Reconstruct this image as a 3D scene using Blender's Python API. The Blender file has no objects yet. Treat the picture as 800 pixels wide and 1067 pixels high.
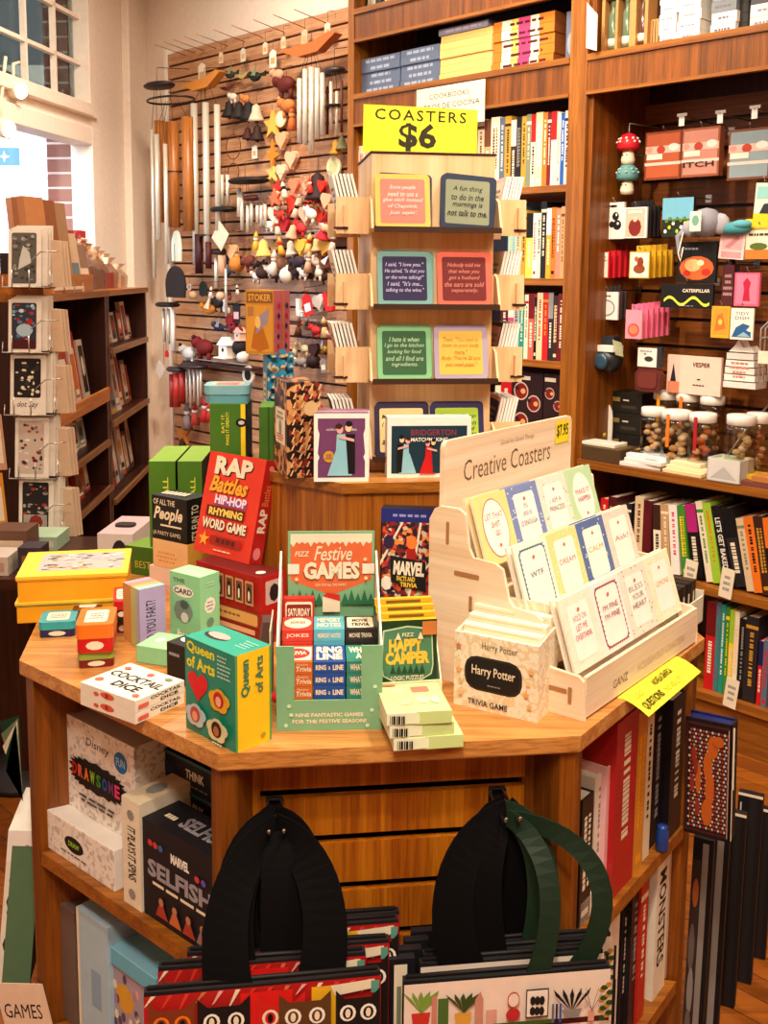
import bpy, math, random
from mathutils import Vector, Matrix, Euler
random.seed(7)
SC = bpy.context.scene
COL = SC.collection
PI = math.pi
def rad(a): return math.radians(a)
# ---------------------------------------------------------------- camera
F, CX, CY, PITCH, ROLL, CH = 1086.4, 400.0, 427.0, 0.13012, 0.009015, 1.55
cp, sp, cr, sr = math.cos(PITCH), math.sin(PITCH), math.cos(ROLL), math.sin(ROLL)
MC = Matrix(((cr, -sr, 0), (sr, cr, 0), (0, 0, 1))) @ Matrix(((1, 0, 0), (0, cp, -sp), (0, sp, cp)))
MCT = MC.transposed()
CAMP = Vector((0, 0, CH))
def ray(x, y):
    d = MCT @ Vector(((x - CX) / F, (y - CY) / F, 1.0))
    return Vector((d.x, d.z, -d.y))
def T(x, y, z=0.9):                      # point of a level surface seen at a photo position
    d = ray(x, y); return CAMP + d * ((z - CH) / d.z)
def PLN(x, y, p0, n):
    d = ray(x, y); return CAMP + d * ((Vector(p0) - CAMP).dot(n) / d.dot(n))
def proj(P):
    c = MC @ Vector((P[0], -(P[2] - CH), P[1]))
    return CX + F * c.x / c.z, CY + F * c.y / c.z
def hz(P, row):                          # height above P at which its vertical meets a row
    a, b = P[2] - 1.0, P[2] + 3.0
    for _ in range(40):
        m = (a + b) / 2
        if proj((P[0], P[1], m))[1] > row: a = m
        else: b = m
    return a - P[2]
cam = bpy.data.objects.new('camera', bpy.data.cameras.new('camera'))
COL.objects.link(cam); SC.camera = cam
cam.data.sensor_fit = 'AUTO'; cam.data.sensor_width = 36.0
cam.data.lens = 36.0 * F / 1067.0
cam.data.shift_y = -(533.5 - CY) / 1067.0
cam.data.clip_start = 0.02
def w2(v): return Vector((v[0], v[2], -v[1]))
axx = w2(MCT @ Vector((1, 0, 0))); axy = w2(MCT @ Vector((0, -1, 0))); axz = w2(MCT @ Vector((0, 0, -1)))
cam.matrix_world = Matrix.Translation(CAMP) @ Matrix((axx, axy, axz)).transposed().to_4x4()

# ---------------------------------------------------------------- materials
def lin(h):
    h = h.lstrip('#'); o = []
    for i in (0, 2, 4):
        c = int(h[i:i + 2], 16) / 255
        o.append(c / 12.92 if c <= 0.04045 else ((c + 0.055) / 1.055) ** 2.4)
    return (o[0], o[1], o[2], 1)
PAL = dict(red='#c4161a', dark_red='#6e0f12', crimson='#a01025', orange='#e8741a', amber='#f0a020', yellow='#f6d21e', lemon='#f4ec4a',
    cream='#f1e3c4', white='#f2ece2', ivory='#eadcc0', beige='#d9bf98', tan='#c39a68', brown='#6b3d20', dark_brown='#3a1e12',
    black='#0c0a0b', charcoal='#222024', grey='#8d8a88', light_grey='#c4c0ba', silver='#b8b8b8', navy='#141c4a', blue='#1e58a8',
    sky='#6ab4dc', teal='#12907c', dark_teal='#0c4a4e', mint='#8ed09a', green='#3f8a2c', olive='#7d8466', dark_green='#123a20',
    lime='#9cc832', pink='#f08aa0', hot_pink='#e23a72', rose='#e8a8a0', salmon='#f08068', coral='#e0604a', purple='#6a3a6e',
    lavender='#a89cc8', violet='#4a2a78', peach='#f6cfa0', gold='#c8922a', copper='#a4562a', terracotta='#b4583a', slate='#5a6a80',
    sage='#86b088', mauve='#a88aa8', turquoise='#2aa0a8', bamboo='#c07a34', burgundy='#4e0c18', pale_green='#c4dc96', pale_yellow='#f6e8a0',
    pale_blue='#b4d0e4', pale_pink='#f4cdc4', magenta='#b02070')
def hexof(c): return PAL.get(c, c)
_M = {}
def mat(c, rough=0.55, metal=0.0, key=None):
    k = (c, rough, metal)
    if k in _M: return _M[k]
    m = bpy.data.materials.new(('%s_%s' % (c, 'metal' if metal else 'finish')).replace('#', 'tone_')); m.use_nodes = True
    nt = m.node_tree; b = nt.nodes['Principled BSDF']
    col = lin(hexof(c))
    nz = nt.nodes.new('ShaderNodeTexNoise'); nz.inputs['Scale'].default_value = 35.0; nz.inputs['Detail'].default_value = 2.0
    tc = nt.nodes.new('ShaderNodeTexCoord'); nt.links.new(tc.outputs['Object'], nz.inputs['Vector'])
    mx = nt.nodes.new('ShaderNodeMix'); mx.data_type = 'RGBA'
    mx.inputs[6].default_value = tuple(v * 0.9 for v in col[:3]) + (1,); mx.inputs[7].default_value = tuple(min(1, v * 1.08) for v in col[:3]) + (1,)
    nt.links.new(nz.outputs['Fac'], mx.inputs[0]); nt.links.new(mx.outputs[2], b.inputs['Base Color'])
    b.inputs['Roughness'].default_value = rough; b.inputs['Metallic'].default_value = metal
    if not metal and rough > .5: b.inputs['Specular IOR Level'].default_value = .12 if rough > .82 else .3
    _M[k] = m; return m
def wood(name, dark, light, axis='Z', scale=1.0, rough=0.38):
    k = ('wood', name, axis)
    if k in _M: return _M[k]
    m = bpy.data.materials.new(name + '_' + axis.lower()); m.use_nodes = True
    nt = m.node_tree; b = nt.nodes['Principled BSDF']; N = nt.nodes.new; L = nt.links.new
    tc = N('ShaderNodeTexCoord'); mp = N('ShaderNodeMapping'); L(tc.outputs['Object'], mp.inputs['Vector'])
    s = [48.0 * scale] * 3; s['XYZ'.index(axis)] = 1.6 * scale; mp.inputs['Scale'].default_value = s
    n1 = N('ShaderNodeTexNoise'); n1.inputs['Scale'].default_value = 1.0; n1.inputs['Detail'].default_value = 6; n1.inputs['Distortion'].default_value = 0.6
    L(mp.outputs[0], n1.inputs['Vector'])
    n2 = N('ShaderNodeTexNoise'); n2.inputs['Scale'].default_value = 6.0; n2.inputs['Detail'].default_value = 4
    L(mp.outputs[0], n2.inputs['Vector'])
    r1 = N('ShaderNodeValToRGB'); r1.color_ramp.elements[0].position = 0.32; r1.color_ramp.elements[1].position = 0.68
    r1.color_ramp.elements[0].color = lin(dark); r1.color_ramp.elements[1].color = lin(light)
    L(n1.outputs['Fac'], r1.inputs[0])
    r2 = N('ShaderNodeValToRGB'); r2.color_ramp.elements[0].position = 0.35; r2.color_ramp.elements[1].position = 0.55
    r2.color_ramp.elements[0].color = (0.55, 0.5, 0.45, 1); r2.color_ramp.elements[1].color = (1, 1, 1, 1)
    L(n2.outputs['Fac'], r2.inputs[0])
    mx = N('ShaderNodeMix'); mx.data_type = 'RGBA'; mx.blend_type = 'MULTIPLY'; mx.inputs[0].default_value = 0.7 if scale >= 1 else .2
    L(r1.outputs[0], mx.inputs[6]); L(r2.outputs[0], mx.inputs[7]); L(mx.outputs[2], b.inputs['Base Color'])
    bp = N('ShaderNodeBump'); bp.inputs['Strength'].default_value = 0.08; bp.inputs['Distance'].default_value = 0.002
    L(n2.outputs['Fac'], bp.inputs['Height']); L(bp.outputs[0], b.inputs['Normal'])
    b.inputs['Roughness'].default_value = rough
    _M[k] = m; return m
def oak(a='Z'): return wood('oak_veneer', '#7a4210', '#aa681c', a)
def oaktop(a='X'): return wood('oak_worktop', '#b06c2e', '#d89c54', a)
def walnut(a='Z'): return wood('walnut_veneer', '#5e3208', '#925012', a)
def mahog(a='Z'): return wood('mahogany', '#240a05', '#42180a', a)
def birch(a='X'): return wood('birch_ply', '#d8ac78', '#eccb9c', a, 0.6, 0.5)
def maple(a='X'): return wood('pale_maple', '#e8cba6', '#f8e6cc', a, 0.5, 0.5)
def emis(name, color, s):
    if ('e', name) in _M: return _M[('e', name)]
    m = bpy.data.materials.new(name); m.use_nodes = True; nt = m.node_tree
    b = nt.nodes['Principled BSDF']; b.inputs['Base Color'].default_value = lin(color)
    b.inputs['Emission Color'].default_value = lin(color); b.inputs['Emission Strength'].default_value = s
    _M[('e', name)] = m; return m
def glass(name='clear_glass', rough=0.02, tint='#ffffff', edge=.25, base=.03):
    if ('g', name) in _M: return _M[('g', name)]
    m = bpy.data.materials.new(name); m.use_nodes = True; nt = m.node_tree; N = nt.nodes.new; L = nt.links.new
    nt.nodes.remove(nt.nodes['Principled BSDF'])
    tr = N('ShaderNodeBsdfTransparent'); tr.inputs[0].default_value = lin(tint)
    gl = N('ShaderNodeBsdfGlossy'); gl.inputs['Roughness'].default_value = rough
    lw = N('ShaderNodeLayerWeight'); lw.inputs[0].default_value = .5
    pw = N('ShaderNodeMath'); pw.operation = 'POWER'; pw.inputs[1].default_value = 4.0; L(lw.outputs['Facing'], pw.inputs[0])
    ml = N('ShaderNodeMath'); ml.operation = 'MULTIPLY_ADD'; ml.inputs[1].default_value = edge; ml.inputs[2].default_value = base; L(pw.outputs[0], ml.inputs[0])
    mx = N('ShaderNodeMixShader'); L(ml.outputs[0], mx.inputs[0]); L(tr.outputs[0], mx.inputs[1]); L(gl.outputs[0], mx.inputs[2])
    L(mx.outputs[0], nt.nodes['Material Output'].inputs['Surface'])
    _M[('g', name)] = m; return m
def art(name, cols, scale=30.0, kind='voronoi', rough=0.45):
    """procedural printed artwork: patches of the given colours"""
    k = ('art', name)
    if k in _M: return _M[k]
    m = bpy.data.materials.new(name); m.use_nodes = True; nt = m.node_tree; N = nt.nodes.new; L = nt.links.new
    b = nt.nodes['Principled BSDF']; tc = N('ShaderNodeTexCoord')
    if kind == 'voronoi':
        t = N('ShaderNodeTexVoronoi'); t.inputs['Scale'].default_value = scale; L(tc.outputs['Object'], t.inputs['Vector'])
        sx = N('ShaderNodeSeparateColor'); L(t.outputs['Color'], sx.inputs[0]); out = sx.outputs[0]
    else:
        t = N('ShaderNodeTexNoise'); t.inputs['Scale'].default_value = scale; t.inputs['Detail'].default_value = 5; L(tc.outputs['Object'], t.inputs['Vector'])
        mr = N('ShaderNodeMapRange'); mr.inputs[1].default_value = 0.3; mr.inputs[2].default_value = 0.7; L(t.outputs['Fac'], mr.inputs[0]); out = mr.outputs[0]
    r = N('ShaderNodeValToRGB'); r.color_ramp.interpolation = 'CONSTANT'
    n = len(cols); el = r.color_ramp.elements
    el[0].color = lin(hexof(cols[0])); el[1].position = 1.0 / n if n > 1 else 1; el[1].color = lin(hexof(cols[1 % n]))
    for i in range(2, n):
        e = el.new(i / n); e.color = lin(hexof(cols[i]))
    L(out, r.inputs[0]); L(r.outputs[0], b.inputs['Base Color']); b.inputs['Roughness'].default_value = rough
    _M[k] = m; return m
def M_(x, *a): return x if not isinstance(x, str) else mat(x, *a)

# ---------------------------------------------------------------- text shapes
_TX = {}
def textmesh(s, shear=0.0, bold=0.0, sp=1.0):
    k = (s, shear, bold, sp)
    if k in _TX: return _TX[k]
    cu = bpy.data.curves.new('lettering', 'FONT'); cu.body = s; cu.shear = shear; cu.offset = bold; cu.space_character = sp
    cu.resolution_u = 2; cu.align_x = 'CENTER'
    o = bpy.data.objects.new('lettering', cu); COL.objects.link(o)
    dg = bpy.context.evaluated_depsgraph_get(); dg.update()
    me = bpy.data.meshes.new_from_object(o.evaluated_get(dg))
    vs = [(v.co.x, v.co.y) for v in me.vertices]; fs = [tuple(p.vertices) for p in me.polygons]
    bpy.data.objects.remove(o); bpy.data.curves.remove(cu); bpy.data.meshes.remove(me)
    xs = [v[0] for v in vs]; ys = [v[1] for v in vs]
    x0, x1, y0, y1 = min(xs), max(xs), min(ys), max(ys)
    vs = [((x - x0) / max(x1 - x0, 1e-6), (y - y0) / max(y1 - y0, 1e-6)) for x, y in vs]
    _TX[k] = (vs, fs); return _TX[k]

# ---------------------------------------------------------------- mesh builder
class MB:
    def __init__(s): s.v = []; s.f = []; s.mi = []; s.ms = []; s.sm = []; s.X = None
    def mid(s, m):
        m = M_(m)
        if m not in s.ms: s.ms.append(m)
        return s.ms.index(m)
    def add(s, vs, fs, m, smooth=False):
        b = len(s.v); i = s.mid(m)
        for p in vs:
            p = Vector(p)
            if s.X is not None: p = s.X @ p
            s.v.append(p)
        for f in fs: s.f.append([b + k for k in f]); s.mi.append(i); s.sm.append(smooth)
        return s
    def box(s, x0, x1, y0, y1, z0, z1, m, front=None, back=None, left=None, right=None, top=None, bottom=None):
        vs = [(x0, y0, z0), (x1, y0, z0), (x1, y1, z0), (x0, y1, z0), (x0, y0, z1), (x1, y0, z1), (x1, y1, z1), (x0, y1, z1)]
        b = len(s.v); s.add(vs, [], m)
        for f, mm in (((0, 1, 5, 4), front), ((2, 3, 7, 6), back), ((3, 0, 4, 7), left), ((1, 2, 6, 5), right), ((4, 5, 6, 7), top), ((3, 2, 1, 0), bottom)):
            s.f.append([b + k for k in f]); s.mi.append(s.mid(mm or m)); s.sm.append(False)
        return s
    def rbox(s, x0, x1, y0, y1, z0, z1, m, r=0.01, n=4):         # box with rounded vertical corners
        pts = []
        for cx, cy, a in ((x1 - r, y0 + r, -90), (x1 - r, y1 - r, 0), (x0 + r, y1 - r, 90), (x0 + r, y0 + r, 180)):
            for k in range(n + 1):
                t = rad(a + 90 * k / n); pts.append((cx + r * math.cos(t), cy + r * math.sin(t)))
        return s.vprism(pts, z0, z1, m)
    def vprism(s, pts, z0, z1, m, top=None, smooth=False):       # ccw polygon extruded up
        n = len(pts)
        s.add([(p[0], p[1], z0) for p in pts] + [(p[0], p[1], z1) for p in pts],
              [(i, (i + 1) % n, n + (i + 1) % n, n + i) for i in range(n)] + [tuple(range(n - 1, -1, -1))], m, smooth)
        s.add([(p[0], p[1], z1) for p in pts], [tuple(range(n))], top or m)
        return s
    def prism(s, pts, y0, y1, m, side=None):                     # (x,z) polygon, ccw seen from the front, extruded along y
        n = len(pts)
        s.add([(p[0], y0, p[1]) for p in pts] + [(p[0], y1, p[1]) for p in pts],
              [(i + n, n + (i + 1) % n, (i + 1) % n, i)[::-1][::-1] for i in range(n)], side or m)
        s.add([(p[0], y0, p[1]) for p in pts], [tuple(range(n))], m)
        s.add([(p[0], y1, p[1]) for p in pts], [tuple(range(n - 1, -1, -1))], m)
        return s
    def sprism(s, pts, x0, x1, m):                               # (y,z) polygon extruded along x
        n = len(pts)
        s.add([(x0, p[0], p[1]) for p in pts] + [(x1, p[0], p[1]) for p in pts],
              [(i, (i + 1) % n, n + (i + 1) % n, n + i) for i in range(n)] + [tuple(range(n - 1, -1, -1)), tuple(range(n, 2 * n))], m)
        return s
    def lathe(s, prof, m, n=16, c=(0, 0, 0), smooth=True, sx=1, sy=1):
        vs = []; fs = []; k = len(prof)
        for i in range(n):
            a = 2 * PI * i / n
            for r, z in prof: vs.append((c[0] + r * math.cos(a) * sx, c[1] + r * math.sin(a) * sy, c[2] + z))
        for i in range(n):
            j = (i + 1) % n
            for q in range(k - 1): fs.append((i * k + q, j * k + q, j * k + q + 1, i * k + q + 1))
        if prof[0][0] > 1e-5: fs.append(tuple(i * k for i in range(n - 1, -1, -1)))
        if prof[-1][0] > 1e-5: fs.append(tuple(i * k + k - 1 for i in range(n)))
        return s.add(vs, fs, m, smooth)
    def tube(s, pts, r, m, n=6, closed=False, smooth=True):
        pts = [Vector(p) for p in pts]; rr = r if isinstance(r, (list, tuple)) else [r] * len(pts)
        vs = []; N = len(pts)
        for i, p in enumerate(pts):
            a = pts[i - 1] if (i > 0 or closed) else pts[0]; b = pts[(i + 1) % N] if (i < N - 1 or closed) else pts[-1]
            t = (b - a).normalized() if (b - a).length > 1e-9 else Vector((0, 0, 1))
            q = t.to_track_quat('Z', 'X' if abs(t.x) < 0.9 else 'Y')
            if i == 0: ref = q @ Vector((1, 0, 0))
            ref = (ref - t * ref.dot(t)).normalized() if (ref - t * ref.dot(t)).length > 1e-6 else q @ Vector((1, 0, 0))
            bi = t.cross(ref)
            for k in range(n):
                an = 2 * PI * k / n; vs.append(p + (ref * math.cos(an) + bi * math.sin(an)) * rr[i])
        fs = []
        for i in range(N if closed else N - 1):
            j = (i + 1) % N
            for k in range(n): fs.append((i * n + k, i * n + (k + 1) % n, j * n + (k + 1) % n, j * n + k))
        if not closed: fs += [tuple(range(n - 1, -1, -1)), tuple((N - 1) * n + k for k in range(n))]
        return s.add(vs, fs, m, smooth)
    def ball(s, c, r, m, n=10, sx=1, sy=1, sz=1):
        return s.lathe([(r * math.sin(PI * k / 6), -r * sz * math.cos(PI * k / 6)) for k in range(7)], m, n, c, True, sx, sy)
    # drawing on a plane
    def on(s, o, U, V, lift=0.0003):
        s.o = Vector(o); s.U = Vector(U).normalized(); s.V = Vector(V).normalized(); s.N = s.U.cross(s.V); s.k = 0; s.lift = lift; return s
    def front(s, x0, y, z0=0): return s.on((x0, y, z0), (1, 0, 0), (0, 0, 1))
    def top(s, x0, y0, z): return s.on((x0, y0, z), (1, 0, 0), (0, 1, 0))
    def right(s, x, y0, z0=0): return s.on((x, y0, z0), (0, 1, 0), (0, 0, 1))
    def left(s, x, y1, z0=0): return s.on((x, y1, z0), (0, -1, 0), (0, 0, 1))
    def _p(s, pts, fs, m):
        s.k += 1; off = s.N * s.lift * s.k
        s.add([s.o + s.U * p[0] + s.V * p[1] + off for p in pts], fs, m)
        return s
    def P(s, pts, m): return s._p(pts, [tuple(range(len(pts)))], m)
    def R(s, x0, y0, x1, y1, m): return s.P([(x0, y0), (x1, y0), (x1, y1), (x0, y1)], m)
    def RR(s, x0, y0, x1, y1, m, r=0.005, n=3):
        pts = []
        for cx, cy, a in ((x1 - r, y0 + r, -90), (x1 - r, y1 - r, 0), (x0 + r, y1 - r, 90), (x0 + r, y0 + r, 180)):
            for k in range(n + 1):
                t = rad(a + 90 * k / n); pts.append((cx + r * math.cos(t), cy + r * math.sin(t)))
        return s.P(pts, m)
    def E(s, cx, cy, rx, ry, m, n=14, a0=0): return s.P([(cx + rx * math.cos(2 * PI * k / n + a0), cy + ry * math.sin(2 * PI * k / n + a0)) for k in range(n)], m)
    def star(s, cx, cy, r, r2, m, n=5): return s.P([(cx + (r if k % 2 == 0 else r2) * math.cos(PI / 2 + PI * k / n), cy + (r if k % 2 == 0 else r2) * math.sin(PI / 2 + PI * k / n)) for k in range(2 * n)], m)
    def Tx(s, t, x0, y0, x1, y1, m, shear=0.0, bold=0.0, spc=1.0, rot=0.0):
        vs, fs = textmesh(t, shear, bold, spc)
        w, h = x1 - x0, y1 - y0
        if rot:
            c, d = math.cos(rad(rot)), math.sin(rad(rot)); cx, cy = (x0 + x1) / 2, (y0 + y1) / 2
            pts = [(cx + (x - .5) * w * c - (y - .5) * h * d, cy + (x - .5) * w * d + (y - .5) * h * c) for x, y in vs]
        else: pts = [(x0 + x * w, y0 + y * h) for x, y in vs]
        return s._p(pts, fs, m)
    def Tv(s, t, x0, y0, x1, y1, m, bold=0.0, up=False):          # lettering turned to run down (or up) a spine
        vs, fs = textmesh(t, 0.0, bold)
        w, h = x1 - x0, y1 - y0
        pts = [(x0 + (1 - y) * w, y0 + x * h) if up else (x0 + y * w, y1 - x * h) for x, y in vs]
        return s._p(pts, fs, m)
    def lines(s, x0, y0, x1, y1, n, m, seed=1, fill=0.5, center=True):   # rows of print too small to read
        rnd = random.Random(seed); dy = (y1 - y0) / n
        for i in range(n):
            w = (x1 - x0) * rnd.uniform(0.6, 1.0); yc = y1 - dy * (i + 0.5)
            xa = (x0 + x1 - w) / 2 if center else x0; x = xa
            pts = []; fs = []
            while x < xa + w:
                ww = min(rnd.uniform(0.08, 0.22) * (x1 - x0), xa + w - x); b = len(pts)
                pts += [(x, yc - dy * fill / 2), (x + ww, yc - dy * fill / 2), (x + ww, yc + dy * fill / 2), (x, yc + dy * fill / 2)]
                fs.append((b, b + 1, b + 2, b + 3)); x += ww + 0.04 * (x1 - x0)
            s._p(pts, fs, m); s.k -= 1
        s.k += 1; return s
    def build(s, name, parent=None, loc=(0, 0, 0), rot=(0, 0, 0), label=None, cat=None, group=None, kind=None, bevel=0):
        me = bpy.data.meshes.new(name); me.from_pydata([tuple(p) for p in s.v], [], s.f)
        for m in s.ms: me.materials.append(m)
        me.polygons.foreach_set('material_index', s.mi); me.polygons.foreach_set('use_smooth', s.sm); me.update()
        o = bpy.data.objects.new(name, me); COL.objects.link(o)
        o.location = loc; o.rotation_euler = rot if not isinstance(rot, (int, float)) else (0, 0, rot)
        if parent: o.parent = parent
        tag(o, label, cat, group, kind)
        if bevel:
            b = o.modifiers.new('edge', 'BEVEL'); b.width = bevel; b.segments = 2; b.limit_method = 'ANGLE'; b.angle_limit = rad(50)
        return o
def tag(o, label=None, cat=None, group=None, kind=None):
    if label: o['label'] = label
    if cat: o['category'] = cat
    if group: o['group'] = group
    if kind: o['kind'] = kind
    return o
def thing(name, label, cat, loc=(0, 0, 0), rot=0, group=None):
    o = bpy.data.objects.new(name, None); o.empty_display_size = 0.05; COL.objects.link(o); o.location = loc
    o.rotation_euler = rot if not isinstance(rot, (int, float)) else (0, 0, rot)
    return tag(o, label, cat, group)
def yaw(a, b): return math.atan2(b[1] - a[1], b[0] - a[0])
def tb(bl, br, tly, z=0.9, back=None, depth=0.1):
    """carton standing on a level z: loc, yaw, width, depth, height"""
    A, B = T(*bl, z), T(*br, z); h = hz(A, tly); r = yaw(A, B)
    if back is not None:
        K = T(*back, z + h); depth = (K - A).dot(Vector((-math.sin(r), math.cos(r), 0)))
    return A, r, (B - A).length, depth, h
ORD = ['first', 'second', 'third', 'fourth', 'fifth', 'sixth', 'seventh', 'eighth', 'ninth', 'tenth', 'eleventh', 'twelfth', 'thirteenth', 'fourteenth', 'fifteenth', 'sixteenth', 'seventeenth', 'eighteenth', 'nineteenth', 'twentieth']
# ---------------------------------------------------------------- back wall frame
AW = rad(46.1)
B0 = Vector((1.1, 3.3, 0)); WU = Vector((math.cos(AW), -math.sin(AW), 0)); WN = Vector((math.sin(AW), math.cos(AW), 0)); WR = -AW
def W(x, y, d=0.0):
    P = PLN(x, y, B0 + WN * d, WN); return (P - B0).dot(WU), P.z
def WL(u, d, z=0.0): return B0 + WU * u + WN * d + Vector((0, 0, z))
# ================================================================ THE SETTING
SLD = 0.35                                # slatwall sits this far behind the bookcase fronts
WALLD = 0.40
def floor_mat():
    m = bpy.data.materials.new('floor_boards'); m.use_nodes = True; nt = m.node_tree; N = nt.nodes.new; L = nt.links.new
    b = nt.nodes['Principled BSDF']; tc = N('ShaderNodeTexCoord'); mp = N('ShaderNodeMapping'); L(tc.outputs['Object'], mp.inputs['Vector'])
    mp.inputs['Rotation'].default_value = (0, 0, AW)
    br = N('ShaderNodeTexBrick'); br.inputs['Scale'].default_value = 1.0; br.inputs['Brick Width'].default_value = 1.1; br.inputs['Row Height'].default_value = 0.07
    br.inputs['Mortar Size'].default_value = 0.0012; br.inputs['Color1'].default_value = lin('#a65c18'); br.inputs['Color2'].default_value = lin('#84440e'); br.inputs['Mortar'].default_value = lin('#2a140a')
    L(mp.outputs[0], br.inputs['Vector'])
    m2 = N('ShaderNodeMapping'); m2.inputs['Rotation'].default_value = (0, 0, AW); m2.inputs['Scale'].default_value = (2, 40, 1); L(tc.outputs['Object'], m2.inputs['Vector'])
    nz = N('ShaderNodeTexNoise'); nz.inputs['Scale'].default_value = 1.5; nz.inputs['Detail'].default_value = 5; L(m2.outputs[0], nz.inputs['Vector'])
    r = N('ShaderNodeValToRGB'); r.color_ramp.elements[0].position = .3; r.color_ramp.elements[0].color = (.55, .5, .45, 1); r.color_ramp.elements[1].position = .65; r.color_ramp.elements[1].color = (1, 1, 1, 1); L(nz.outputs[0], r.inputs[0])
    mx = N('ShaderNodeMix'); mx.data_type = 'RGBA'; mx.blend_type = 'MULTIPLY'; mx.inputs[0].default_value = 1; L(br.outputs[0], mx.inputs[6]); L(r.outputs[0], mx.inputs[7])
    L(mx.outputs[2], b.inputs['Base Color']); b.inputs['Roughness'].default_value = .35
    return m
b = MB(); b.box(-3.0, 3.3, -1.6, 7.6, -0.1, 0, floor_mat()); b.build('floor', kind='structure')
b = MB(); b.box(-3.2, 3.6, -1.6, 7.6, 3.6, 3.7, 'cream'); b.build('ceiling', kind='structure')
WALLM = mat('#f0dfcf', 0.8)
CU = -4.16                                # corner between the two walls, along the back wall
b = MB(); b.box(CU - .1, 3.2, WALLD, WALLD + .12, 0, 3.6, WALLM); b.build('wall_back', loc=B0, rot=WR, kind='structure')
b = MB(); b.box(3.3, 3.4, -1.6, 1.5, 0, 3.6, mat('#a8805c', .8)); b.build('wall_right', kind='structure')
b = MB(); b.box(-3.2, 3.4, -1.7, -1.6, 0, 3.6, mat('#a8805c', .8)); b.build('wall_front', kind='structure')
# window wall: from the corner towards the camera
CP = WL(CU, WALLD - .0); WD = Vector((-.17, -.98, 0)).normalized()
WWR = math.atan2(-WD.y, -WD.x)            # local +x runs from camera side to the corner; built as x = distance from corner (negative)
def WW(px, py, d=0.0):                    # point on the window wall -> (distance from corner, z)
    n = Vector((WD.y, -WD.x, 0)); P = PLN(px, py, CP + n * d, n); return (P - CP).dot(WD), P.z
w0, _ = WW(101, 200); zt0 = WW(50, 118)[1]
0 and print('winwall', w0, WW(86, 60)[0], zt0, WW(40, 135)[1], [WW(x, y) for x, y in ((0, 30), (42, 100), (66, 108), (20, 0), (88, 128))])
WX0, WX1 = 0.74, 3.6                      # window opening, distance from the corner
ZA, ZB, ZC, ZD = 0.95, 2.26, 2.43, 3.45
WALLTH = .10
b = MB()
def ww(b, s0, s1, z0, z1, m, d0=0, d1=WALLTH):   # box on the window wall; s = distance from corner; d outward
    return b.box(-s1, -s0, d0, d1, z0, z1, m)
ww(b, -.3, WX0, 0, 3.6, WALLM); ww(b, WX1, 8.8, 0, 3.6, WALLM); ww(b, WX0, WX1, 0, ZA, WALLM); ww(b, WX0, WX1, ZD, 3.6, WALLM); ww(b, WX0, WX1, ZB + .05, ZC - .03, WALLM)
b.build('wall_left', loc=CP, rot=WWR, kind='structure')
b = MB(); PAINT = mat('#f0e0d0', 0.5)
ww(b, .02, .30, 0, 3.6, PAINT, -.05, 0); b.build('trim_1', loc=CP, rot=WWR, kind='structure', bevel=.006)
# lower shop window
wn = thing('window_1', None, None, CP, WWR); tag(wn, kind='structure')
b = MB()
ww(b, WX0 - .07, WX0 + .03, ZA, ZB + .06, PAINT, -.03, .1); ww(b, WX1 - .03, WX1 + .07, ZA, ZB + .06, PAINT, -.03, .1)
ww(b, WX0 + .03, WX1 - .03, ZB - .03, ZB + .06, PAINT, -.03, .1); ww(b, WX0 + .03, WX1 - .03, ZA, ZA + .08, PAINT, -.03, .1); b.build('window_frame', wn, bevel=.004)
b = MB(); ww(b, WX0, WX1, ZA, ZB, glass(), .07, .078); b.build('window_glass', wn)
wn = thing('window_2', None, None, CP, WWR); tag(wn, kind='structure')
b = MB()
ww(b, WX0 - .07, WX0 + .02, ZC - .05, ZD, PAINT, -.02, .1); ww(b, WX1 - .03, WX1 + .07, ZC - .05, ZD, PAINT, -.02, .1)
ww(b, WX0 + .02, WX1 - .03, ZC - .05, ZC + .015, PAINT, -.04, .10); b.build('window_frame', wn, bevel=.004)
b = MB()
for k in range(1, 10): ww(b, WX0 + .30 * k - .008, WX0 + .30 * k + .008, ZC, ZD, PAINT, .03, .06)
for z in (2.66, 2.90, 3.14): ww(b, WX0, WX1, z - .010, z + .010, PAINT, .03, .06)
b.build('glazing_bars', wn)
b = MB(); ww(b, WX0, WX1, ZC, ZD, glass('dusty_glass', .12, '#b8b8b0'), .07, .076); b.build('window_glass', wn)
# brick jamb and street outside
def brick_mat():
    m = bpy.data.materials.new('brickwork'); m.use_nodes = True; nt = m.node_tree; N = nt.nodes.new; L = nt.links.new
    b = nt.nodes['Principled BSDF']; tc = N('ShaderNodeTexCoord'); mp = N('ShaderNodeMapping'); L(tc.outputs['Object'], mp.inputs['Vector'])
    mp.inputs['Rotation'].default_value = (rad(90), 0, 0)
    br = N('ShaderNodeTexBrick'); br.inputs['Scale'].default_value = 1; br.inputs['Brick Width'].default_value = .21; br.inputs['Row Height'].default_value = .08; br.inputs['Mortar Size'].default_value = .006
    br.inputs['Color1'].default_value = lin('#a06a5c'); br.inputs['Color2'].default_value = lin('#8a5648'); br.inputs['Mortar'].default_value = lin('#d8c8bc')
    L(mp.outputs[0], br.inputs['Vector']); L(br.outputs[0], b.inputs['Base Color']); b.inputs['Roughness'].default_value = .9
    return m
BM = brick_mat()
b = MB(); ww(b, WX0 - .25, WX0 + .03, 0, 3.8, BM, .10, .24); b.build('brick_pier', loc=CP, rot=WWR, label='brown brick pier outside the shop window with pale mortar', cat='brick pier')
b = MB(); b.box(-14, -2.6, -3, 12, -.12, -.02, mat('#b0aca4', .9)); b.build('pavement', kind='structure')
b = MB(); b.box(-9.2, -8.8, -2, 14, 0, 2.9, mat('#d8d4cc', .9))
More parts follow.
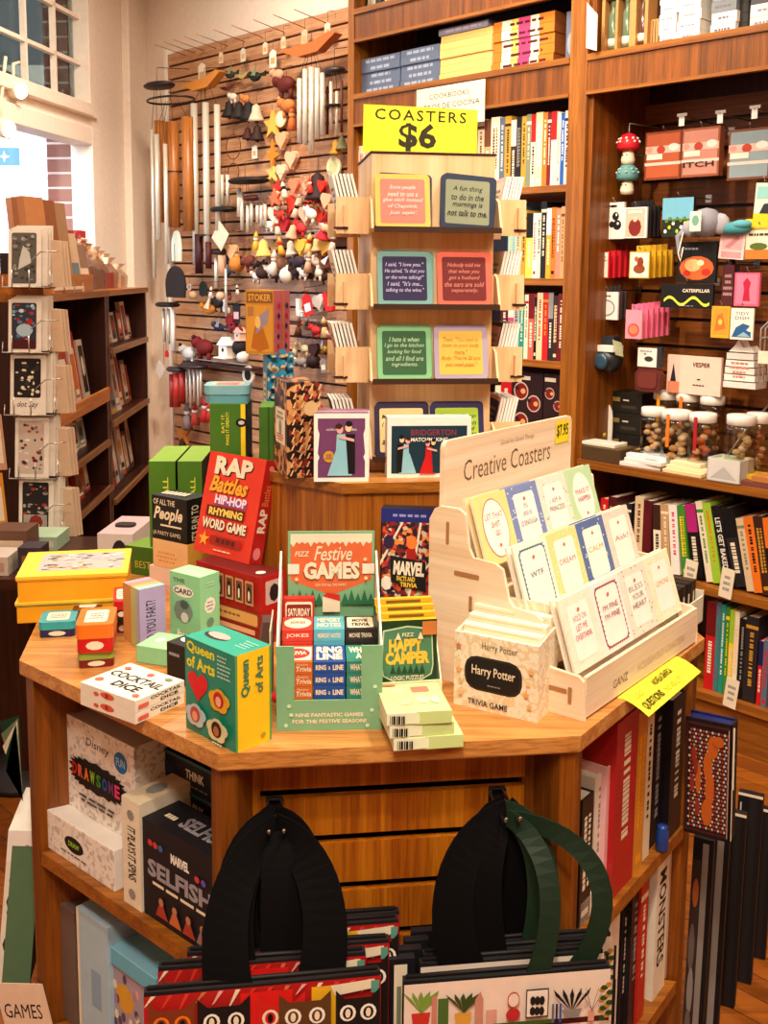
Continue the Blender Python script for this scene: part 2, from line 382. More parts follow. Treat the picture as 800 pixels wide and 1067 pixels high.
for i in range(5): b.box(-8.8, -8.78, 0 + i * 2.6, 1.4 + i * 2.6, .8, 2.4, mat('#8fb0c0', .2))
b.build('neighbouring_shopfront', label='pale building across the street seen through the shop window', cat='building')
b = MB(); b.box(-5.4, -3.0, 11.0, 11.05, 1.2, 2.86, mat('#f0f2f0', .6)); b.front(-5.4, 11.0, 1.2)
for x0, y0, x1, y1, c in ((1.30, 1.42, 1.62, 1.60, '#5a8ab8'), (1.45, 1.28, 2.1, 1.31, 'light_grey'), (1.55, .62, 1.95, .78, 'sky'), (1.6, .38, 1.75, .5, 'turquoise'), (1.85, .3, 2.0, .36, 'pale_blue'), (1.5, .12, 2.05, .22, 'pale_blue'), (1.95, .85, 2.2, .88, 'light_grey'), (2.02, .5, 2.1, .56, 'teal')): b.R(x0, y0, x1, y1, c)
b.star(1.46, 1.51, .06, .02, 'white', 4).E(2.08, 1.5, .05, .05, 'light_grey')
b.tube([(-5.2, 11.03, -.02), (-5.2, 11.03, 1.2)], .04, 'grey').tube([(-3.2, 11.03, -.02), (-3.2, 11.03, 1.2)], .04, 'grey')
b.build('street_notice_board', label='white street notice board with blue panels seen through the lower window', cat='notice board')
b = MB(); b.box(-7, -2.75, 11.4, 15, 2.9, 7.5, mat('#c8c8ba', .9)); b.box(-7, -6.6, 11.6, 15, -.02, 2.9, mat('#c8c8ba', .9)); b.box(-3.2, -2.8, 13.6, 15, -.02, 2.9, mat('#c8c8ba', .9))
for k in range(5): b.front(-7, 11.4, 2.9).R(.3 + .85 * k, .8, .85 + .85 * k, 2.2, '#5a6468')
b.build('grey_building', label='grey building with an open ground floor across the street', cat='building')
# ---------------------------------------------------------------- track lights by the window
TZ = 2.47
rail = MB(); rail.box(-1.96, -1.92, 3.2, 6.2, TZ + .05, TZ + .08, 'ivory'); rail.build('lighting_track', label='slim cream lighting track running above the shop window', cat='track')
def P3(px, py, X): d = ray(px, py); return CAMP + d * (X / d.x)
for nm, (px, py) in (('front large one with a bright lens nearest the left edge', (14, 93)), ('second one, below the transom', (62, 129)), ('rear one closest to the corner', (86, 128)), ('lowest one cut by the left edge of view', (1, 133))):
    P = P3(px, py, -1.75)
    t = thing('spotlight', 'cream track spotlight, ' + nm, 'spotlight', P, rad(-32), 'track spotlights by the window')
    b = MB(); b.X = Matrix.Rotation(rad(102), 4, 'Y')
    b.lathe([(.025, -.07), (.038, -.06), (.042, .0), (.042, .055), (.036, .055)], 'ivory', 16); b.build('lamp_housing', t)
    b = MB(); b.X = Matrix.Rotation(rad(102), 4, 'Y'); b.lathe([(0, .060), (.02, .060), (.036, .0565)], emis('lamp_glow', '#ffe2b0', 14), 16); b.build('lamp_lens', t)
    b = MB(); b.tube([(0, 0, .03), (-.02, .02, .12), (-.05, .08, TZ + .05 - P.z if TZ + .05 - P.z > .13 else .14)], .008, 'ivory'); b.build('stem', t)

# ================================================================ SLAT WALL
SU0, SU1 = -3.79, -1.835
sw = thing('slatwall_panel', 'large wooden slatwall panel left of the bookcase, hung with wind chimes and ornaments', 'slatwall', WL(SU0, SLD), WR)
SLM = wood('slatwall_veneer', '#b07a52', '#cc9a72', 'X')
b = MB()
n = 37; z = .02; PITCHS = 2.79 / n
b.box(0, SU1 - SU0, .03, .05, .02, 2.81, mat('dark_brown'))
for i in range(n):
    b.box(0, SU1 - SU0, .0, .03, .02 + i * PITCHS, .02 + (i + 1) * PITCHS - .012, SLM)
b.build('slat_boards', sw)
b = MB(); b.box(-.025, 0, -.01, .05, 0, 2.83, 'white'); b.build('edge_trim', sw)

# ================================================================ BOOKCASES
US0, US1, US2 = -1.83, -0.62, 1.3         # left bay, divider, right bay
ZS = [2.306, 1.87, 1.537, 1.235, .893, .54, .18]
Z2 = 2.655
bc = thing('bookcase', 'tall oak bookcase bay holding cookbooks behind the coaster tower', 'bookcase', WL(US0, 0), WR)
w = US1 - US0
b = MB(); b.box(0, .04, 0, WALLD, 0, 3.5, oak('Z')); b.build('side_panel', bc, bevel=.002)
b = MB(); b.box(w - .045, w + .03, 0, WALLD, 0, 3.5, oak('Z')); b.build('side_panel', bc, bevel=.002)
b = MB(); b.box(.04, w - .045, WALLD - .02, WALLD, 0, 3.5, mahog('Z')); b.build('back_panel', bc)
for z in (Z2, ZS[0]):
    b = MB(); b.box(.04, w - .045, .02, WALLD - .02, z - .03, z, oak('X')); b.build('shelf', bc, bevel=.002)
    b = MB(); b.box(.04, w - .045, -.004, .018, z - .022, z, oak('X')); b.box(.04, w - .045, 0.004, .018, z - .124, z - .022, walnut('Z')); b.box(.04, w - .045, -.004, .018, z - .136, z - .124, oak('X')); b.build('fascia', bc)
for z in ZS[1:]:
    b = MB(); b.box(.04, w - .045, .0, WALLD - .02, z - .026, z, oak('X')); b.build('shelf', bc, bevel=.002)
b = MB(); b.box(.04, w - .045, 0.01, .03, 0, .154, oak('X')); b.build('plinth', bc)
bd = thing('display_bookcase', 'wide oak bay at the right with gadgets on hooks above shelves of books', 'bookcase', WL(US1 + .03, 0), WR)
w2_ = US2 - US1 - .03
b = MB(); b.box(0, .018, .02, WALLD, 0, 3.5, walnut('Z')); b.build('side_panel', bd)
b = MB(); b.box(w2_ - .04, w2_, 0, WALLD, 0, 3.5, oak('Z')); b.build('side_panel', bd)
b = MB(); b.box(.018, w2_ - .04, .02, WALLD - .02, ZS[0] - .03, ZS[0], oak('X')); b.build('shelf', bd, bevel=.002)
b = MB(); b.box(0, w2_ - .04, -.004, .018, ZS[0] - .022, ZS[0], oak('X')); b.box(0, w2_ - .04, .004, .018, ZS[0] - .124, ZS[0] - .022, walnut('Z')); b.box(0, w2_ - .04, -.004, .018, ZS[0] - .136, ZS[0] - .124, oak('X')); b.build('fascia', bd)
for z in ZS[4:]:
    b = MB(); b.box(.018, w2_ - .04, -.01, WALLD - .02, z - .03, z, oak('X')); b.build('shelf', bd, bevel=.002)
b = MB(); b.box(.018, w2_ - .04, 0.01, .03, 0, .15, oak('X')); b.build('plinth', bd)
b = MB(); b.box(.018, w2_ - .04, WALLD - .03, WALLD, 0, 3.5, mahog('Z'))
b.build('back_panel', bd)
b = MB(); zz = .90; DSM = wood('display_slats', '#6e3a12', '#92541e', 'X')
while zz < 2.16:
    b.box(.018, w2_ - .04, WALLD - .055, WALLD - .03, zz, min(zz + .088, 2.17), DSM); zz += .1
b.build('slat_boards', bd)
BKD = WALLD - .055

# ================================================================ OCTAGONAL FIXTURE
TT = .9; AF = rad(7.5); OC = Vector((-.049, 1.988, 0)); OS = .51
def octv(side, zt=0, k0=0):
    R = side / 2 / math.sin(PI / 8)
    return [OC + Vector((R * math.cos(AF - PI / 2 - PI / 8 + k * PI / 4), R * math.sin(AF - PI / 2 - PI / 8 + k * PI / 4), 0)) for k in range(8)]
OV = octv(OS)                             # ccw from front-left: FL, FR, RC, ...
OV[7] = T(20, 688); OV[7].z = 0; OV[2] = T(734, 665); OV[2].z = 0
fx = thing('display_island', 'octagonal oak display island carrying the games, with open shelves in its sides', 'display table', OC)
def loc8(vs): return [(v.x - OC.x, v.y - OC.y) for v in vs]
b = MB(); b.vprism(loc8(OV), TT - .026, TT, oaktop('X'), top=oaktop('X')); b.build('tabletop', fx, bevel=.003)
def inset(k):                             # octagon pulled in by a factor
    return [OC + (v - OC) * k for v in OV]
def seg(a, b_, t0, t1, d0, d1):           # ccw quad along an edge a->b, t from a in metres, depth inward
    e = (b_ - a); L_ = e.length; e = e / L_; n = Vector((-e.y, e.x, 0))
    if t1 <= 0: t1 = L_ + t1
    return [a + e * t0 + n * d0, a + e * t1 + n * d0, a + e * t1 + n * d1, a + e * t0 + n * d1]
IN = inset(.985)
ZL = []
FLp, FRp, RCp, LCp = IN[0], IN[1], IN[2], IN[7]
def planez(px, py, a, b_): e = (b_ - a).normalized(); n = Vector((-e.y, e.x, 0)); return PLN(px, py, a, n).z
0 and print('shelf z left', planez(46, 900, LCp, FLp), planez(130, 952, LCp, FLp), 'right', planez(640, 940, FRp, RCp), planez(716, 868, FRp, RCp))
0 and print('post w', [(PLN(x, 850, FLp, Vector((-math.sin(AF), math.cos(AF), 0))) - FLp).length for x in (237, 555, 602)], (FRp-FLp).length)
SHL = .565; SHR = .55
LOCN = OC
# posts at each visible corner, full panels at the back
for i in (0, 1, 2, 3, 4, 5, 6, 7):
    v = IN[i]; pv, nx = IN[i - 1], IN[(i + 1) % 8]
    e0 = (pv - v).normalized() * .022; e1 = (nx - v).normalized() * .022
    ins = (OC - v).normalized() * .38
    b = MB(); b.vprism([((v + e0).x - OC.x, (v + e0).y - OC.y), (v.x - OC.x, v.y - OC.y), ((v + e1).x - OC.x, (v + e1).y - OC.y), ((v + e1 + ins).x - OC.x, (v + e1 + ins).y - OC.y), ((v + e0 + ins).x - OC.x, (v + e0 + ins).y - OC.y)], 0, TT - .026, walnut('Z'))
    b.build('divider', fx)
inn = loc8(inset(.5)); b = MB(); b.vprism(inn, .02, TT - .026, walnut('Z')); b.build('core', fx)
for i, zs in ((7, (SHL, .24)), (1, (SHR, .24)), (2, (.6, .24)), (6, (.6, .24)), (3, (.6, .24)), (4, (.6, .24)), (5, (.6, .24))):
    a, c = IN[i], IN[(i + 1) % 8]
    for z in zs:
        q = seg(a, c, .022, -.022, .0, .3); b = MB()
        i2 = [IN[i] + (c - a).normalized() * .03, c - (c - a).normalized() * .03]
        q = [i2[0], i2[1], i2[1] + (OC - c).normalized() * .42, i2[0] + (OC - a).normalized() * .42]
        b.vprism([(p.x - OC.x, p.y - OC.y) for p in q], z - .024, z, oak('X')); b.build('shelf', fx)
# front bay with slatwall
FRM = Matrix.Translation(FLp) @ Matrix.Rotation(AF, 4, 'Z')
fw = (FRp - FLp).length
b = MB(); b.X = Matrix.Translation(-OC) @ FRM
FSL = wood('island_slats', '#9a4a08', '#cc7a16', 'Z')
PD = .05
b.box(.016, fw - .06, PD + .035, PD + .045, .1, TT - .026, mat('#140a06'))  # backing coloured near-black, painting in the shade of the slots
sl = [planez(400, y, FLp + Vector((-math.sin(AF), math.cos(AF), 0)) * PD, FRp + Vector((-math.sin(AF), math.cos(AF), 0)) * PD) for y in (822, 871, 921)]
zz = [TT - .026] + sl + [sl[-1] - .077 * k for k in (1, 2, 3, 4)] + [.1]
b.box(.016, .053, PD, PD + .012, .1, TT - .026, FSL)
for q in range(len(zz) - 1): b.box(.053, fw - .06, PD, PD + .012, zz[q + 1] + (.007 if q < len(zz) - 2 else 0), zz[q] - (.007 if q else 0), FSL)
b.box(fw - .062, fw - .024, PD + .005, PD + .03, .1, TT - .026, walnut('Z'))
b.build('slat_boards', fx)
b = MB(); b.X = Matrix.Translation(-OC) @ FRM; b.box(0.02, fw - .02, .0, .3, 0, .1, walnut('X')); b.build('plinth', fx)
# riser
RZ = 1.189; RC = Vector((0.0, 2.04, 0))
rs = thing('display_riser', 'octagonal oak riser in the middle of the island, under the coaster tower', 'riser', RC + Vector((0, 0, TT)))
b = MB(); b.vprism(loc8([OC + (v - OC) * .406 for v in octv(OS)]), 0, RZ - TT - .02, wood('riser_oak', '#8a480e', '#bc7222', 'Z')); b.build('drum', rs)
b = MB(); b.vprism(loc8([OC + (v - OC) * .416 for v in octv(OS)]), RZ - TT - .02, RZ - TT, oak('X'), top=oaktop('X')); b.build('top_board', rs, bevel=.002)
# ================================================================ COASTER TOWER (on the riser)
FU = Vector((math.cos(AF), math.sin(AF), 0)); FN = Vector((-math.sin(AF), math.cos(AF), 0))
TP0 = PLN(386, 300, Vector((.08, 1.905, 0)), FN); TP0 = Vector((TP0.x, TP0.y, 0))
def TWp(px, py, d=0):
    P = PLN(px, py, TP0 + FN * d, FN); return (P - TP0).dot(FU), P.z
def ttz(px, py, d=0): return TWp(px, py, d)[1]
TWW = TWp(513, 300)[0]
TTOP = ttz(448, 161)
tower = thing('coaster_tower', 'tall birch plywood coaster tower with side pockets, standing on the riser', 'display stand', TP0 + Vector((0, 0, RZ)), AF)
h = TTOP - RZ; BR = birch('Z')
b = MB(); b.box(0, TWW, 0, .22, 0, h, BR); b.box(-.002, TWW + .002, -.002, .222, h, h + .004, mat('dark_brown')); b.build('tower_body', tower, bevel=.001)
DK = mat('#3a2214')
lips = [ttz(448, r, -.03) - RZ for r in (239, 319, 396, 476)]
for k, z in enumerate(lips):
    s = MB(); s.box(.0, TWW + .004, -.042, 0, z - .004, z, BR); s.box(.0, TWW + .004, -.046, -.042, z - .006, z + .004, DK)
    s.sprism([(-.044, z), (0, z), (0, z + .058), (-.02, z + .05)][::1], -.004, .0, BR)
    s.sprism([(-.044, z), (0, z), (0, z + .058), (-.02, z + .05)], TWW + .002, TWW + .006, BR); s.build('front_ledge', tower)
    for side, sx in (('left', -1), ('right', 1)):
        x0 = 0 if sx < 0 else TWW
        s = MB()
        zz = z - .008
        s.box(min(x0, x0 + sx * .062), max(x0, x0 + sx * .062), .010, .014, zz, zz + .065, BR)
        s.box(min(x0, x0 + sx * .062), max(x0, x0 + sx * .062), .200, .204, zz, zz + .065, BR)
        s.box(min(x0 + sx * .045, x0 + sx * .049), max(x0 + sx * .045, x0 + sx * .049), -.004, .222, zz + .012, zz + .05, BR)
        s.box(min(x0, x0 + sx * .05), max(x0, x0 + sx * .05), .014, .2, zz + .01, zz + .014, BR)
        s.box(min(x0 + sx * .04, x0 + sx * .066), max(x0 + sx * .04, x0 + sx * .066), .008, .010, zz + .008, zz + .012, DK)
        s.build('side_pocket', tower)
CT = [
 (0, (389, 449), ['#f0b050', '#ec7464', 'pale_pink'], ['Some people', 'need to use a', 'glue stick instead', 'of Chapstick.', 'Just sayin\'.'], 'orange framed salmon coaster with pale lettering on the top ledge of the tower'),
 (0, (451, 518), ['#10203a', '#7e8468', 'black'], ['A fun thing', 'to do in the', 'mornings is', 'not talk to me.'], 'navy framed olive coaster with black lettering on the top ledge of the tower'),
 (1, (392, 452), ['#6e9c98', '#1c1240', '#b8aed8'], ['I said, "I love you."', 'He asked, "Is that you', 'or the wine talking?"', 'I said, "It\'s me...', 'talking to the wine."'], 'teal framed dark violet coaster on the second ledge of the tower'),
 (1, (453, 515), ['#d8624c', '#6a1210', '#c87868'], ['Nobody told me', 'that when you', 'got a husband', 'the ears are sold', 'separately.'], 'coral framed dark red coaster on the second ledge of the tower'),
 (2, (394, 451), ['#7cb884', '#2c5a34', '#a8c8a0'], ['I hate it when', 'I go to the kitchen', 'looking for food', 'and all I find are', 'ingredients.'], 'light green framed dark green coaster on the third ledge of the tower'),
 (2, (453, 511), ['#a89ab0', '#ecb84c', '#a87830'], ['Them: "You need to', 'listen to your body', 'more."', 'Body: "You\'re 20 and', 'you need pizza."'], 'lavender framed yellow coaster on the third ledge of the tower'),
 (3, (392, 449), ['#2a1c40', '#f4d494', '#3a2a30'], ['My superpower?', 'I can look you', 'in the eye', 'and not listen'], 'peach coaster with dark frame on the lowest ledge, behind the couple card box'),
 (3, (451, 508), ['#2a2050', '#a8c83c', '#2c4a1c'], ['if you drop', 'a cookie on', 'the ground', 'it is still', 'fine'], 'lime green coaster with navy frame on the lowest ledge of the tower'),
]
for tier, (xa, xb), cc, txt, lab in CT:
    z = lips[tier] + RZ; x0, _ = TWp(xa, 300, -.03); x1, _ = TWp(xb, 300, -.03); w = .098
    xm = (x0 + x1) / 2
    b = MB()
    rec = []
    for a_, q in ((0, 1), (1, 1)): pass
    def rr(w_, h_, r, n=4):
        P_ = []
        for cx, cz, a in ((w_ / 2 - r, r, -90), (w_ / 2 - r, h_ - r, 0), (-w_ / 2 + r, h_ - r, 90), (-w_ / 2 + r, r, 180)):
            for k in range(n + 1): t = rad(a + 90 * k / n); P_.append((cx + r * math.cos(t), cz + r * math.sin(t)))
        return P_
    b.prism(rr(w, w, .008), 0, .005, mat(cc[0]))
    b.front(-w / 2, 0, 0).RR(.009, .009, w - .009, w - .009, cc[1], .004)
    n = len(txt); y1 = w - .020; y0 = .020; dy = (y1 - y0) / n
    mxl = max(len(t) for t in txt)
    for i, t in enumerate(txt):
        tw = (w - .026) * (len(t) / mxl) ** .9; b.Tx(t, w / 2 - tw / 2, y1 - dy * (i + 1) + dy * .22, w / 2 + tw / 2, y1 - dy * i, mat(cc[2]), .25, .01)
    loc = TP0 + FU * xm + FN * -.034 + Vector((0, 0, z + .001))
    tilt = 3 if 'navy framed olive' in lab else 0
    b.build('coaster', loc=loc, rot=(-rad(13), rad(tilt), AF), label=lab, cat='coaster', group='square coasters facing front on the tower')
    c = MB(); c.prism(rr(w, w, .008), 0, .005, mat('#20243a' if tier == 0 else cc[0])); c.front(-w / 2, 0, 0).RR(.006, .006, w - .006, w - .006, 'ivory', .004)
    c.build('coaster', loc=loc + FN * .009 + FU * .003 + Vector((0, 0, .002)), rot=(-rad(13), rad(tilt + (2 if tier < 2 else 0)), AF), label='coaster filed directly behind the ' + lab.split(' on the ')[0].replace(' with pale lettering', '').replace(' with black lettering', ''), cat='coaster', group='square coasters facing front on the tower')
# coasters standing edge-on in the side pockets
cols = ['white', 'pale_pink', 'ivory', 'charcoal', 'rose', 'pale_blue', 'navy']
for tier in range(4):
    for side, sx in (('left', -1), ('right', 1)):
        n = 6
        for k in range(n):
            b = MB(); cc = cols[(k * 3 + tier + (sx > 0)) % 7] if k == 0 else ('white' if k % 2 else 'charcoal' if k == 2 else 'ivory')
            b.box(-.0022, .0022, 0, .096, 0, .094, mat(cc), front='white', top='white')
            b.left(-.0022, .096, 0).R(.008, .008, .088, .086, cols[(k + tier * 2) % 7]); b.lines(.02, .02, .076, .074, 5, mat('grey'), k)
            xx = (-.044 + k * .0068) if sx < 0 else TWW + .012 + k * .0058
            loc = TP0 + FU * xx + FN * (.03) + Vector((0, 0, lips[tier] + RZ + .008))
            b.build('coaster', loc=loc, rot=(0, rad(-14 if sx < 0 else 12), AF), label='%s coaster seen edge-on, %s in the %s %s pocket of the tower' % (cc.replace('_', ' '), ORD[k], ['top', 'second', 'third', 'lowest'][tier], side), cat='coaster', group='coasters edge-on in the tower side pockets')
# price sign on top of the tower
zs = TTOP + .004
x0, _ = TWp(378, 130, .02); x1, _ = TWp(497, 130, .02); hs = ttz(378, 108, .02) - zs
b = MB(); b.box(0, x1 - x0, 0, .0015, 0, hs, mat('#f4ee2e', .6)); b.front(0, 0, 0)
wS = x1 - x0
BLK = mat('#2a2408')
b.Tx('COASTERS', wS * .10, hs * .70, wS * .90, hs * .93, BLK, 0, .012, 1.25); b.Tx('$6', wS * .31, hs * .06, wS * .64, hs * .66, BLK, 0, .03)
b.build('price_sign', loc=TP0 + FU * x0 + FN * .02 + Vector((0, 0, zs)), rot=(-rad(3), rad(1.2), AF), label='yellow handwritten card reading coasters $6 on top of the tower', cat='sign')

# ================================================================ ON THE RISER
def place(b, name, A, r, label, cat, group=None, bevel=.0012): return b.build(name, loc=A, rot=r, label=label, cat=cat, group=group, bevel=bevel)
# courtship card games
def couple(b, x, z, s, dress, suit='black', flip=1):
    b.P([(x - .016 * s * flip, z), (x + .010 * s * flip, z), (x + .004 * s * flip, z + .030 * s), (x - .006 * s * flip, z + .030 * s)][::flip], dress)
    b.P([(x - .007 * s, z + .028 * s), (x + .005 * s, z + .028 * s), (x + .004 * s, z + .044 * s), (x - .006 * s, z + .044 * s)], dress)
    b.P([(x + .006 * s * flip, z + .002 * s), (x + .013 * s * flip, z + .002 * s), (x + .013 * s * flip, z + .044 * s), (x + .003 * s * flip, z + .044 * s)][::flip], suit)
    b.E(x - .003 * s * flip, z + .049 * s, .0035 * s, .0045 * s, 'rose').E(x + .006 * s * flip, z + .051 * s, .0035 * s, .0045 * s, 'peach').E(x - .004 * s * flip, z + .0525 * s, .0036 * s, .003 * s, 'dark_brown').E(x + .0065 * s * flip, z + .055 * s, .0036 * s, .003 * s, 'black')
    b.P([(x - .004 * s * flip, z + .040 * s), (x + .012 * s * flip, z + .036 * s), (x + .012 * s * flip, z + .039 * s), (x - .004 * s * flip, z + .043 * s)][::flip], 'rose')
def courtship(bl, br, tly, label, kind, off=0, depth=.03):
    A, r, w, d, h = tb(bl, br, tly, RZ, depth=depth); A = A + Vector((-math.sin(r), math.cos(r), 0)) * off + Vector((math.cos(r), math.sin(r), 0)) * (off * .1)
    b = MB(); b.box(0, w, 0, depth, 0, h, mat('#c8a8b8' if kind == 'purple' else '#e8e0d8'), front='white', top=mat('#8a5a78') if kind == 'purple' else mat('white'))
    b.front(0, 0, 0)
    if kind == 'purple':
        pts = [(.07 * w, .06 * h), (.93 * w, .06 * h), (.93 * w, .3 * h), (.90 * w, .36 * h), (.93 * w, .42 * h), (.90 * w, .7 * h), (.93 * w, .78 * h), (.93 * w, .93 * h), (.07 * w, .93 * h), (.07 * w, .78 * h), (.10 * w, .7 * h), (.07 * w, .42 * h), (.10 * w, .36 * h), (.07 * w, .3 * h)]
        b.P(pts, '#6e3c66'); b.Tx('AUSTEN AFTER', .22 * w, .75 * h, .48 * w, .78 * h, 'white'); b.Tx('DARK', .60 * w, .75 * h, .78 * w, .78 * h, 'white')
        b.E(.27 * w, .37 * h, .10 * w, .085 * h, 'gold', 20); b.lines(.2 * w, .33 * h, .34 * w, .41 * h, 3, mat('#6e3c66'), 3); couple(b, .52 * w, .09 * h, h / .072, '#8cc4d4')
    else:
        b.R(.05 * w, .07 * h, .95 * w, .86 * h, '#10303e'); b.Tx('BRIDGERTON', .28 * w, .70 * h, .82 * w, .80 * h, '#8a3448', 0, .01); b.Tx('MATCHMAKING', .28 * w, .60 * h, .72 * w, .665 * h, 'white', 0, .02)
        couple(b, .22 * w, .07 * h, h / .09, '#8cc4d4', 'black', -1); couple(b, .50 * w, .07 * h, h / .098, 'red', '#10303e'); b.E(.22 * w + .0, .62 * h, .001, .001, 'white')
    return place(b, 'card_game', A, r, label, 'card game', 'courtship card games on the riser')
courtship((327, 502), (384, 501.5), 431, 'purple boxed card game with dancing couple, left front edge of riser', 'purple')
courtship((327, 502), (384, 501.5), 431, 'purple boxed card game hidden behind its twin with the dancing couple', 'purple', .036)
courtship((403, 498), (490, 497), 435, 'dark teal boxed matchmaking card game with white border on the riser', 'teal', .0, .035)
# patterned gift box
PAT = art('deco_pattern', ['#1a0c08', '#c89058', '#7a2414', '#1a0c08', '#b07840', '#2a120a'], 95)
A, r, w, d, h = tb((299, 499), (332, 497), 398, RZ, depth=.09)
b = MB(); b.box(0, w, 0, .09, 0, h, PAT)
b.front(0, 0, 0)
for j in range(11):
    for i in range(4):
        x = w * (.13 + .25 * i); z = h * (.05 + .09 * j)
        b.P([(x - .0025, z - .004), (x + .0005, z - .004), (x + .005, z + .006), (x + .002, z + .006)], '#e0b080'); b.E(x + .006, z - .003, .003, .003, '#a03028' if (i + j) % 3 else '#3a1a10', 6)
b.E(w * .62, h * .74, .013, .013, '#c8a878', 14); b.left(0, .09, 0).R(.012, h * .33, .078, h * .7, 'cream').E(.045, h * .5, .01, .014, 'grey'); b.lines(.02, h * .58, .07, h * .68, 2, mat('grey'), 4); b.lines(.02, h * .36, .07, h * .44, 3, mat('red'), 5)
place(b, 'puzzle_box', A, r, 'tall gold, black and red patterned box with a cream side label', 'puzzle box')
# tall green game with yellow band, blue tin on top
A, r, w, d, h = tb((221, 629), (252.5, 629), 421, .9, depth=.10)
w2b = w * 1.2
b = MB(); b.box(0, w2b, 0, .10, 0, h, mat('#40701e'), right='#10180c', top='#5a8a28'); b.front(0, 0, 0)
b.R(w, 0, w + (w2b - w) * .75, h, '#ecd022').R(w + (w2b - w) * .75, 0, w2b, h, 'black').E(w * 1.02, h * .91, .011, .0085, 'black').E(w * 1.02, h * .91, .006, .004, 'light_grey')
b.Tv('EAT IT.', w * .38, h * .86, w * .47, h * .955, 'lemon', 0, True); b.Tv('MAKE IT GREAT!!', w * .52, h * .80, w * .62, h * .96, 'lemon', 0, True)
place(b, 'party_game', A, r, 'dark green party game box with a yellow band under the blue tin', 'board game')
At = A + Vector((0, 0, h)); g0 = h
A, r, w, d, h = tb((270, 484), (285, 484), 424, RZ, depth=.09)
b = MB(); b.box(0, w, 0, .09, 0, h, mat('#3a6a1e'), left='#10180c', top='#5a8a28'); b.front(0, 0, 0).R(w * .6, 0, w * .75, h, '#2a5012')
place(b, 'party_game', A, r, 'narrow green game box between the yellow-banded box and the patterned box', 'board game')
t = thing('blue_tin', 'shallow pale blue tin with rounded corners lying on the tall green box', 'tin', At + Vector((-.012, .01, .0)), r)
b = MB(); b.rbox(0, .084, 0, .085, 0, .017, '#5f9aa8', .018); b.build('tin_body', t)
b = MB(); b.rbox(-.002, .086, -.002, .087, .017, .034, '#79b0bc', .019); b.top(0, 0, .034).RR(.01, .01, .074, .075, '#c8b8a0', .012).RR(.02, .02, .064, .064, '#c07868', .008); b.build('lid', t)
# blue patterned book box with label and orange tarot box on it
BLU = art('blue_scallops', ['#1a86b4', '#10506e', '#1a86b4', '#d8c090', '#0c3044'], 60)
A, r, w, d, h = tb((279, 471), (306, 470), 369, RZ, depth=.05)
b = MB(); b.box(0, w, 0, .055, 0, h, BLU); b.front(0, 0, 0)
for j in range(10):
    for i in range(3): b.E(w * (.2 + .33 * i), h * (.05 + .105 * j) + (.006 if i % 2 else 0), .0075, .006, '#2a98c4', 8).P([(w * (.2 + .33 * i) - .005, h * (.05 + .105 * j) - .004), (w * (.2 + .33 * i) + .005, h * (.05 + .105 * j) - .004), (w * (.2 + .33 * i), h * (.05 + .105 * j) + .002)], 'peach')
b.left(0, .055, 0).R(.0, 0, .055, h, '#6a9ab8').R(.010, h * .35, .046, h * .8, 'ivory'); b.lines(.014, h * .4, .042, h * .76, 6, mat('grey'), 2)
place(b, 'puzzle_box', A, r, 'blue scallop patterned upright box under the orange illustrated box', 'puzzle box')
zt_ = A.z + h
B1 = PLN(256, 367, A + Vector((0, .012, 0)), Vector((0, 1, 0))); B1.z = zt_
r2 = rad(-25); w = .066; h = hz(B1, 302); A2 = B1
b = MB(); b.box(0, w, 0, .062, 0, h, mat('#c88a2a'), right='#c86a7a'); b.front(0, 0, 0)
b.R(.04 * w, .80 * h, .96 * w, .97 * h, '#8a5a2a').Tx('STOKER', .1 * w, .83 * h, .9 * w, .94 * h, '#e8b050', 0, .02).R(.04 * w, .04 * h, .96 * w, .77 * h, '#d89a3a')
b.P([(.2 * w, .1 * h), (.5 * w, .04 * h), (.85 * w, .1 * h), (.6 * w, .45 * h), (.45 * w, .6 * h), (.3 * w, .35 * h)], '#b86a1e').P([(.35 * w, .3 * h), (.8 * w, .5 * h), (.85 * w, .72 * h), (.5 * w, .6 * h)], '#9a90a0').E(.45 * w, .5 * h, .1 * w, .1 * h, '#f0c070').R(.1 * w, .6 * h, .3 * w, .74 * h, '#b0784a')
b.right(w, 0, 0)
for j in range(5):
    for i, x in enumerate((.016, .046)):
        b.P([(x - .006, h * (.12 + .16 * j)), (x, h * (.06 + .16 * j)), (x + .006, h * (.12 + .16 * j)), (x, h * (.18 + .16 * j))], '#2a2440' if (i + j) % 2 else '#c02438')
b.R(.029, 0, .033, h, 'gold')
place(b, 'illustrated_box', A2, r2, 'orange and pink illustrated upright box standing on the blue box', 'puzzle box')

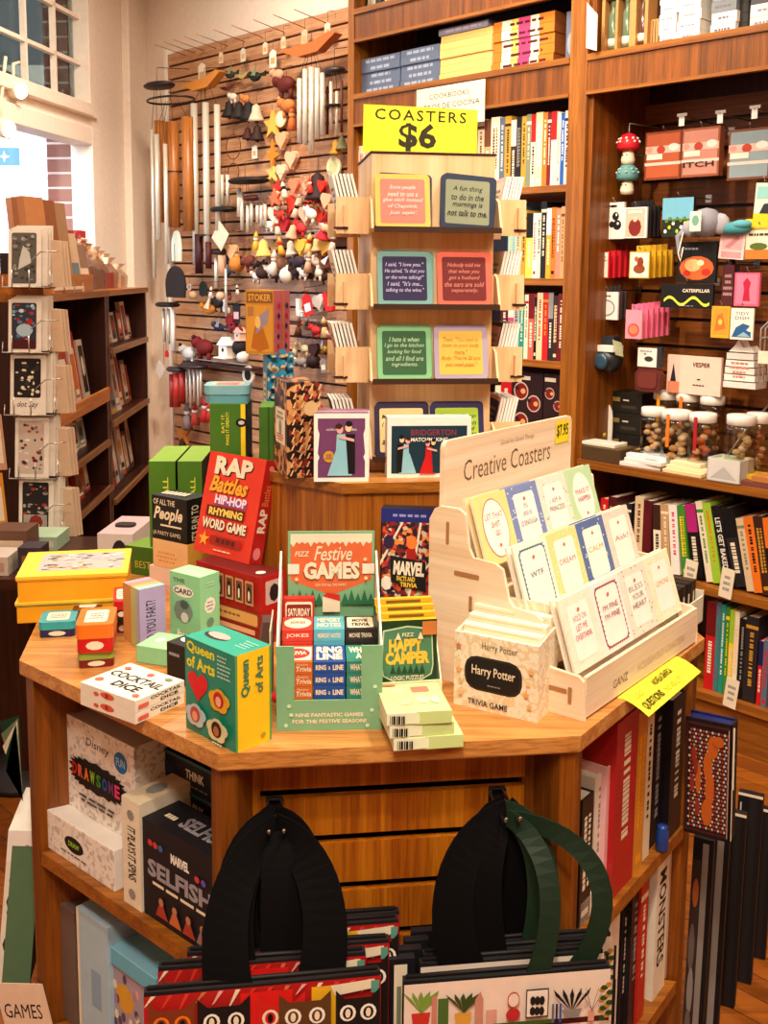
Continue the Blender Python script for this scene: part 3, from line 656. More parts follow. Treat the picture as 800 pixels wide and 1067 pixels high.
# ================================================================ LEFT OF THE TABLETOP
# yellow boxes
A, r, w, d, h = tb((18, 650), (131, 644), 628, .9, depth=.17)
zq = .9
for k, (lab, hh, off) in enumerate((('lower of two thick yellow boxed sets at the left rim of the island', h, 0), ('upper yellow boxed set with a printed grey lid, at the left rim', None, .003))):
    if k: hh = hz(Vector((A.x, A.y, zq)), 601)
    t = thing('boxed_set', lab, 'box', Vector((A.x + off, A.y, zq)), r, 'yellow boxed sets')
    b = MB(); b.box(0, w, 0, .17, 0, hh * .86, mat('#eda318')); b.build('box_tray', t, bevel=.001)
    b = MB(); b.box(-.003, w + .003, -.003, .173, hh * .86, hh, mat('#f4c034'), top='#f4c840'); b.box(-.002, w + .002, -.002, .172, hh * .80, hh * .86, mat('#8ca858' if k == 0 else '#e8a41c'))
    b.top(0, 0, hh).R(.03, .03, w - .01, .15, '#b8b0a8')
    rnd = random.Random(k)
    for _ in range(70):
        x, y = rnd.uniform(.035, w - .02), rnd.uniform(.035, .14); b.P([(x, y), (x + rnd.uniform(.004, .02), y + .002), (x + rnd.uniform(.004, .02), y + rnd.uniform(.003, .01)), (x, y + .006)], rnd.choice(['white', 'slate', 'light_grey', 'gold', 'grey', 'lavender'])); b.k -= 1
    b.build('box_lid', t, bevel=.001); zq += hh
# small tins
def tin(bl, br, tly, z, back, body, lid, lab, deco='ivory'):
    A, r, w, d, h = tb(bl, br, tly, z, back=back, depth=.05); d = min(max(d, .035), .1)
    t = thing('game_tin', lab, 'tin', A, r, 'little game tins on the left of the island')
    b = MB(); b.rbox(0, w, 0, d, 0, h * .5, mat(body, .3), .007); b.front(0, 0, 0).E(w / 2, h * .25, w * .25, h * .16, deco, 10); b.build('tin_body', t)
    b = MB(); b.rbox(-.001, w + .001, -.001, d + .001, h * .5, h, mat(lid, .3), .008); b.top(0, 0, h).RR(w * .18, d * .15, w * .82, d * .85, deco, .006)
    b.lines(w * .25, d * .3, w * .75, d * .7, 3, mat('grey'), int(w * 1e5)); b.build('lid', t); return A.z + h
tin((41, 665), (78, 663), 649, .9, (44, 637), 'navy', 'turquoise', 'teal lidded navy tin alone on the bare left corner of the tabletop')
zt_ = tin((82, 697), (119, 694), 680, .9, (84, 664), 'dark_red', '#8ca040', 'green and red tin under the orange tin')
tin((80, 681), (118, 679), 652, .9 + .0001 + (zt_ - .9), (82, 634), 'red', 'orange', 'orange lidded red tin stacked on the green one')
tin((76, 652), (104, 651), 636, .9, (78, 620), 'dark_brown', 'brown', 'brown and white tin behind the orange tin', 'white')
zt_ = tin((120, 660), (135, 659), 640, .9, (121, 628), 'dark_red', 'charcoal', 'dark red tin at the bottom of the pair beside the lilac box')
tin((119, 645), (134, 644), 627, zt_ + .0002, (120, 612), 'charcoal', 'red', 'red lidded tin on top of the pair beside the lilac box')
# lilac box
A, r, w, d, h = tb((146, 675), (173, 668), 615, .9, back=(131, 596)); d *= .5
b = MB(); b.box(0, w, 0, d, 0, h, mat('#a89ac4'), left='#b8a860', top='#e0905c'); b.top(0, 0, h).R(0, 0, w, d * .3, '#9cc8c0').R(0, d * .3, w, d * .5, '#f0b060').R(0, d * .5, w, d * .75, '#e89078').R(0, d * .75, w, d, '#c8a0b0')
b.left(0, d, 0).R(0, 0, d * .5, h, '#c88a4a').R(d * .5, 0, d * .8, h, '#b8bc70').R(d * .8, 0, d, h, '#a8b0c0'); b.front(0, 0, 0).Tv('DO YOU FART?', w * .25, h * .02, w * .62, h * .78, '#2a2030', .005, True)
place(b, 'card_game', A, r, 'lilac upright card box with a striped orange top and dark vertical lettering', 'card game')
# mint box
A, r, w, d, h = tb((178, 664), (209, 673), 594.5, .9, back=(225, 591)); d *= .75
b = MB(); b.box(0, w, 0, d, 0, h, mat('#8ed09a'), top='#a4e0ac'); b.front(0, 0, 0)
b.Tx('THE', .1 * w, .86 * h, .5 * w, .92 * h, '#5a6a5a', 0, .03).E(.45 * w, .74 * h, .36 * w, .09 * h, 'white', 9).Tx('CARD', .15 * w, .70 * h, .75 * w, .78 * h, '#3a4a3a', .1, .03)
b.E(.45 * w, .45 * h, .32 * w, .17 * h, '#7a8a80', 8).E(.5 * w, .36 * h, .13 * w, .08 * h, '#d8dcd0', 8).E(.5 * w, .55 * h, .15 * w, .07 * h, '#4a5a52', 7).Tx('butts', .25 * w, .03 * h, .98 * w, .17 * h, 'white', .1, .03)
b.right(w, 0, 0).E(.5 * d, .55 * h, .28 * d, .12 * h, 'white', 9); b.lines(.3 * d, .47 * h, .7 * d, .62 * h, 3, mat('grey'), 4); b.E(.5 * d, .3 * h, .2 * d, .07 * h, '#6a8a78', 8); b.lines(.3 * d, .83 * h, .7 * d, .9 * h, 2, mat('#c8e8c8'), 5)
place(b, 'card_game', A, r, 'mint green upright card box with rounded white lettering and a grey cartoon', 'card game')
# cocktail dice
zq = .9
A, r, w, d, h = tb((141, 755), (192, 732), 743, .9)
LA = T(91, 731); d = (LA - A).dot(Vector((-math.sin(r), math.cos(r), 0))); sk = (LA - A).dot(Vector((math.cos(r), math.sin(r), 0)))
h2 = hz(A, 731) / 2
for k, lab in enumerate(('lower white cocktail dice box at the front left of the tabletop', 'upper white cocktail dice box with its black lettered top showing')):
    b = MB(); b.box(0, w, 0, d, 0, h2, mat('#e8ddcc')); b.front(0, 0, 0)
    b.Tx('COCKTAIL', .30 * w, .56 * h2, .93 * w, .84 * h2, 'black', 0, .03).Tx('DICE', .5 * w, .16 * h2, .86 * w, .44 * h2, 'black', 0, .03).RR(.05 * w, .2 * h2, .26 * w, .55 * h2, 'coral', .002)
    b.left(0, d, 0).E(.5 * d, .55 * h2, .13 * d, .3 * h2, '#d8563a', 12).E(.3 * d, .45 * h2, .05 * d, .2 * h2, '#d8563a', 8).R(.47 * d, .4 * h2, .52 * d, .75 * h2, '#9a2c1c')
    if k:
        b.on((0, d, h2), (0, -1, 0), (1, 0, 0)).Tx('COCKTAIL', .06 * d, .48 * w, .97 * d, .68 * w, 'black', 0, .03).Tx('DICE', .35 * d, .20 * w, .80 * d, .40 * w, 'black', 0, .03)
        b.E(.12 * d, .25 * w, .06 * d, .07 * w, 'coral').E(.55 * d, .82 * w, .05 * d, .06 * w, 'coral').E(.85 * d, .85 * w, .06 * d, .05 * w, 'olive').E(.15 * d, .8 * w, .05 * d, .05 * w, 'coral').E(.9 * d, .12 * w, .05 * d, .05 * w, 'coral')
    place(b, 'dice_game', A + Vector((.0005 * k, 0, zq - .9)), r, lab, 'dice game', 'white cocktail dice boxes'); zq += h2 + .0004
# flat green box and small black deck behind the dice
A, r, w, d, h = tb((142, 690), (188, 697), 684, .9, depth=.07)
b = MB(); b.box(0, w, 0, .07, 0, .03, mat('#8ed09a'), top='#9ed8a0'); b.top(0, 0, .03).E(w * .3, .035, .008, .01, 'white', 8).E(w * .55, .03, .006, .012, 'pale_green', 8)
place(b, 'card_game', A, r, 'mint green card box lying flat behind the cocktail dice', 'card game')
A, r, w, d, h = tb((174, 709), (194, 716), 688, .9, depth=.05)
b = MB(); b.box(0, .045, 0, .05, 0, .065, mat('#1c1210')); b.top(0, 0, .065).E(.022, .026, .014, .010, 'white'); b.front(0, 0, 0).R(.006, .045, .03, .050, 'grey')
place(b, 'card_deck', A, r, 'small black card deck with white oval, half hidden behind the teal box', 'card deck')
# queen of arts
A, r, w, d, h = tb((194, 758), (246, 785), 662, .9, back=(272, 668))
TEAL = mat('#12846c', .35)
b = MB(); b.box(0, w, 0, d, 0, h, TEAL, right='#f0c41c', top='#1c9c84'); b.front(0, 0, 0)
b.Tx('Queen', .04 * w, .84 * h, .60 * w, .97 * h, '#e8dc28', 0, .03).Tx('of Arts', .04 * w, .69 * h, .61 * w, .82 * h, '#e8dc28', 0, .03); b.lines(.66 * w, .70 * h, .92 * w, .95 * h, 6, mat('#b8d8c8'), 3, .4, False)
hx, hy, s = .27 * w, .53 * h, .20 * w
heart = [(hx + s * (16 * math.sin(t) ** 3) / 16, hy + s * (13 * math.cos(t) - 5 * math.cos(2 * t) - 2 * math.cos(3 * t) - math.cos(4 * t)) / 15) for t in [2 * PI * k / 24 for k in range(24)]][::-1]
b.P(heart, '#d81a20')
for cx, cy, c1, c2, c3 in ((.70 * w, .47 * h, '#e0a824', '#b82018', '#f0b090'), (.25 * w, .21 * h, '#b8c8cc', '#b85038', '#e8a080'), (.70 * w, .17 * h, '#d8d0a0', '#301810', '#b06838')):
    for q in range(5): b.E(cx + .1 * w * math.cos(q * 1.256 + .3), cy + .055 * h * math.sin(q * 1.256 + .3), .11 * w, .07 * h, c1, 10)
    b.E(cx, cy + .01 * h, .10 * w, .085 * h, c2, 12).E(cx, cy - .005 * h, .055 * w, .055 * h, c3, 10)
b.lines(.58 * w, .02 * h, .85 * w, .055 * h, 1, mat('#d8e8d8'), 3)
b.right(w, 0, 0).R(0, 0, .05 * d, h, '#4a9a50').R(.95 * d, 0, d, h, '#4a9a50').Tv('Queen', .14 * d, .55 * h, .40 * d, .93 * h, '#2a7a5c', .03, True).Tv('of Arts', .54 * d, .55 * h, .76 * d, .93 * h, '#2a7a5c', .02, True).E(.75 * d, .09 * h, .08 * d, .025 * h, '#a89820', 8)
b.top(0, 0, h).E(.30 * w, .5 * d, .22 * w, .2 * d, '#1a1412', 14).E(.32 * w, .54 * d, .2 * w, .15 * d, '#e0a8a0', 12).lines(.7 * w, .35 * d, .95 * w, .8 * d, 4, mat('#8ad0c0'), 2)
place(b, 'card_game', A, r, 'teal and yellow box with red heart and painted faces at the front left', 'card game')
# red card boxes under the rap game
B_ = T(273, 674, .9); zt_ = .9 + hz(B_, 602); TL_ = T(204, 583.5, zt_); Q = Vector((B_.x, B_.y, zt_)); r = yaw(TL_, Q); w = (Q - TL_).length
K = T(292, 592.5, zt_); d = max(.045, (K - Q).dot(Vector((-math.sin(r), math.cos(r), 0)))); d = min(d, .06)
zz = [.9, .9 + hz(B_, 658), .9 + hz(B_, 640), zt_]
A = Vector((TL_.x, TL_.y, 0))
b = MB(); b.box(0, w, 0, d, 0, (zz[1] - zz[0]) * .5 - .0003, mat('#a82418')); b.front(0, 0, 0).R(.1 * w, .002, .9 * w, (zz[1] - zz[0]) * .4, '#e09878')
place(b, 'card_set', A + Vector((0, 0, zz[0])), r, 'bottom thin red card box of the stack under the red rap box', 'card set', 'stacked red card boxes')
b = MB(); hh = (zz[1] - zz[0]) * .5; b.box(0, w, 0, d, 0, hh - .0003, mat('#8a1c14')); b.front(0, 0, 0).R(.1 * w, .002, .9 * w, hh * .8, '#e8b088')
place(b, 'card_set', A + Vector((0, 0, zz[0] + hh)), r, 'second thin red card box from the table in the red stack', 'card set', 'stacked red card boxes')
b = MB(); hh = zz[2] - zz[1]; b.box(0, w, 0, d, 0, hh - .0003, mat('#a01c14')); b.front(0, 0, 0).RR(.04 * w, .1 * hh, .95 * w, .9 * hh, '#7a4a28', .004).RR(.05 * w, .16 * hh, .94 * w, .84 * hh, '#e0a860', .004); b.lines(.3 * w, .4 * hh, .75 * w, .65 * hh, 1, mat('#8a5a30'), 4)
place(b, 'card_set', A + Vector((0, 0, zz[1])), r, 'red card box with a gold name plate in the red stack', 'card set', 'stacked red card boxes')
b = MB(); hh = zz[3] - zz[2]; b.box(0, w, 0, d, 0, hh, mat('#b01a14'), top='#6a100c'); b.front(0, 0, 0)
for i in range(6):
    x = w * (.08 + .155 * i); b.RR(x - .06 * w, .18 * hh, x + .06 * w, .84 * hh, '#c89c6a', .002).RR(x - .045 * w, .24 * hh, x + .045 * w, .78 * hh, '#7a4434', .002).E(x, .48 * hh, .028 * w, .24 * hh, '#1a1416', 10).E(x, .44 * hh, .015 * w, .15 * hh, '#f0e4d0', 8)
b.right(w, 0, 0).RR(.15 * d, .2 * hh, .85 * d, .85 * hh, '#c8a8a0', .002).E(.5 * d, .5 * hh, .2 * d, .25 * hh, '#2a1a1c', 8)
b.top(0, 0, hh).E(.86 * w, .35 * d, .05 * w, .16 * d, '#e8e0d0', 12)
place(b, 'card_set', A + Vector((0, 0, zz[2])), r, 'red card box with a row of penguin portraits, top of the red stack', 'card set', 'stacked red card boxes')
# rap battles box, leaning back
BL, BRr = T(201.5, 573, zt_ + .001), T(260, 588, zt_ + .001)
e = (BRr - BL); nrm = Vector((-e.y, e.x, 0)).normalized(); lean = rad(14); pn = (nrm * math.cos(lean) + Vector((0, 0, -math.sin(lean)))).normalized()
TLq, TRq = PLN(221.7, 469.5, BL, pn), PLN(279.4, 479.7, BL, pn); BRq = PLN(260, 588, BL, pn)
ex = ((BRq - BL) + (TRq - TLq)).normalized(); ez = ((TLq - BL) + (TRq - BRq)); ez = (ez - ex * ez.dot(ex)).normalized(); ey = ez.cross(ex)
w = ((BRq - BL).length + (TRq - TLq).length) / 2; h = ((TLq - BL).length + (TRq - BRq).length) / 2; d = .032
b = MB(); b.box(0, w, 0, d, 0, h, mat('#d8301a', .35), right='#b01c18'); b.front(0, 0, 0)
RD = '#d8301a'
b.Tx('RAP', .165 * w, .775 * h, .82 * w, .955 * h, '#3a1410', 0, .06).Tx('RAP', .14 * w, .785 * h, .80 * w, .965 * h, 'ivory', 0, .05)
b.Tx('Battles', .12 * w, .60 * h, .80 * w, .76 * h, '#7a2412', .3, .04).Tx('Battles', .10 * w, .61 * h, .78 * w, .77 * h, '#f0a832', .3, .03)
b.R(.25 * w, .49 * h, .8 * w, .57 * h, '#8a4a90').Tx('HIP-HOP', .24 * w, .50 * h, .80 * w, .59 * h, '#f4dce8', 0, .04)
b.R(.12 * w, .37 * h, .80 * w, .475 * h, '#5a1c10').Tx('RHYMING', .17 * w, .385 * h, .77 * w, .46 * h, '#f0d060', 0, .04)
b.Tx('WORD GAME', .1 * w, .24 * h, .88 * w, .34 * h, '#4a1410', 0, .05).Tx('WORD GAME', .09 * w, .25 * h, .87 * w, .35 * h, 'ivory', 0, .04)
b.star(.17 * w, .14 * h, .1 * w, .04 * w, '#f0a832', 5).RR(.28 * w, .11 * h, .84 * w, .19 * h, '#a02018', .003); b.lines(.32 * w, .12 * h, .8 * w, .18 * h, 1, mat('#5a1410'), 3, .8).lines(.35 * w, .045 * h, .7 * w, .07 * h, 1, mat('peach'), 5)
b.right(w, 0, 0).Tv('RAP', .18 * d, .30 * h, .80 * d, .53 * h, 'ivory', .04, True).Tv('Battles', .22 * d, .56 * h, .72 * d, .76 * h, '#e87840', .01, True).E(.45 * d, .1 * h, .3 * d, .06 * h, '#e07a80').E(.5 * d, .92 * h, .2 * d, .03 * h, '#e07a80')
Mx = Matrix((ex, ey, ez)).transposed()
o = b.build('word_game', loc=BL, rot=Mx.to_euler(), label='large red rap battles word game box leaning back on the red stack', cat='board game', bevel=.0015)
# black party game on cream boxes
B_ = T(160, 612, .9); r = yaw(T(160, 612), T(196, 621)); ux = Vector((math.cos(r), math.sin(r), 0)); w = (T(196, 621) - B_).length
z1 = .9 + hz(B_, 589); z2_ = .9 + hz(B_, 560); z3 = .9 + hz(B_, 515)
b = MB(); b.box(-.012, w * 1.0, 0, .09, 0, z1 - .9 - .0004, mat('#ead0c0')); b.front(0, 0, 0).R(0, .004, w * .9, .012, 'rose')
place(b, 'card_game', B_, r, 'flat pale pink box at the very bottom of the black party game stack', 'card game')
b = MB(); b.box(0, w, 0, .085, 0, z2_ - z1 - .0004, mat('#ecc088'), right='#e8a840'); b.front(0, 0, 0); b.lines(.1 * w, .01, .7 * w, (z2_ - z1) * .6, 3, mat('#d8a060'), 9)
place(b, 'card_game', Vector((B_.x, B_.y, z1)), r, 'cream and amber box directly under the black party game', 'card game')
h = z3 - z2_; d = .06
b = MB(); b.box(0, w, 0, d, 0, h, mat('#141011')); b.front(0, 0, 0)
b.Tx('OF ALL THE', .05 * w, .80 * h, .66 * w, .93 * h, 'ivory', 0, .01).Tx('People', .05 * w, .38 * h, .88 * w, .76 * h, 'ivory', .35, .03).R(.25 * w, .32 * h, .85 * w, .36 * h, 'ivory').Tx('(A PARTY GAME)', .04 * w, .08 * h, .82 * w, .2 * h, 'ivory')
b.right(w, 0, 0).Tv("IT'S FUN TO", .2 * d, .05 * h, .55 * d, .85 * h, 'ivory', .01, True); b.top(0, 0, h)
for q in range(6): b.P([(w * .12 * q + .005, .02), (w * .12 * q + .014, .02), (w * .12 * q + .009, .045), (w * .12 * q + .002, .045)], 'ivory')
place(b, 'party_game', Vector((B_.x, B_.y, z2_)), r, 'black cube box with white script lettering People, beside the red rap box', 'party game')
# pair of tall green ball boxes
for xa, xb, lab in ((157, 184.7, 'left one of two tall green boxes behind the black party game'), (186.7, 212, 'right one of two tall green boxes behind the black party game')):
    A, r, w, d, h = tb((xa, 599), (xb, 599), 480.5, .9, back=(xa + 17, 462)); d = min(d, .2)
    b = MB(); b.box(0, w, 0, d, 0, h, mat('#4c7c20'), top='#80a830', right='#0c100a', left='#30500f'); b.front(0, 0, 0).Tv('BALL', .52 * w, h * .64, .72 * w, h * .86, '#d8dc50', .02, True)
    place(b, 'party_game', A, r, lab, 'party game', 'tall green game boxes')
A, r, w, d, h = tb((131, 597), (160, 601), 568, .9, depth=.08)
b = MB(); b.box(0, w, 0, .08, 0, h, mat('#3c641a'), top='#80a830'); b.front(0, 0, 0).Tx('BEST', .35 * w, .25 * h, .9 * w, .5 * h, '#b8a840')
place(b, 'party_game', A, r, 'low green box lying left of the cream box, behind the yellow sets', 'party game')
b = MB(); b.box(-.0, .055, 0, .07, 0, .04, mat('#242022')); b.top(0, 0, .04).E(.028, .035, .02, .025, 'grey'); b.left(0, .07, 0).R(.01, .01, .06, .03, 'charcoal')
# ================================================================ FESTIVE GAMES DISPLAY
A = T(288, 762); Bp = T(398, 760); r = yaw(A, Bp); w = (Bp - A).length; ux = Vector((math.cos(r), math.sin(r), 0)); uy = Vector((-math.sin(r), math.cos(r), 0))
hF = hz(A, 674); dD = .165
hB = hz(A + uy * dD, 554)
GR = mat('#7cae84', .6)
t = thing('festive_display', 'green cardboard counter display titled Festive Games, front middle of the tabletop', 'display box', A, r)
b = MB()
b.box(0, w, 0, .003, 0, hF * .36, GR)
b.box(0, w * .17, 0, .003, hF * .36, hF, GR); b.box(w * .80, w, 0, .003, hF * .36, hF, GR)
b.front(0, 0, 0).Tx('NINE FANTASTIC GAMES', .18 * w, .165 * hF, .82 * w, .21 * hF, 'ivory', 0, .03).Tx('FOR THE FESTIVE SEASON!', .15 * w, .09 * hF, .85 * w, .135 * hF, 'ivory', 0, .03)
for x, z in ((.09, .07), (.9, .24), (.93, .52), (.12, .3), (.86, .06), (.14, .2)): b.E(x * w, z * hF, .003, .003, '#c8e0c0', 8)
b.build('front_panel', t)
for sx in (0, w - .003):
    b = MB(); b.sprism([(.003, 0), (dD, 0), (dD, hF * 1.75), (.003, hF)], sx, sx + .003, mat('#e8e4d4')); b.build('side_panel', t)
hx = hB
b = MB(); b.box(.012 * 1, w - .004, dD, dD + .003, 0, hx, GR); b.front(0, dD, 0); W_ = w
u = lambda x: .012 + (W_ - .016) * x
ht = hx - hF * 1.0
def v(y): return hx - ht * (1 - y) * .93
b.P([(u(.03), v(.33)), (u(.5), v(.12)), (u(.97), v(.33)), (u(.97), v(.95)), (u(.03), v(.95))], '#d8683a')
pts = [(u(.03), v(.97)), (u(.03), v(.84))]
for k in range(14): pts += [(u(.03 + .94 * (k + .5) / 14), v(.84 - (.05 if k % 3 == 0 else .01))), (u(.03 + .94 * (k + 1) / 14), v(.86))]
pts += [(u(.97), v(.97))]; b.P(pts, 'ivory')
b.Tx('FIZZ', u(.08), v(.66), u(.25), v(.73), 'ivory', .2, .02).Tx('Festive', u(.30), v(.60), u(.74), v(.80), 'ivory', .35, .01).Tx('GAMES', u(.17), v(.33), u(.84), v(.58), '#8a4a2a', 0, .07).Tx('GAMES', u(.18), v(.345), u(.83), v(.585), 'ivory', 0, .05).Tx('FUN FOR ALL THE FAMILY', u(.32), v(.25), u(.68), v(.285), 'ivory')
b.R(u(.0), v(.42), u(.13), v(.56), '#e8e0d0').R(u(.86), v(.42), u(1), v(.56), '#e8e0d0')
for i in range(5): x = .06 + .075 * i; b.P([(u(x - .05), v(.0)), (u(x + .05), v(.0)), (u(x), v(.16 + .05 * (i % 2)))], '#2a6a48')
for i in range(5): x = .66 + .075 * i; b.P([(u(x - .05), v(.0)), (u(x + .05), v(.0)), (u(x), v(.16 + .05 * (i % 2)))], '#2a6a48')
b.R(u(.40), v(-.1), u(.60), v(.12), 'ivory').P([(u(.40), v(.12)), (u(.60), v(.05)), (u(.60), v(.14)), (u(.45), v(.17))], '#c8281e')
for x, z in ((.1, .36), (.89, .63), (.9, .37)): b.E(u(x), v(z), .003, .003, 'peach', 6)
b.build('header_panel', t)
b = MB(); b.box(.003, w - .003, .003, dD, 0, .003, GR); b.build('base_panel', t)
# little boxed games inside
cw = (w - .010) / 3; bd_ = .066
z1 = hz(A + ux * w / 2 + uy * .005, 689); z2_ = hz(A + ux * w / 2 + uy * (.006 + bd_), 656)
eh = .0185
KIND = [('red', '#c8342a', 'Jokes', 'JOKES', 'orange', '#c8682e', 'Trivia', 'TRIVIA'), ('light blue', '#58b0c0', 'Memory Notes', 'MEMORY NOTES', 'dark blue', '#1c4c9c', 'Ring a Line', 'RING A LINE'), ('black', '#2a1c20', 'Movie Trivia', 'MOVIE TRIVIA', 'teal', '#2c8472', 'What Am I', 'WHAT AM I')]
for c in range(3):
    x0 = .005 + c * cw
    nb, hb, tb1, tb2, nf, hf, tf1, tf2 = KIND[c]
    for k in range(5):
        z = z1 - eh * (k + 1)
        if z < .003: break
        b = MB(); b.box(.0008, cw - .0008, 0, bd_, 0, eh - .0005, mat(hf, .4)); b.front(0, 0, 0)
        if c == 1: b.Tx('RING', .08 * cw, .3 * eh, .40 * cw, .72 * eh, 'ivory', 0, .04).Tx('LINE', .60 * cw, .3 * eh, .92 * cw, .72 * eh, 'ivory', 0, .04).Tx('a', .46 * cw, .35 * eh, .53 * cw, .6 * eh, 'ivory')
        elif c == 0: b.Tx(tf1, .48 * cw, .2 * eh, .95 * cw, .6 * eh, 'ivory', .1, .02).Tx('Festive', .52 * cw, .68 * eh, .85 * cw, .85 * eh, 'ivory', .2)
        else: b.Tx('WHAT', .12 * cw, .25 * eh, .5 * cw, .75 * eh, 'ivory', 0, .03)
        b.top(0, 0, eh - .0005).R(.05 * cw, .1 * bd_, .95 * cw, .9 * bd_, hf if c else '#d8d0c8')
        if k == 0:
            if c == 1: b.Tx('RING', .1 * cw, .5 * bd_, .9 * cw, .9 * bd_, 'ivory', 0, .05).Tx('LINE', .1 * cw, .08 * bd_, .9 * cw, .46 * bd_, 'ivory', 0, .05)
            elif c == 2: b.Tx('WHAT', .1 * cw, .5 * bd_, .8 * cw, .85 * bd_, 'ivory', 0, .05).Tx('AM I', .3 * cw, .12 * bd_, .8 * cw, .45 * bd_, 'ivory', 0, .05)
            else: b.E(.5 * cw, .5 * bd_, .4 * cw, .3 * bd_, '#c8342a').Tx('TRIVIA', .2 * cw, .4 * bd_, .8 * cw, .62 * bd_, 'ivory', 0, .03)
        b.build('mini_game', loc=A + ux * x0 + uy * .005 + Vector((0, 0, z)), rot=r, label='%s mini game, %s down in the front %s stack of the green display' % (nf, ORD[k], ['left', 'middle', 'right'][c]), cat='mini game', group='little boxed games in the festive display', bevel=.0006)
    for k in range(9):
        z = z2_ - eh * (k + 1)
        if z < .003: break
        b = MB(); b.box(.0008, cw - .0008, 0, bd_ * .9, 0, eh - .0005, mat(hb, .4)); b.front(0, 0, 0)
        b.Tx(tb2, .14 * cw, .28 * eh, .86 * cw, .66 * eh, 'ivory', 0, .02)
        if k == 0:
            b.top(0, 0, eh - .0005)
            if c == 0: b.E(.5 * cw, .45 * bd_, .44 * cw, .36 * bd_, 'ivory').Tx('JOKES', .25 * cw, .35 * bd_, .75 * cw, .56 * bd_, '#c8342a', 0, .02)
            elif c == 1: b.Tx('MEMORY', .12 * cw, .5 * bd_, .88 * cw, .78 * bd_, 'ivory', 0, .03).Tx('NOTES', .12 * cw, .14 * bd_, .88 * cw, .42 * bd_, 'ivory', 0, .03)
            else: b.RR(.08 * cw, .1 * bd_, .92 * cw, .82 * bd_, 'ivory', .004).Tx('MOVIE', .25 * cw, .48 * bd_, .75 * cw, .68 * bd_, 'black', 0, .03).Tx('TRIVIA', .2 * cw, .18 * bd_, .8 * cw, .4 * bd_, 'black', 0, .03)
        b.build('mini_game', loc=A + ux * x0 + uy * (.008 + bd_) + Vector((0, 0, z)), rot=r, label='%s mini game, %s down in the back %s stack of the green display' % (nb, ORD[k], ['left', 'middle', 'right'][c]), cat='mini game', group='little boxed games in the festive display', bevel=.0006)
b = MB(); b.box(0, cw, 0, .016, 0, .075, mat('#b82a22')); b.front(0, 0, 0).RR(.06 * cw, .015, .94 * cw, .07, 'ivory', .004).RR(.1 * cw, .02, .9 * cw, .066, '#7a1c20', .003).Tx('SATURDAY', .14 * cw, .047, .86 * cw, .06, 'ivory', 0, .03).Tx('NIGHT', .2 * cw, .026, .8 * cw, .042, 'ivory', 0, .03)
P0 = A + ux * .006 + uy * (.012 + bd_ * 1.9) + Vector((0, 0, 0))
zz = hz(P0, 624) - .075
b.build('mini_game', loc=P0 + Vector((0, 0, zz)), rot=r, label='upright maroon and white boxed game at the back left of the green display', cat='mini game', group='little boxed games in the festive display', bevel=.0006)
b = MB(); b.box(.005, cw, 0, .017, 0.003, zz - .001, GR); b.build('support_block', t, loc=(.001, .012 + bd_ * 1.9, 0))
# taupe folder, white card and red marker left of the display
Pm = T(266, 752)
b = MB(); b.prism([(0, 0), (.030, 0), (.032, .118), (.016, .118)], 0, .035, mat('#5c4038', .6)); b.build('folded_carton', loc=T(264, 726), rot=r + .1, label='folded taupe carton standing between the teal box and the green display', cat='carton')
b = MB(); b.box(0, .002, 0, .10, 0, .125, mat('ivory')); b.build('blank_card', loc=T(281, 742), rot=r, label='plain white card edge against the left side of the green display', cat='card')
Q1 = T(272, 745, .945); b = MB(); b.tube([(0, 0, 0), (.004, 0, 0), (.026, .002, -.006)], [.004, .0065, .0062], mat('#d81c18', .35), 10)
b.tube([(-.02, .0, .004), (0, 0, 0)], .003, mat('#d81c18', .35), 8)
b.build('red_clip', loc=PLN(275, 725, A - uy * .0 - ux * .0 + uy * .012, uy), rot=r, label='short red plastic peg sticking out beside the green display', cat='peg')

# ================================================================ CAMPER AND COMIC BOXES
A = T(410, 783); Bp = T(482.6, 778); r = yaw(A, Bp); w = (Bp - A).length; ux = Vector((math.cos(r), math.sin(r), 0)); uy = Vector((-math.sin(r), math.cos(r), 0))
hh = hz(A, 770)
z = .9
for k, (x0, lab) in enumerate(((0, 'lowest pale green puzzle box overhanging the front rim'), (-.006, 'middle pale green puzzle box of the front pile'), (-.010, 'top pale green puzzle box of the front pile'))):
    b = MB(); hk = hh * (1.0 if k < 2 else 1.0); d = .10; ww_ = w * (1 if k == 0 else .93)
    b.box(0, ww_, 0, d, 0, hk, mat('#e8e8c8'), top='#d4e09c', left='#ece8d0'); b.front(0, 0, 0).R(ww_ * .45, 0, ww_, hk, '#c8dc90').R(ww_ * .3, hk * .1, ww_ * .5, hk * .9, '#e8f0c8')
    for q in range(9): b.R(ww_ * (.05 + .024 * q), hk * .15, ww_ * (.05 + .024 * q) + .0008 * (1 + q % 3), hk * .8, 'black')
    if k == 2: b.top(0, 0, hk).RR(.2 * ww_, .62 * d, .42 * ww_, .85 * d, '#b8dca8', .003).RR(.52 * ww_, .66 * d, .8 * ww_, .86 * d, '#d8806a', .003).E(.35 * ww_, .35 * d, .13 * ww_, .12 * d, '#f0d8a0').E(.62 * ww_, .38 * d, .10 * ww_, .12 * d, '#e8e8b8').E(.82 * ww_, .36 * d, .08 * ww_, .12 * d, '#d8f0c0'); b.R(.03 * ww_, .9 * d, .3 * ww_, .95 * d, '#c86a4a')
    b.build('puzzle_box', loc=A + ux * x0 + Vector((0, 0, z - .9)), rot=r + (.0, .03, -.01)[k], label=lab, cat='puzzle box', group='pale green puzzle boxes on the front rim', bevel=.0008)
    z += hk + .0004
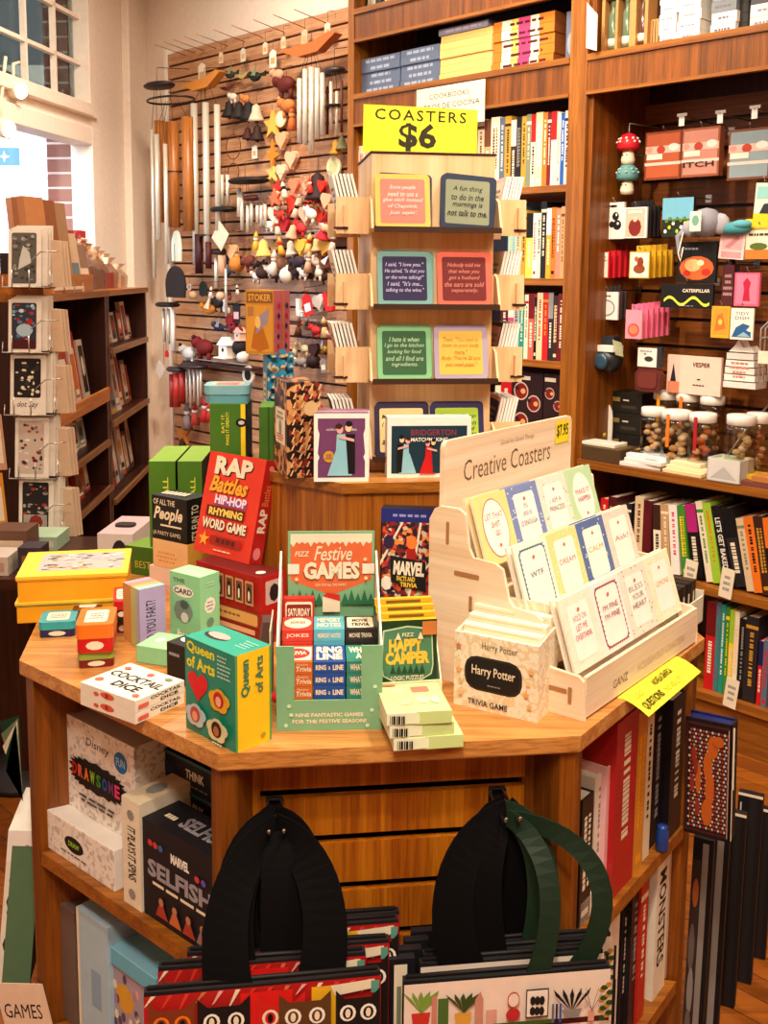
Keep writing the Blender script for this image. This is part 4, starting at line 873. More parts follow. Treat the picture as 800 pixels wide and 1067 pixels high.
# stand of green camper books behind
Ac = A + uy * .118 + ux * -.006
wC = .098
zb = hz(Ac, 707); 
ct = thing('camper_display', 'open card tray holding dark green camping puzzle books, right of the green display', 'display box', Ac, r)
b = MB(); b.box(0, wC, 0, .003, 0, .05, mat('#dce4b0')); b.build('front_panel', ct)
for sx in (0, wC + .0): b = MB(); b.sprism([(0, 0), (.055, 0), (.055, .125), (0, .045)], sx, sx + .002, mat('#e8e8c0')); b.build('side_panel', ct)
b = MB(); b.box(0, wC, .055, .058, 0, .10, mat('#d8e0b0')); b.build('back_panel', ct)
topz = hz(Ac + uy * .008, 645)
for k in range(4):
    b = MB(); wb = wC - .010; hb = topz - .006 - .0; d = .010
    b.box(0, wb, 0, d, 0, hb, mat('#143c22', .35), top='#e0b028')
    b.front(0, 0, 0)
    if k == 0:
        b.P([(.08 * wb, .18 * hb + .03), (.5 * wb, .10 * hb + .02), (.92 * wb, .18 * hb + .03), (.95 * wb, .5 * hb), (.92 * wb, .90 * hb), (.5 * wb, .94 * hb), (.08 * wb, .90 * hb), (.05 * wb, .5 * hb)], '#c8d8b0').P([(.10 * wb, .19 * hb + .03), (.5 * wb, .11 * hb + .021), (.90 * wb, .19 * hb + .03), (.93 * wb, .5 * hb), (.90 * wb, .885 * hb), (.5 * wb, .925 * hb), (.10 * wb, .885 * hb), (.07 * wb, .5 * hb)], '#4c8060')
        b.Tx('HAPPY', .18 * wb, .66 * hb, .76 * wb, .80 * hb, '#e8c040', 0, .06).Tx('CAMPER', .12 * wb, .52 * hb, .88 * wb, .66 * hb, '#e8c040', 0, .06)
        for q in range(6): b.P([((.2 + .1 * q) * wb, .42 * hb), ((.3 + .1 * q) * wb, .42 * hb), ((.25 + .1 * q) * wb, .52 * hb)], '#20482c')
        b.Tx('LOGIC PUZZLES', .22 * wb, .35 * hb, .78 * wb, .40 * hb, 'ivory', 0, .02).Tx('FIZZ', .4 * wb, .83 * hb, .6 * wb, .87 * hb, 'ivory', 0, .02).P([(.28 * wb, .8 * hb), (.33 * wb, .88 * hb), (.38 * wb, .8 * hb)], 'ivory').P([(.66 * wb, .8 * hb), (.71 * wb, .88 * hb), (.76 * wb, .8 * hb)], 'ivory')
        b.R(.74 * wb, .84 * hb, .98 * wb, .99 * hb, '#c87838')
    else: b.R(0, .94 * hb, wb, hb, '#e0b028').R(.2 * wb, .955 * hb, .8 * wb, .985 * hb, '#7a5a20')
    b.build('puzzle_book', loc=Ac + ux * .004 + uy * (.005 + .0125 * k) + Vector((0, 0, .003 + .007 * k)), rot=(-rad(0), 0, r), label=('dark green camping puzzle book with shield badge facing out of its tray', 'camping puzzle book with yellow top edge just behind the badge cover', 'third camping puzzle book back in the tray, yellow top edge', 'rearmost camping puzzle book in the tray, below the comic trivia box')[k], cat='book', group='camping puzzle books in the tray', bevel=.0006)
# comic trivia box behind
Am = T(394, 700); Bm = T(453, 703); r3 = yaw(Am, Bm); hM = hz(Am + Vector((0, .015, 0)), 530); wM = (Bm - Am).length
CM = art('comic_panels', ['#b81c1c', '#1a1424', '#e08838', '#c8b8a0', '#7a1418', '#4a2440', '#c84a24', '#2a1018'], 160)
b = MB(); b.box(0, wM, 0, .045, 0, hM, mat('#14101a')); b.front(0, 0, 0).R(.03 * wM, .0, .97 * wM, .92 * hM, CM).R(0, .92 * hM, wM, hM, '#1c2470')
b.lines(.08 * wM, .945 * hM, .92 * wM, .975 * hM, 1, mat('#8a90c8'), 4)
for p in ([(0, .68), (.36, .92), (.40, .92), (.0, .65)], [(.3, .0), (.34, 0), (.72, .92), (.68, .92)], [(0, .40), (1, .26), (1, .28), (0, .42)], [(.03, .16), (.97, .1), (.97, .12), (.03, .18)], [(.6, .0), (.63, 0), (.86, .33), (.83, .33)], [(.72, .6), (1, .72), (1, .745), (.72, .62)]): b.P([(x * wM, z * hM) for x, z in p], 'ivory')
for cx, cz, c in ((.15, .8, '#2a1c40'), (.55, .8, '#e87a30'), (.55, .72, '#a01818'), (.12, .55, '#e8e0d0'), (.2, .3, '#b01c1c'), (.5, .3, '#d8702c'), (.85, .5, '#a82424'), (.8, .22, '#5a1820'), (.15, .12, '#301828')): b.E(cx * wM, cz * hM, .10 * wM, .045 * hM, c, 7)
b.P([(.20 * wM, .56 * hM), (.82 * wM, .50 * hM), (.80 * wM, .685 * hM), (.18 * wM, .72 * hM)], '#120e12').Tx('MARVEL', .24 * wM, .60 * hM, .78 * wM, .685 * hM, 'ivory', 0, .05, 1, -3).Tx('FACTS AND', .30 * wM, .565 * hM, .62 * wM, .595 * hM, '#e8c040', 0, .03, 1, -3).Tx('TRIVIA', .36 * wM, .53 * hM, .66 * wM, .558 * hM, '#e8c040', 0, .03, 1, -3)
b.build('comic_trivia_box', loc=Am, rot=(-rad(5), 0, r3), label='tall dark comic panel box standing behind the camping books', cat='trivia game', bevel=.001)

# ================================================================ WIZARD TRIVIA DISPLAY
A = T(472.5, 733); Bp = T(559, 753.5); r = yaw(A, Bp); w = (Bp - A).length; ux = Vector((math.cos(r), math.sin(r), 0)); uy = Vector((-math.sin(r), math.cos(r), 0))
h = hz(A, 657)
PB = art('parchment', ['#e8d8b8', '#f0e4cc', '#e0cca4', '#f0e4cc'], 50, 'noise')
t = thing('trivia_display', 'parchment coloured counter box of trivia decks with a black oval plate', 'display box', A, r)
b = MB(); b.box(0, w, 0, .003, .0, h, PB); b.front(0, 0, 0)
b.RR(.13 * w, .26 * h, .82 * w, .72 * h, '#1a1412', .02).RR(.145 * w, .275 * h, .805 * w, .705 * h, '#3a3430', .019).RR(.155 * w, .285 * h, .795 * w, .695 * h, '#141012', .018)
b.Tx('Harry Potter', .22 * w, .44 * h, .74 * w, .60 * h, 'ivory', 0, .01); b.lines(.38 * w, .335 * h, .6 * w, .37 * h, 1, mat('grey'), 3)
b.Tx('Harry Potter', .34 * w, .80 * h, .76 * w, .92 * h, '#6a5a48').Tx('TRIVIA GAME', .18 * w, .06 * h, .66 * w, .14 * h, '#3a3028', 0, .02)
for x, z, c in ((.06, .5, '#e8a868'), (.09, .35, '#d8c088'), (.06, .82, '#c87860'), (.9, .5, '#e8c890'), (.93, .66, '#e0b070'), (.88, .35, '#e8a868'), (.92, .2, '#d8b070'), (.1, .2, '#e8b880')): b.star(x * w, z * h, .006, .003, c, 5)
b.build('front_panel', t)
for sx in (0, w - .003): b = MB(); b.sprism([(.003, 0), (.075, 0), (.075, h * 1.1), (.003, h)], sx, sx + .003, PB); b.build('side_panel', t)
hb = hz(A + uy * .075, 616)
b = MB(); b.box(0, w, .075, .078, 0, hb, PB); b.build('back_panel', t)
for k in range(4):
    hk = h * (.99 + .09 * k) if k else h * .99
    b = MB(); b.box(0, w - .008, 0, .016, 0, hk - .004, mat('#f0e2c4'), top='#ece0c8'); b.front(0, 0, 0); b.RR(.15 * w, .26 * h, .80 * w, .72 * h, '#1a1412', .02)
    b.R(.02 * w, .93 * hk, .9 * w, .935 * hk, '#c8a878')
    b.build('trivia_deck', loc=A + ux * .004 + uy * (.0045 + .0172 * k) + Vector((0, 0, .001)), rot=r, label='parchment trivia deck, %s back from the black oval plate' % ORD[k], cat='card deck', group='trivia decks in the parchment display', bevel=.001)

# ================================================================ CREATIVE COASTERS DISPLAY
A = T(609, 753); Bp = T(727, 670); r = yaw(A, Bp); w = (Bp - A).length; ux = Vector((math.cos(r), math.sin(r), 0)); uy = Vector((-math.sin(r), math.cos(r), 0))
MP = maple('Y'); MPX = maple('X'); SLOT = mat('#a87848')
t = thing('creative_coasters_display', 'stepped pale wooden display headed Creative Coasters along the right rim', 'display stand', A, r)
prof = [(0, 0), (.285, 0), (.285, .262), (.275, .280), (.262, .286), (.228, .286), (.216, .278), (.208, .225), (.200, .212), (.160, .210), (.146, .203), (.134, .158), (.125, .148), (.088, .146), (.076, .138), (.070, .084), (.060, .070), (.012, .067), (.004, .060)]
for sx in (0, w - .006):
    b = MB(); b.sprism(prof, sx, sx + .006, MP)
    b.left(sx, .285, 0)
    L_ = lambda y: .285 - y
    b.RR(L_(.252), .225, L_(.246), .262, SLOT, .002).RR(L_(.235), .178, L_(.188), .186, SLOT, .002).RR(L_(.206), .125, L_(.200), .150, SLOT, .002).RR(L_(.085), .036, L_(.030), .043, SLOT, .002).RR(L_(.028), .022, L_(.022), .048, SLOT, .002).RR(L_(.165), .10, L_(.11), .107, SLOT, .002)
    b.build('side_panel', t, bevel=.0008)
b = MB(); pts = []
hw, z0, z1 = w, .0, .388
def rrp(x0, z0, x1, z1, r_, n=4):
    P_ = []
    for cx, cz, a in ((x1 - r_, z0 + r_, -90), (x1 - r_, z1 - r_, 0), (x0 + r_, z1 - r_, 90), (x0 + r_, z0 + r_, 180)):
        for k in range(n + 1): q = rad(a + 90 * k / n); P_.append((cx + r_ * math.cos(q), cz + r_ * math.sin(q)))
    return P_
b.prism(rrp(.006, 0, w - .006, z1, .012), .262, .270, MPX); b.front(0, .262, 0)
for q in range(22): b.R(.012, .285 + q * .0046, w - .012, .2853 + q * .0046, mat('#dcc0a0')); b.k -= 1
b.Tx('Creative Coasters', .12 * w + .01, .315, .80 * w, .350, mat('#6a5038'), 0, -.005, 1.0); b.Tx('Good to Good Things', .40 * w, .360, .66 * w, .370, mat('#a88868'), .2)
b.R(.84 * w, .340, .96 * w, .382, '#f0dc28').Tx('$7.95', .85 * w, .350, .95 * w, .375, 'black', 0, .02)
b.build('header_board', t)
for (y0, y1, zf, zb_) in ((.016, .062, .03, .03), (.090, .132, .075, .075), (.160, .200, .145, .145)):
    b = MB(); b.box(.006, w - .006, y0, y1 + .02, zb_ - .006, zb_, MPX); b.box(.006, w - .006, y0 + .0, y0 + .004, 0 if y0 < .03 else zb_ - .03, zb_ + .018, MPX); b.build('tier', t)
b = MB(); b.box(.006, w - .006, 0.002, .008, .004, .066, MPX); b.front(0, .002, 0).Tx('GANZ', .22 * w, .020, .34 * w, .034, mat('#8a7050'), 0, .01).Tx('HOUSEHOLD COASTERS', .42 * w, .022, .86 * w, .034, mat('#d8bc98'), 0, 0); b.build('front_board', t)
TX = [[('#ecd48c', 'oval', 'LET THAT\nSHIT\nGO', '#b86868', '#f0dca0'), ('#7888b8', 'sq', 'IN\nJESUS\nIS ENOUGH', '#8a8a98', '#7888b8'), ('#ecdccc', 'sq2', 'I AM A\nPRINCESS', '#8a7070', '#b88080'), ('#b8d4a8', 'oval', 'MAKE IT\nHAPPEN', '#b84a6a', '#c8e0b0')],
      [('#f4ecdc', 'scal', 'WTF', '#4a7a90', '#f4ecdc'), ('#e4d890', 'sq', 'DREAM', '#a87878', '#e4d890'), ('#5870a0', 'sq', 'CALM', '#c8a040', '#5870a0'), ('#f0d4c4', 'sq', 'Ask!', '#c06868', '#e8a8a0')],
      [('#f0e4d0', 'sq', 'HOLD ON\nLET ME\nOVERTHINK', '#c06878', '#e8dcc0'), ('#f4e8e0', 'scal', "I'M FINE\nI'M FINE", '#a04858', '#f4ecdc'), ('#ecdccc', 'sq2', 'BLESS\nYOUR\nHEART', '#8a7070', '#b88080'), ('#f0e8c8', 'sq', 'LEMONS', '#c8a040', '#ecdc98')]]
TD = [(.184, .190, 'top tier'), (.106, .124, 'middle tier'), (.026, .056, 'bottom tier')]
nmz = [['yellow bordered coaster with an oval frame', 'blue flowered coaster', 'white coaster with brown sprigs', 'green coaster with an oval frame'], ['white coaster with a teal scalloped frame', 'yellow bordered coaster beside the scalloped one', 'dark blue flowered coaster', 'pink spotted coaster'], ['cream coaster with pink lettering', 'white coaster with a maroon scalloped frame', 'white coaster with leafy sprigs', 'pale yellow flowered coaster']]
for ti in range(3):
    y0, zb_, nm = TD[ti]
    for k in range(4):
        for back in (1, 0):
            bg, kind, tx, tc, bord = TX[ti][k]; s = .099
            b = MB(); b.box(0, s, 0, .004, 0, .112, mat('#f4ead8'), front=mat(bg)); b.front(0, 0, 0)
            if not back:
                rnd = random.Random(ti * 9 + k)
                if kind in ('sq', 'sq2'):
                    for _ in range(90):
                        x, z = rnd.uniform(.003, s - .003), rnd.uniform(.003, .109); b.E(x, z, .002, .0016, rnd.choice(['white', bord, '#f8f0e0', tc if kind == 'sq2' else bord]), 5); b.k -= 1
                    b.k += 1; b.RR(.017, .014, s - .017, .098, '#f8f0e4', .006)
                elif kind == 'oval': b.E(s / 2, .056, .036, .048, bord if k else '#b86868', 24).E(s / 2, .056, .034, .046, '#f8f0e4', 24)
                else:
                    n = 40; pp = []
                    for q in rrp(.010, .008, s - .010, .104, .012, 6): pp.append(q)
                    b.P(pp, tc); b.P([(x * .94 + s * .03, z * .95 + .0028) for x, z in pp], '#f8f0e4')
                    for q in range(12): b.E(.012, .014 + q * .0076, .0022, .0022, tc, 6).E(s - .012, .014 + q * .0076, .0022, .0022, tc, 6); b.k -= 2
                    for q in range(10): b.E(.016 + q * .0075, .009, .0022, .0022, tc, 6).E(.016 + q * .0075, .103, .0022, .0022, tc, 6); b.k -= 2
                    b.k += 2
                ls = tx.split('\n'); m_ = max(len(x) for x in ls)
                for i, l in enumerate(ls):
                    wd_ = .052 * len(l) / max(m_, 4); zc = .062 + (len(ls) / 2 - i - .5) * .014
                    b.Tx(l, s / 2 - wd_ / 2, zc - .0045, s / 2 + wd_ / 2, zc + .0045, mat(tc), 0, .0)
                b.E(s / 2, .088 if kind != 'oval' else .028, .004, .003, '#c86a60', 6)
            loc = A + ux * (.018 + k * .0995) + uy * (y0 + (.011 if back else 0)) + Vector((0, 0, zb_ + (.002 if back else .004)))
            b.build('coaster', loc=loc, rot=(-rad(18), 0, r), label=(nmz[ti][k] + ' on the ' + nm + ' of the pale display') if not back else 'coaster tucked behind the ' + nmz[ti][k] + ' on the ' + nm, cat='coaster', group='square coasters in the pale stepped display')
# small rounded end bracket at the right
# yellow handwritten note hanging over the rim
e = (OV[2] - OV[1]).normalized(); r = math.atan2(e.y, e.x); nn = Vector((-e.y, e.x, 0))
Na, Nb = T(641, 727), T(698, 683); e = Nb - Na; wn_ = e.length; e.normalize(); ow = Vector((e.y, -e.x, 0)); rn = math.atan2(e.y, e.x)
b = MB(); NY = mat('#f2ea3c', .7)
prf = [(0, .0006), (-.012, .0012), (-.024, -.002), (-.038, -.008), (-.052, -.016)]
for i in range(4):
    p_, q_ = prf[i], prf[i + 1]
    b.add([(0, p_[0], p_[1]), (wn_, p_[0], p_[1]), (wn_, q_[0], q_[1]), (0, q_[0], q_[1])], [(3, 2, 1, 0)], NY)
    b.add([(0, p_[0], p_[1] - .0006), (wn_, p_[0], p_[1] - .0006), (wn_, q_[0], q_[1] - .0006), (0, q_[0], q_[1] - .0006)], [(0, 1, 2, 3)], NY)
NB = mat('#4a4410'); b.on((0, -.053, -.0145), (1, 0, 0), (0, .9, .42))
b.Tx('SOLO', .02, .030, .05, .040, mat('#a8a02c')).Tx('NOVELA GRAFICA', .09, .029, .165, .041, NB, 0, .03).Tx('QUESTIONS', .012, .006, .085, .022, NB, 0, .03).Tx('"NO ADULTS"', .095, .009, .165, .019, mat('#a8a02c'))
b.build('shelf_note', loc=Na + ow * .003, rot=(0, 0, rn), label='yellow handwritten paper note sticking out over the right rim of the island', cat='note')
# ================================================================ BOOKS AND PACKS ON SHELVES
CN = {}
def cname(c): return c.replace('_', ' ')
def book(w, d, h, c, acc=None, seed=0, style=0, txt=None, rounded=True):
    """upright book: spine on -y, cover boards and page block as parts"""
    b = MB(); t_ = min(.0025, w * .18)
    m = mat(c, .42)
    b.box(0, w, 0, .003, 0, h, m); b.box(0, t_, .003, d, 0, h, m); b.box(w - t_, w, .003, d, 0, h, m)
    b.front(0, 0, 0); rnd = random.Random(seed)
    a = acc or rnd.choice(['ivory', 'black', 'gold', 'white'])
    if txt: b.Tv(txt, w * .22, h * .2, w * .78, h * .85, a, .02)
    elif style in (0, 3):
        z = h * .9
        if style == 3: b.R(0, h * .86, w, h * .90, a); b.k -= 1; z = h * .82
        zl_ = h * rnd.uniform(.2, .4)
        while z > zl_:
            l = rnd.uniform(.004, .009); b.R(w * .36, z - l, w * .66, z, a); b.k -= 1; z -= l + rnd.choice([.002, .002, .008])
    elif style == 1:
        z = h * .85; b.R(w * .2, h * .06, w * .8, h * .11, a); b.k -= 1
        while z > h * .3:
            l = rnd.uniform(.004, .012); b.R(w * .22, z - l, w * .46, z, a).R(w * .58, z - l * .8, w * .76, z, a); b.k -= 2; z -= l + .002
    elif style == 2:
        b.R(0, h * .62, w, h, a); z = h * .56
        while z > h * .2:
            l = rnd.uniform(.004, .012); b.R(w * .3, z - l, w * .7, z, 'ivory' if c not in ('white', 'cream', 'ivory', 'beige', 'peach') else 'charcoal'); b.k -= 1; z -= l + .003
    return b, t_
def put_book(P, r, w, d, h, c, label, group, acc=None, seed=0, style=None, txt=None, lean=0, cat='book', name='book', pages=True):
    st = seed % 4 if style is None else style
    b, t_ = book(w, d, h, c, acc, seed, st, txt)
    rot = (0, lean, r)
    o = b.build(name, loc=P, rot=rot, label=label, cat=cat, group=group)
    q = MB(); q.box(t_, w - t_, .003, d - .003, .002, h - .003, mat('#e6d8bc', .8)); q.build('pages', o)
    return o
def wall_books(z, rows, shelf, group, d0=.03, dep=.15, frame=None, off=.0):
    n = len(rows)
    for i, row in enumerate(rows):
        pl, pr, top, c = row[:4]; acc = row[4] if len(row) > 4 else None; lean = rad(row[5]) if len(row) > 5 else 0; txt = row[6] if len(row) > 6 else None
        u0, _ = W(pl, top, d0); u1, _ = W(pr, top, d0)
        zt = W((pl + pr) / 2, top, d0)[1]; h = max(.08, zt - z); w = u1 - u0 - .0006
        put_book(WL(u0, d0, z), WR, w, dep, h, c, '%s book, %s from the left %s' % (cname(c) if c[0] != '#' else row[7], ORD[i] if i < 20 else 'last', shelf), group, acc, i * 7 + int(z * 100), None, txt, lean)
# cookbook shelves
wall_books(1.87, [(498, 505, 124, 'beige', 'brown'), (505, 512, 125, 'tan', 'brown'), (512, 521, 122, 'cream', 'brown'), (521, 526.5, 123, 'slate', 'ivory'), (526.5, 533, 121, 'gold', 'dark_brown'), (533, 538.5, 125, 'dark_brown', 'ivory'), (538.5, 544, 122, 'black', 'grey'), (544, 549, 121, 'gold', 'black'), (549, 554, 119, 'olive', 'ivory'), (554, 559, 119, 'cream', 'red'), (559, 566, 117, 'peach', 'white'), (566, 571, 117, 'orange', 'cream'), (571, 575, 117, 'dark_red', 'ivory'), (575, 581, 116, 'pale_pink', 'red'), (581, 585, 117, 'ivory', 'grey'), (585, 589, 118, 'blue', 'white'), (589, 594, 115, 'light_grey', 'navy')], 'on the upper cookbook shelf', 'books on the upper cookbook shelf')
wall_books(1.87, [(365, 370, 155, 'white', 'navy'), (370, 374, 158, 'slate', 'ivory'), (374, 380, 152, 'cream', 'red')], 'left of the tower on the upper cookbook shelf', 'books left of the coaster tower')
wall_books(1.537, [(530, 537, 214, 'sky', 'yellow'), (537, 544, 219, 'beige', 'olive'), (544, 549, 219, 'mustard' if False else 'gold', 'black'), (549, 556, 222, 'lemon', 'black'), (556, 560, 222, 'white', 'red'), (560, 564.5, 222, 'ivory', 'black'), (564.5, 570, 210, 'black', 'ivory'), (570, 575, 217, 'amber', 'white'), (575, 580, 216, 'orange', 'black'), (580, 585, 217, 'salmon', 'white'), (585, 589, 215, 'tan', 'brown'), (589, 593.5, 215, 'red', 'white')], 'on the middle cookbook shelf', 'books on the middle cookbook shelf')
wall_books(1.235, [(522, 530, 306, 'burgundy', 'ivory'), (530, 536, 305, 'hot_pink', 'cream'), (536, 541.5, 306, 'light_grey', 'black'), (541.5, 547, 308, 'teal', 'ivory'), (547, 551, 307, 'cream', 'red'), (551, 557, 306, 'coral', 'dark_red'), (557, 560, 310, 'black', 'ivory'), (560, 566, 305, 'peach', 'red'), (566, 572, 305, 'red', 'gold'), (572, 577, 305, 'charcoal', 'grey'), (577, 582, 308, 'dark_brown', 'peach'), (582, 588, 306, 'dark_red', 'ivory')], 'on the lower cookbook shelf', 'books on the lower cookbook shelf')
# cookbooks facing out on the shelf below
def bowl_cover(b, w, h, seed):
    rnd = random.Random(seed); b.front(0, 0, 0); b.R(0, 0, w, h, '#2a1416')
    for cx, cz, r_ in ((.3, .75, .24), (.72, .60, .22), (.32, .35, .24), (.74, .2, .2)):
        b.E(cx * w, cz * h, r_ * w, r_ * w, '#c8b0a0', 16).E(cx * w, cz * h, r_ * w * .85, r_ * w * .85, '#7a1c14', 16).E(cx * w + .01, cz * h, r_ * w * .35, r_ * w * .3, '#e8a060', 8).E(cx * w - .02, cz * h + .01, r_ * w * .3, r_ * w * .25, '#3a1410', 8); b.k -= 4
    b.k += 4
    b.R(.05 * w, .9 * h, .6 * w, .95 * h, '#d8c8b0')
for i, (xa, xb, top, c) in enumerate(((534, 566, 388, '#2a1416'), (567, 588, 390, '#3c1a1c'))):
    u0, u1 = W(xa, top, .03)[0], W(xb, top, .03)[0]; h = W((xa + xb) / 2, top, .03)[1] - .893
    b = MB(); b.box(0, u1 - u0, 0, .03, 0, h, mat(c)); bowl_cover(b, u1 - u0, h, i)
    b.build('cookbook', loc=WL(u0, .03, .893), rot=WR, label=('large cookbook facing out with photographed dark red dishes', 'second face-out cookbook, partly behind the first, next to the divider')[i], cat='book', group='cookbooks facing out')
wall_books(.893, [(516, 522, 402, 'cream', 'black'), (522, 533, 398, 'red', 'ivory')], 'beside the face-out cookbooks', 'spines beside the face-out cookbooks')
# flat stacks on the upper shelf
def stack(xa, xb, yb, yt, n, z0, c, spine, label, group, d0=.04, dep=.2, cat='book', name='book', draw=None):
    u0, u1 = W(xa, yb, d0)[0], W(xb, yb, d0)[0]; zt = W(xa, yt, d0)[1]; hh = (zt - z0) / n; w = u1 - u0
    for k in range(n):
        b = MB(); b.box(0, w, 0, dep, 0, hh - .0012, mat(c)); b.front(0, 0, 0)
        if draw: draw(b, w, hh, k)
        else: b.lines(.1 * w, .25 * hh, .9 * w, .75 * hh, 1, mat(spine), k + int(xa), .8)
        b.build(name, loc=WL(u0 + (.002 if k % 2 else 0), d0 + .003 * (k % 3), z0 + k * hh), rot=WR, label=label % ORD[k], cat=cat, group=group)
    return z0 + n * hh
z2 = 2.306
stack(376, 415.5, 97, 62, 5, z2, '#5c6880', '#9aa4b8', 'slate blue flat book, %s from the bottom of the leftmost top-shelf stack', 'slate blue books stacked flat on the top shelf')
stack(417, 456.5, 90, 53, 5, z2, '#5c6880', '#9aa4b8', 'slate blue flat book, %s from the bottom, stack against the pale yellow one', 'slate blue books stacked flat on the top shelf')
zq = stack(457.5, 511, 82, 38, 6, z2, '#e8c070', '#dcb060', 'pale yellow flat box, %s from the bottom of its stack on the top shelf', 'pale yellow boxes stacked on the top shelf', name='box', cat='box', draw=lambda b, w, h, k: b.R(.01, .002, w - .01, .004, '#c89a50'))
stack(457, 508, 38, 31, 1, zq, '#8a8494', '#a8a0b0', 'grey flat box lying on the pale yellow stack, %s and only one', 'pale yellow boxes stacked on the top shelf', name='box', cat='box')
def zine(b, w, h, k): b.R(0, 0, .14 * w, h * .93, 'orange').R(.14 * w, 0, .3 * w, h * .93, 'ivory').R(.3 * w, 0, .42 * w, h * .93, '#d8c060').R(.42 * w, 0, .62 * w, h * .93, '#d83a70').R(.62 * w, 0, .76 * w, h * .93, 'ivory').R(.76 * w, 0, w, h * .93, 'orange').lines(.16 * w, .2 * h, .95 * w, .7 * h, 1, mat('burgundy'), k)
stack(513, 576, 74, 24, 5, z2, '#8a4a20', 'ivory', 'orange, white and pink striped book, %s from the bottom of its stack', 'striped books stacked flat on the top shelf', draw=zine)
u0 = W(589, 60, .05)[0]
b = MB(); b.box(0, .05, 0, .2, 0, .17, mat('#5c6478')); b.front(0, 0, 0).E(.025, .06, .02, .04, '#8890a0'); b.build('binder', loc=WL(u0, .05, z2), rot=WR, label='grey blue binder standing against the divider on the top shelf', cat='binder')
for i, (xa, xb) in enumerate(((366, 380), (381, 398), (399, 420))):
    u0, u1 = W(xa, 2, .06)[0], W(xb, 2, .06)[0]; b = MB(); b.box(0, u1 - u0 - .003, 0, .15, 0, .14, mat('#1c1a18')); b.front(0, 0, 0)
    for q in range(7): b.P([(.01 + q * .008, .01), (.014 + q * .008, .01), (.02 + q * .007, .05 + .01 * (q % 3)), (.015 + q * .007, .05)], 'ivory')
    b.build('gift_box', loc=WL(u0, .06, Z2), rot=WR, label='black and white speckled box, %s from the left on the highest shelf' % ORD[i], cat='box', group='black boxes on the highest shelf')
# cookbooks sign
u0, u1 = W(434, 100, -.01)[0], W(505, 100, -.01)[0]; ztp = W(470, 88, -.01)[1]; w = u1 - u0; h = .155
b = MB(); b.box(0, w, 0, .002, 0, h, mat('ivory', .7)); b.front(0, 0, 0).Tx('COOKBOOKS', .20 * w, .70 * h, .78 * w, .83 * h, '#3a3a40').Tx('LIBROS DE COCINA', .05 * w, .45 * h, .93 * w, .58 * h, '#3a3a40')
b.build('shelf_sign', loc=WL(u0, -.01, ztp - h), rot=WR, label='white sign reading cookbooks libros de cocina on the bookcase fascia', cat='sign')
# white tag on the divider
u0 = W(607, 54, -.03)[0]; b = MB(); b.add([(0, 0, .02), (.055, -.015, 0), (.05, -.01, .12), (-.002, 0, .17)], [(0, 1, 2, 3), (3, 2, 1, 0)], mat('ivory', .8)); b.build('paper_tag', loc=WL(u0, -.012, 2.305), rot=WR, label='curled blank white paper tag taped to the divider by the top shelf', cat='tag')
# top shelf of the right bay
t0 = W(626, 48, .04)[0]; t1 = W(674, 40, .04)[0]
t = thing('vial_display', 'bamboo frame box with three glass vials on the top shelf, right bay', 'display box', WL(t0, .04, z2), WR); w = t1 - t0; h = .19
b = MB(); b.box(0, w, .05, .055, 0, h, mat('bamboo'))
for x0, x1 in ((0, .012), (w * .33 - .005, w * .33 + .005), (w * .64 - .005, w * .64 + .02), (w - .012, w)): b.box(x0, x1, 0, .05, 0, h, mat('#b8854c'))
b.box(0, w, 0, .05, 0, .01, mat('#b8854c')); b.box(0, w, 0, .05, h - .01, h, mat('#b8854c')); b.build('frame', t)
for k, x in enumerate((.19, .50, .84)):
    b = MB(); b.lathe([(.016, .015), (.018, .02), (.018, .13), (.010, .145), (.010, .16), (.012, .165), (.012, .175)], mat('#5a6a50' if k < 2 else '#5a3a28', .15), 12, (w * x - .002, .025, 0)); b.lathe([(.0185, .025), (.0185, .05)], 'ivory', 12, (w * x - .002, .025, 0)); b.build('vial', t)
for cI, (xa, xb, yb) in enumerate(((686, 704, 41), (705, 729, 37))):
    u0, u1 = W(xa, yb, .05)[0], W(xb, yb, .05)[0]
    for k in range(6):
        b = MB(); w = u1 - u0 - .002; b.box(0, w, 0, .12, 0, .031, mat('#e6e0d4')); b.front(0, 0, 0).lines(.15 * w, .01, .8 * w, .022, 1, mat('#8a8490'), k + cI); b.build('small_box', loc=WL(u0 + (.004 if (k + cI) % 3 == 0 else 0), .05, z2 + k * .032), rot=WR, label='white small box, %s up in the %s column on the top shelf, right bay' % (ORD[k], ('left', 'right')[cI]), cat='box', group='white small boxes in two columns')
u0 = W(677, 44, .06)[0]; b = MB(); b.box(0, .03, 0, .05, 0, .09, mat('#b8854c')); b.front(0, 0, 0).R(.008, .01, .011, .085, 'dark_brown').R(.018, .01, .021, .085, 'dark_brown'); b.build('bamboo_box', loc=WL(u0, .06, z2), rot=WR, label='little slotted bamboo box between the vials and the white boxes', cat='box')
for k in range(5):
    u0 = W(740, 33, .05)[0]; b = MB(); b.box(0, .085, 0, .12, 0, .034, mat(('#e0dcd4', '#e0dcd4', '#7a8084', '#8a9094', '#6a7074')[k])); b.front(0, 0, 0).lines(.012, .01, .07, .024, 1, mat('#6a6470'), k)
    b.build('small_box', loc=WL(u0 + .003 * (k % 2), .05, z2 + k * .035), rot=WR, label='%s box, %s from the bottom of the grey-topped column' % ('white' if k < 2 else 'grey', ORD[k]), cat='box', group='boxes in the grey-topped column')
for k in range(4):
    u0 = W(764, 28, .07)[0]; b = MB(); b.rbox(0, .05, 0, .06, 0, .03, mat('#2c2826'), .02); b.build('round_tin', loc=WL(u0, .07, z2 + k * .031), rot=WR, label='dark round tin, %s from the bottom between grey and white columns' % ORD[k], cat='tin', group='dark tins on the top shelf')
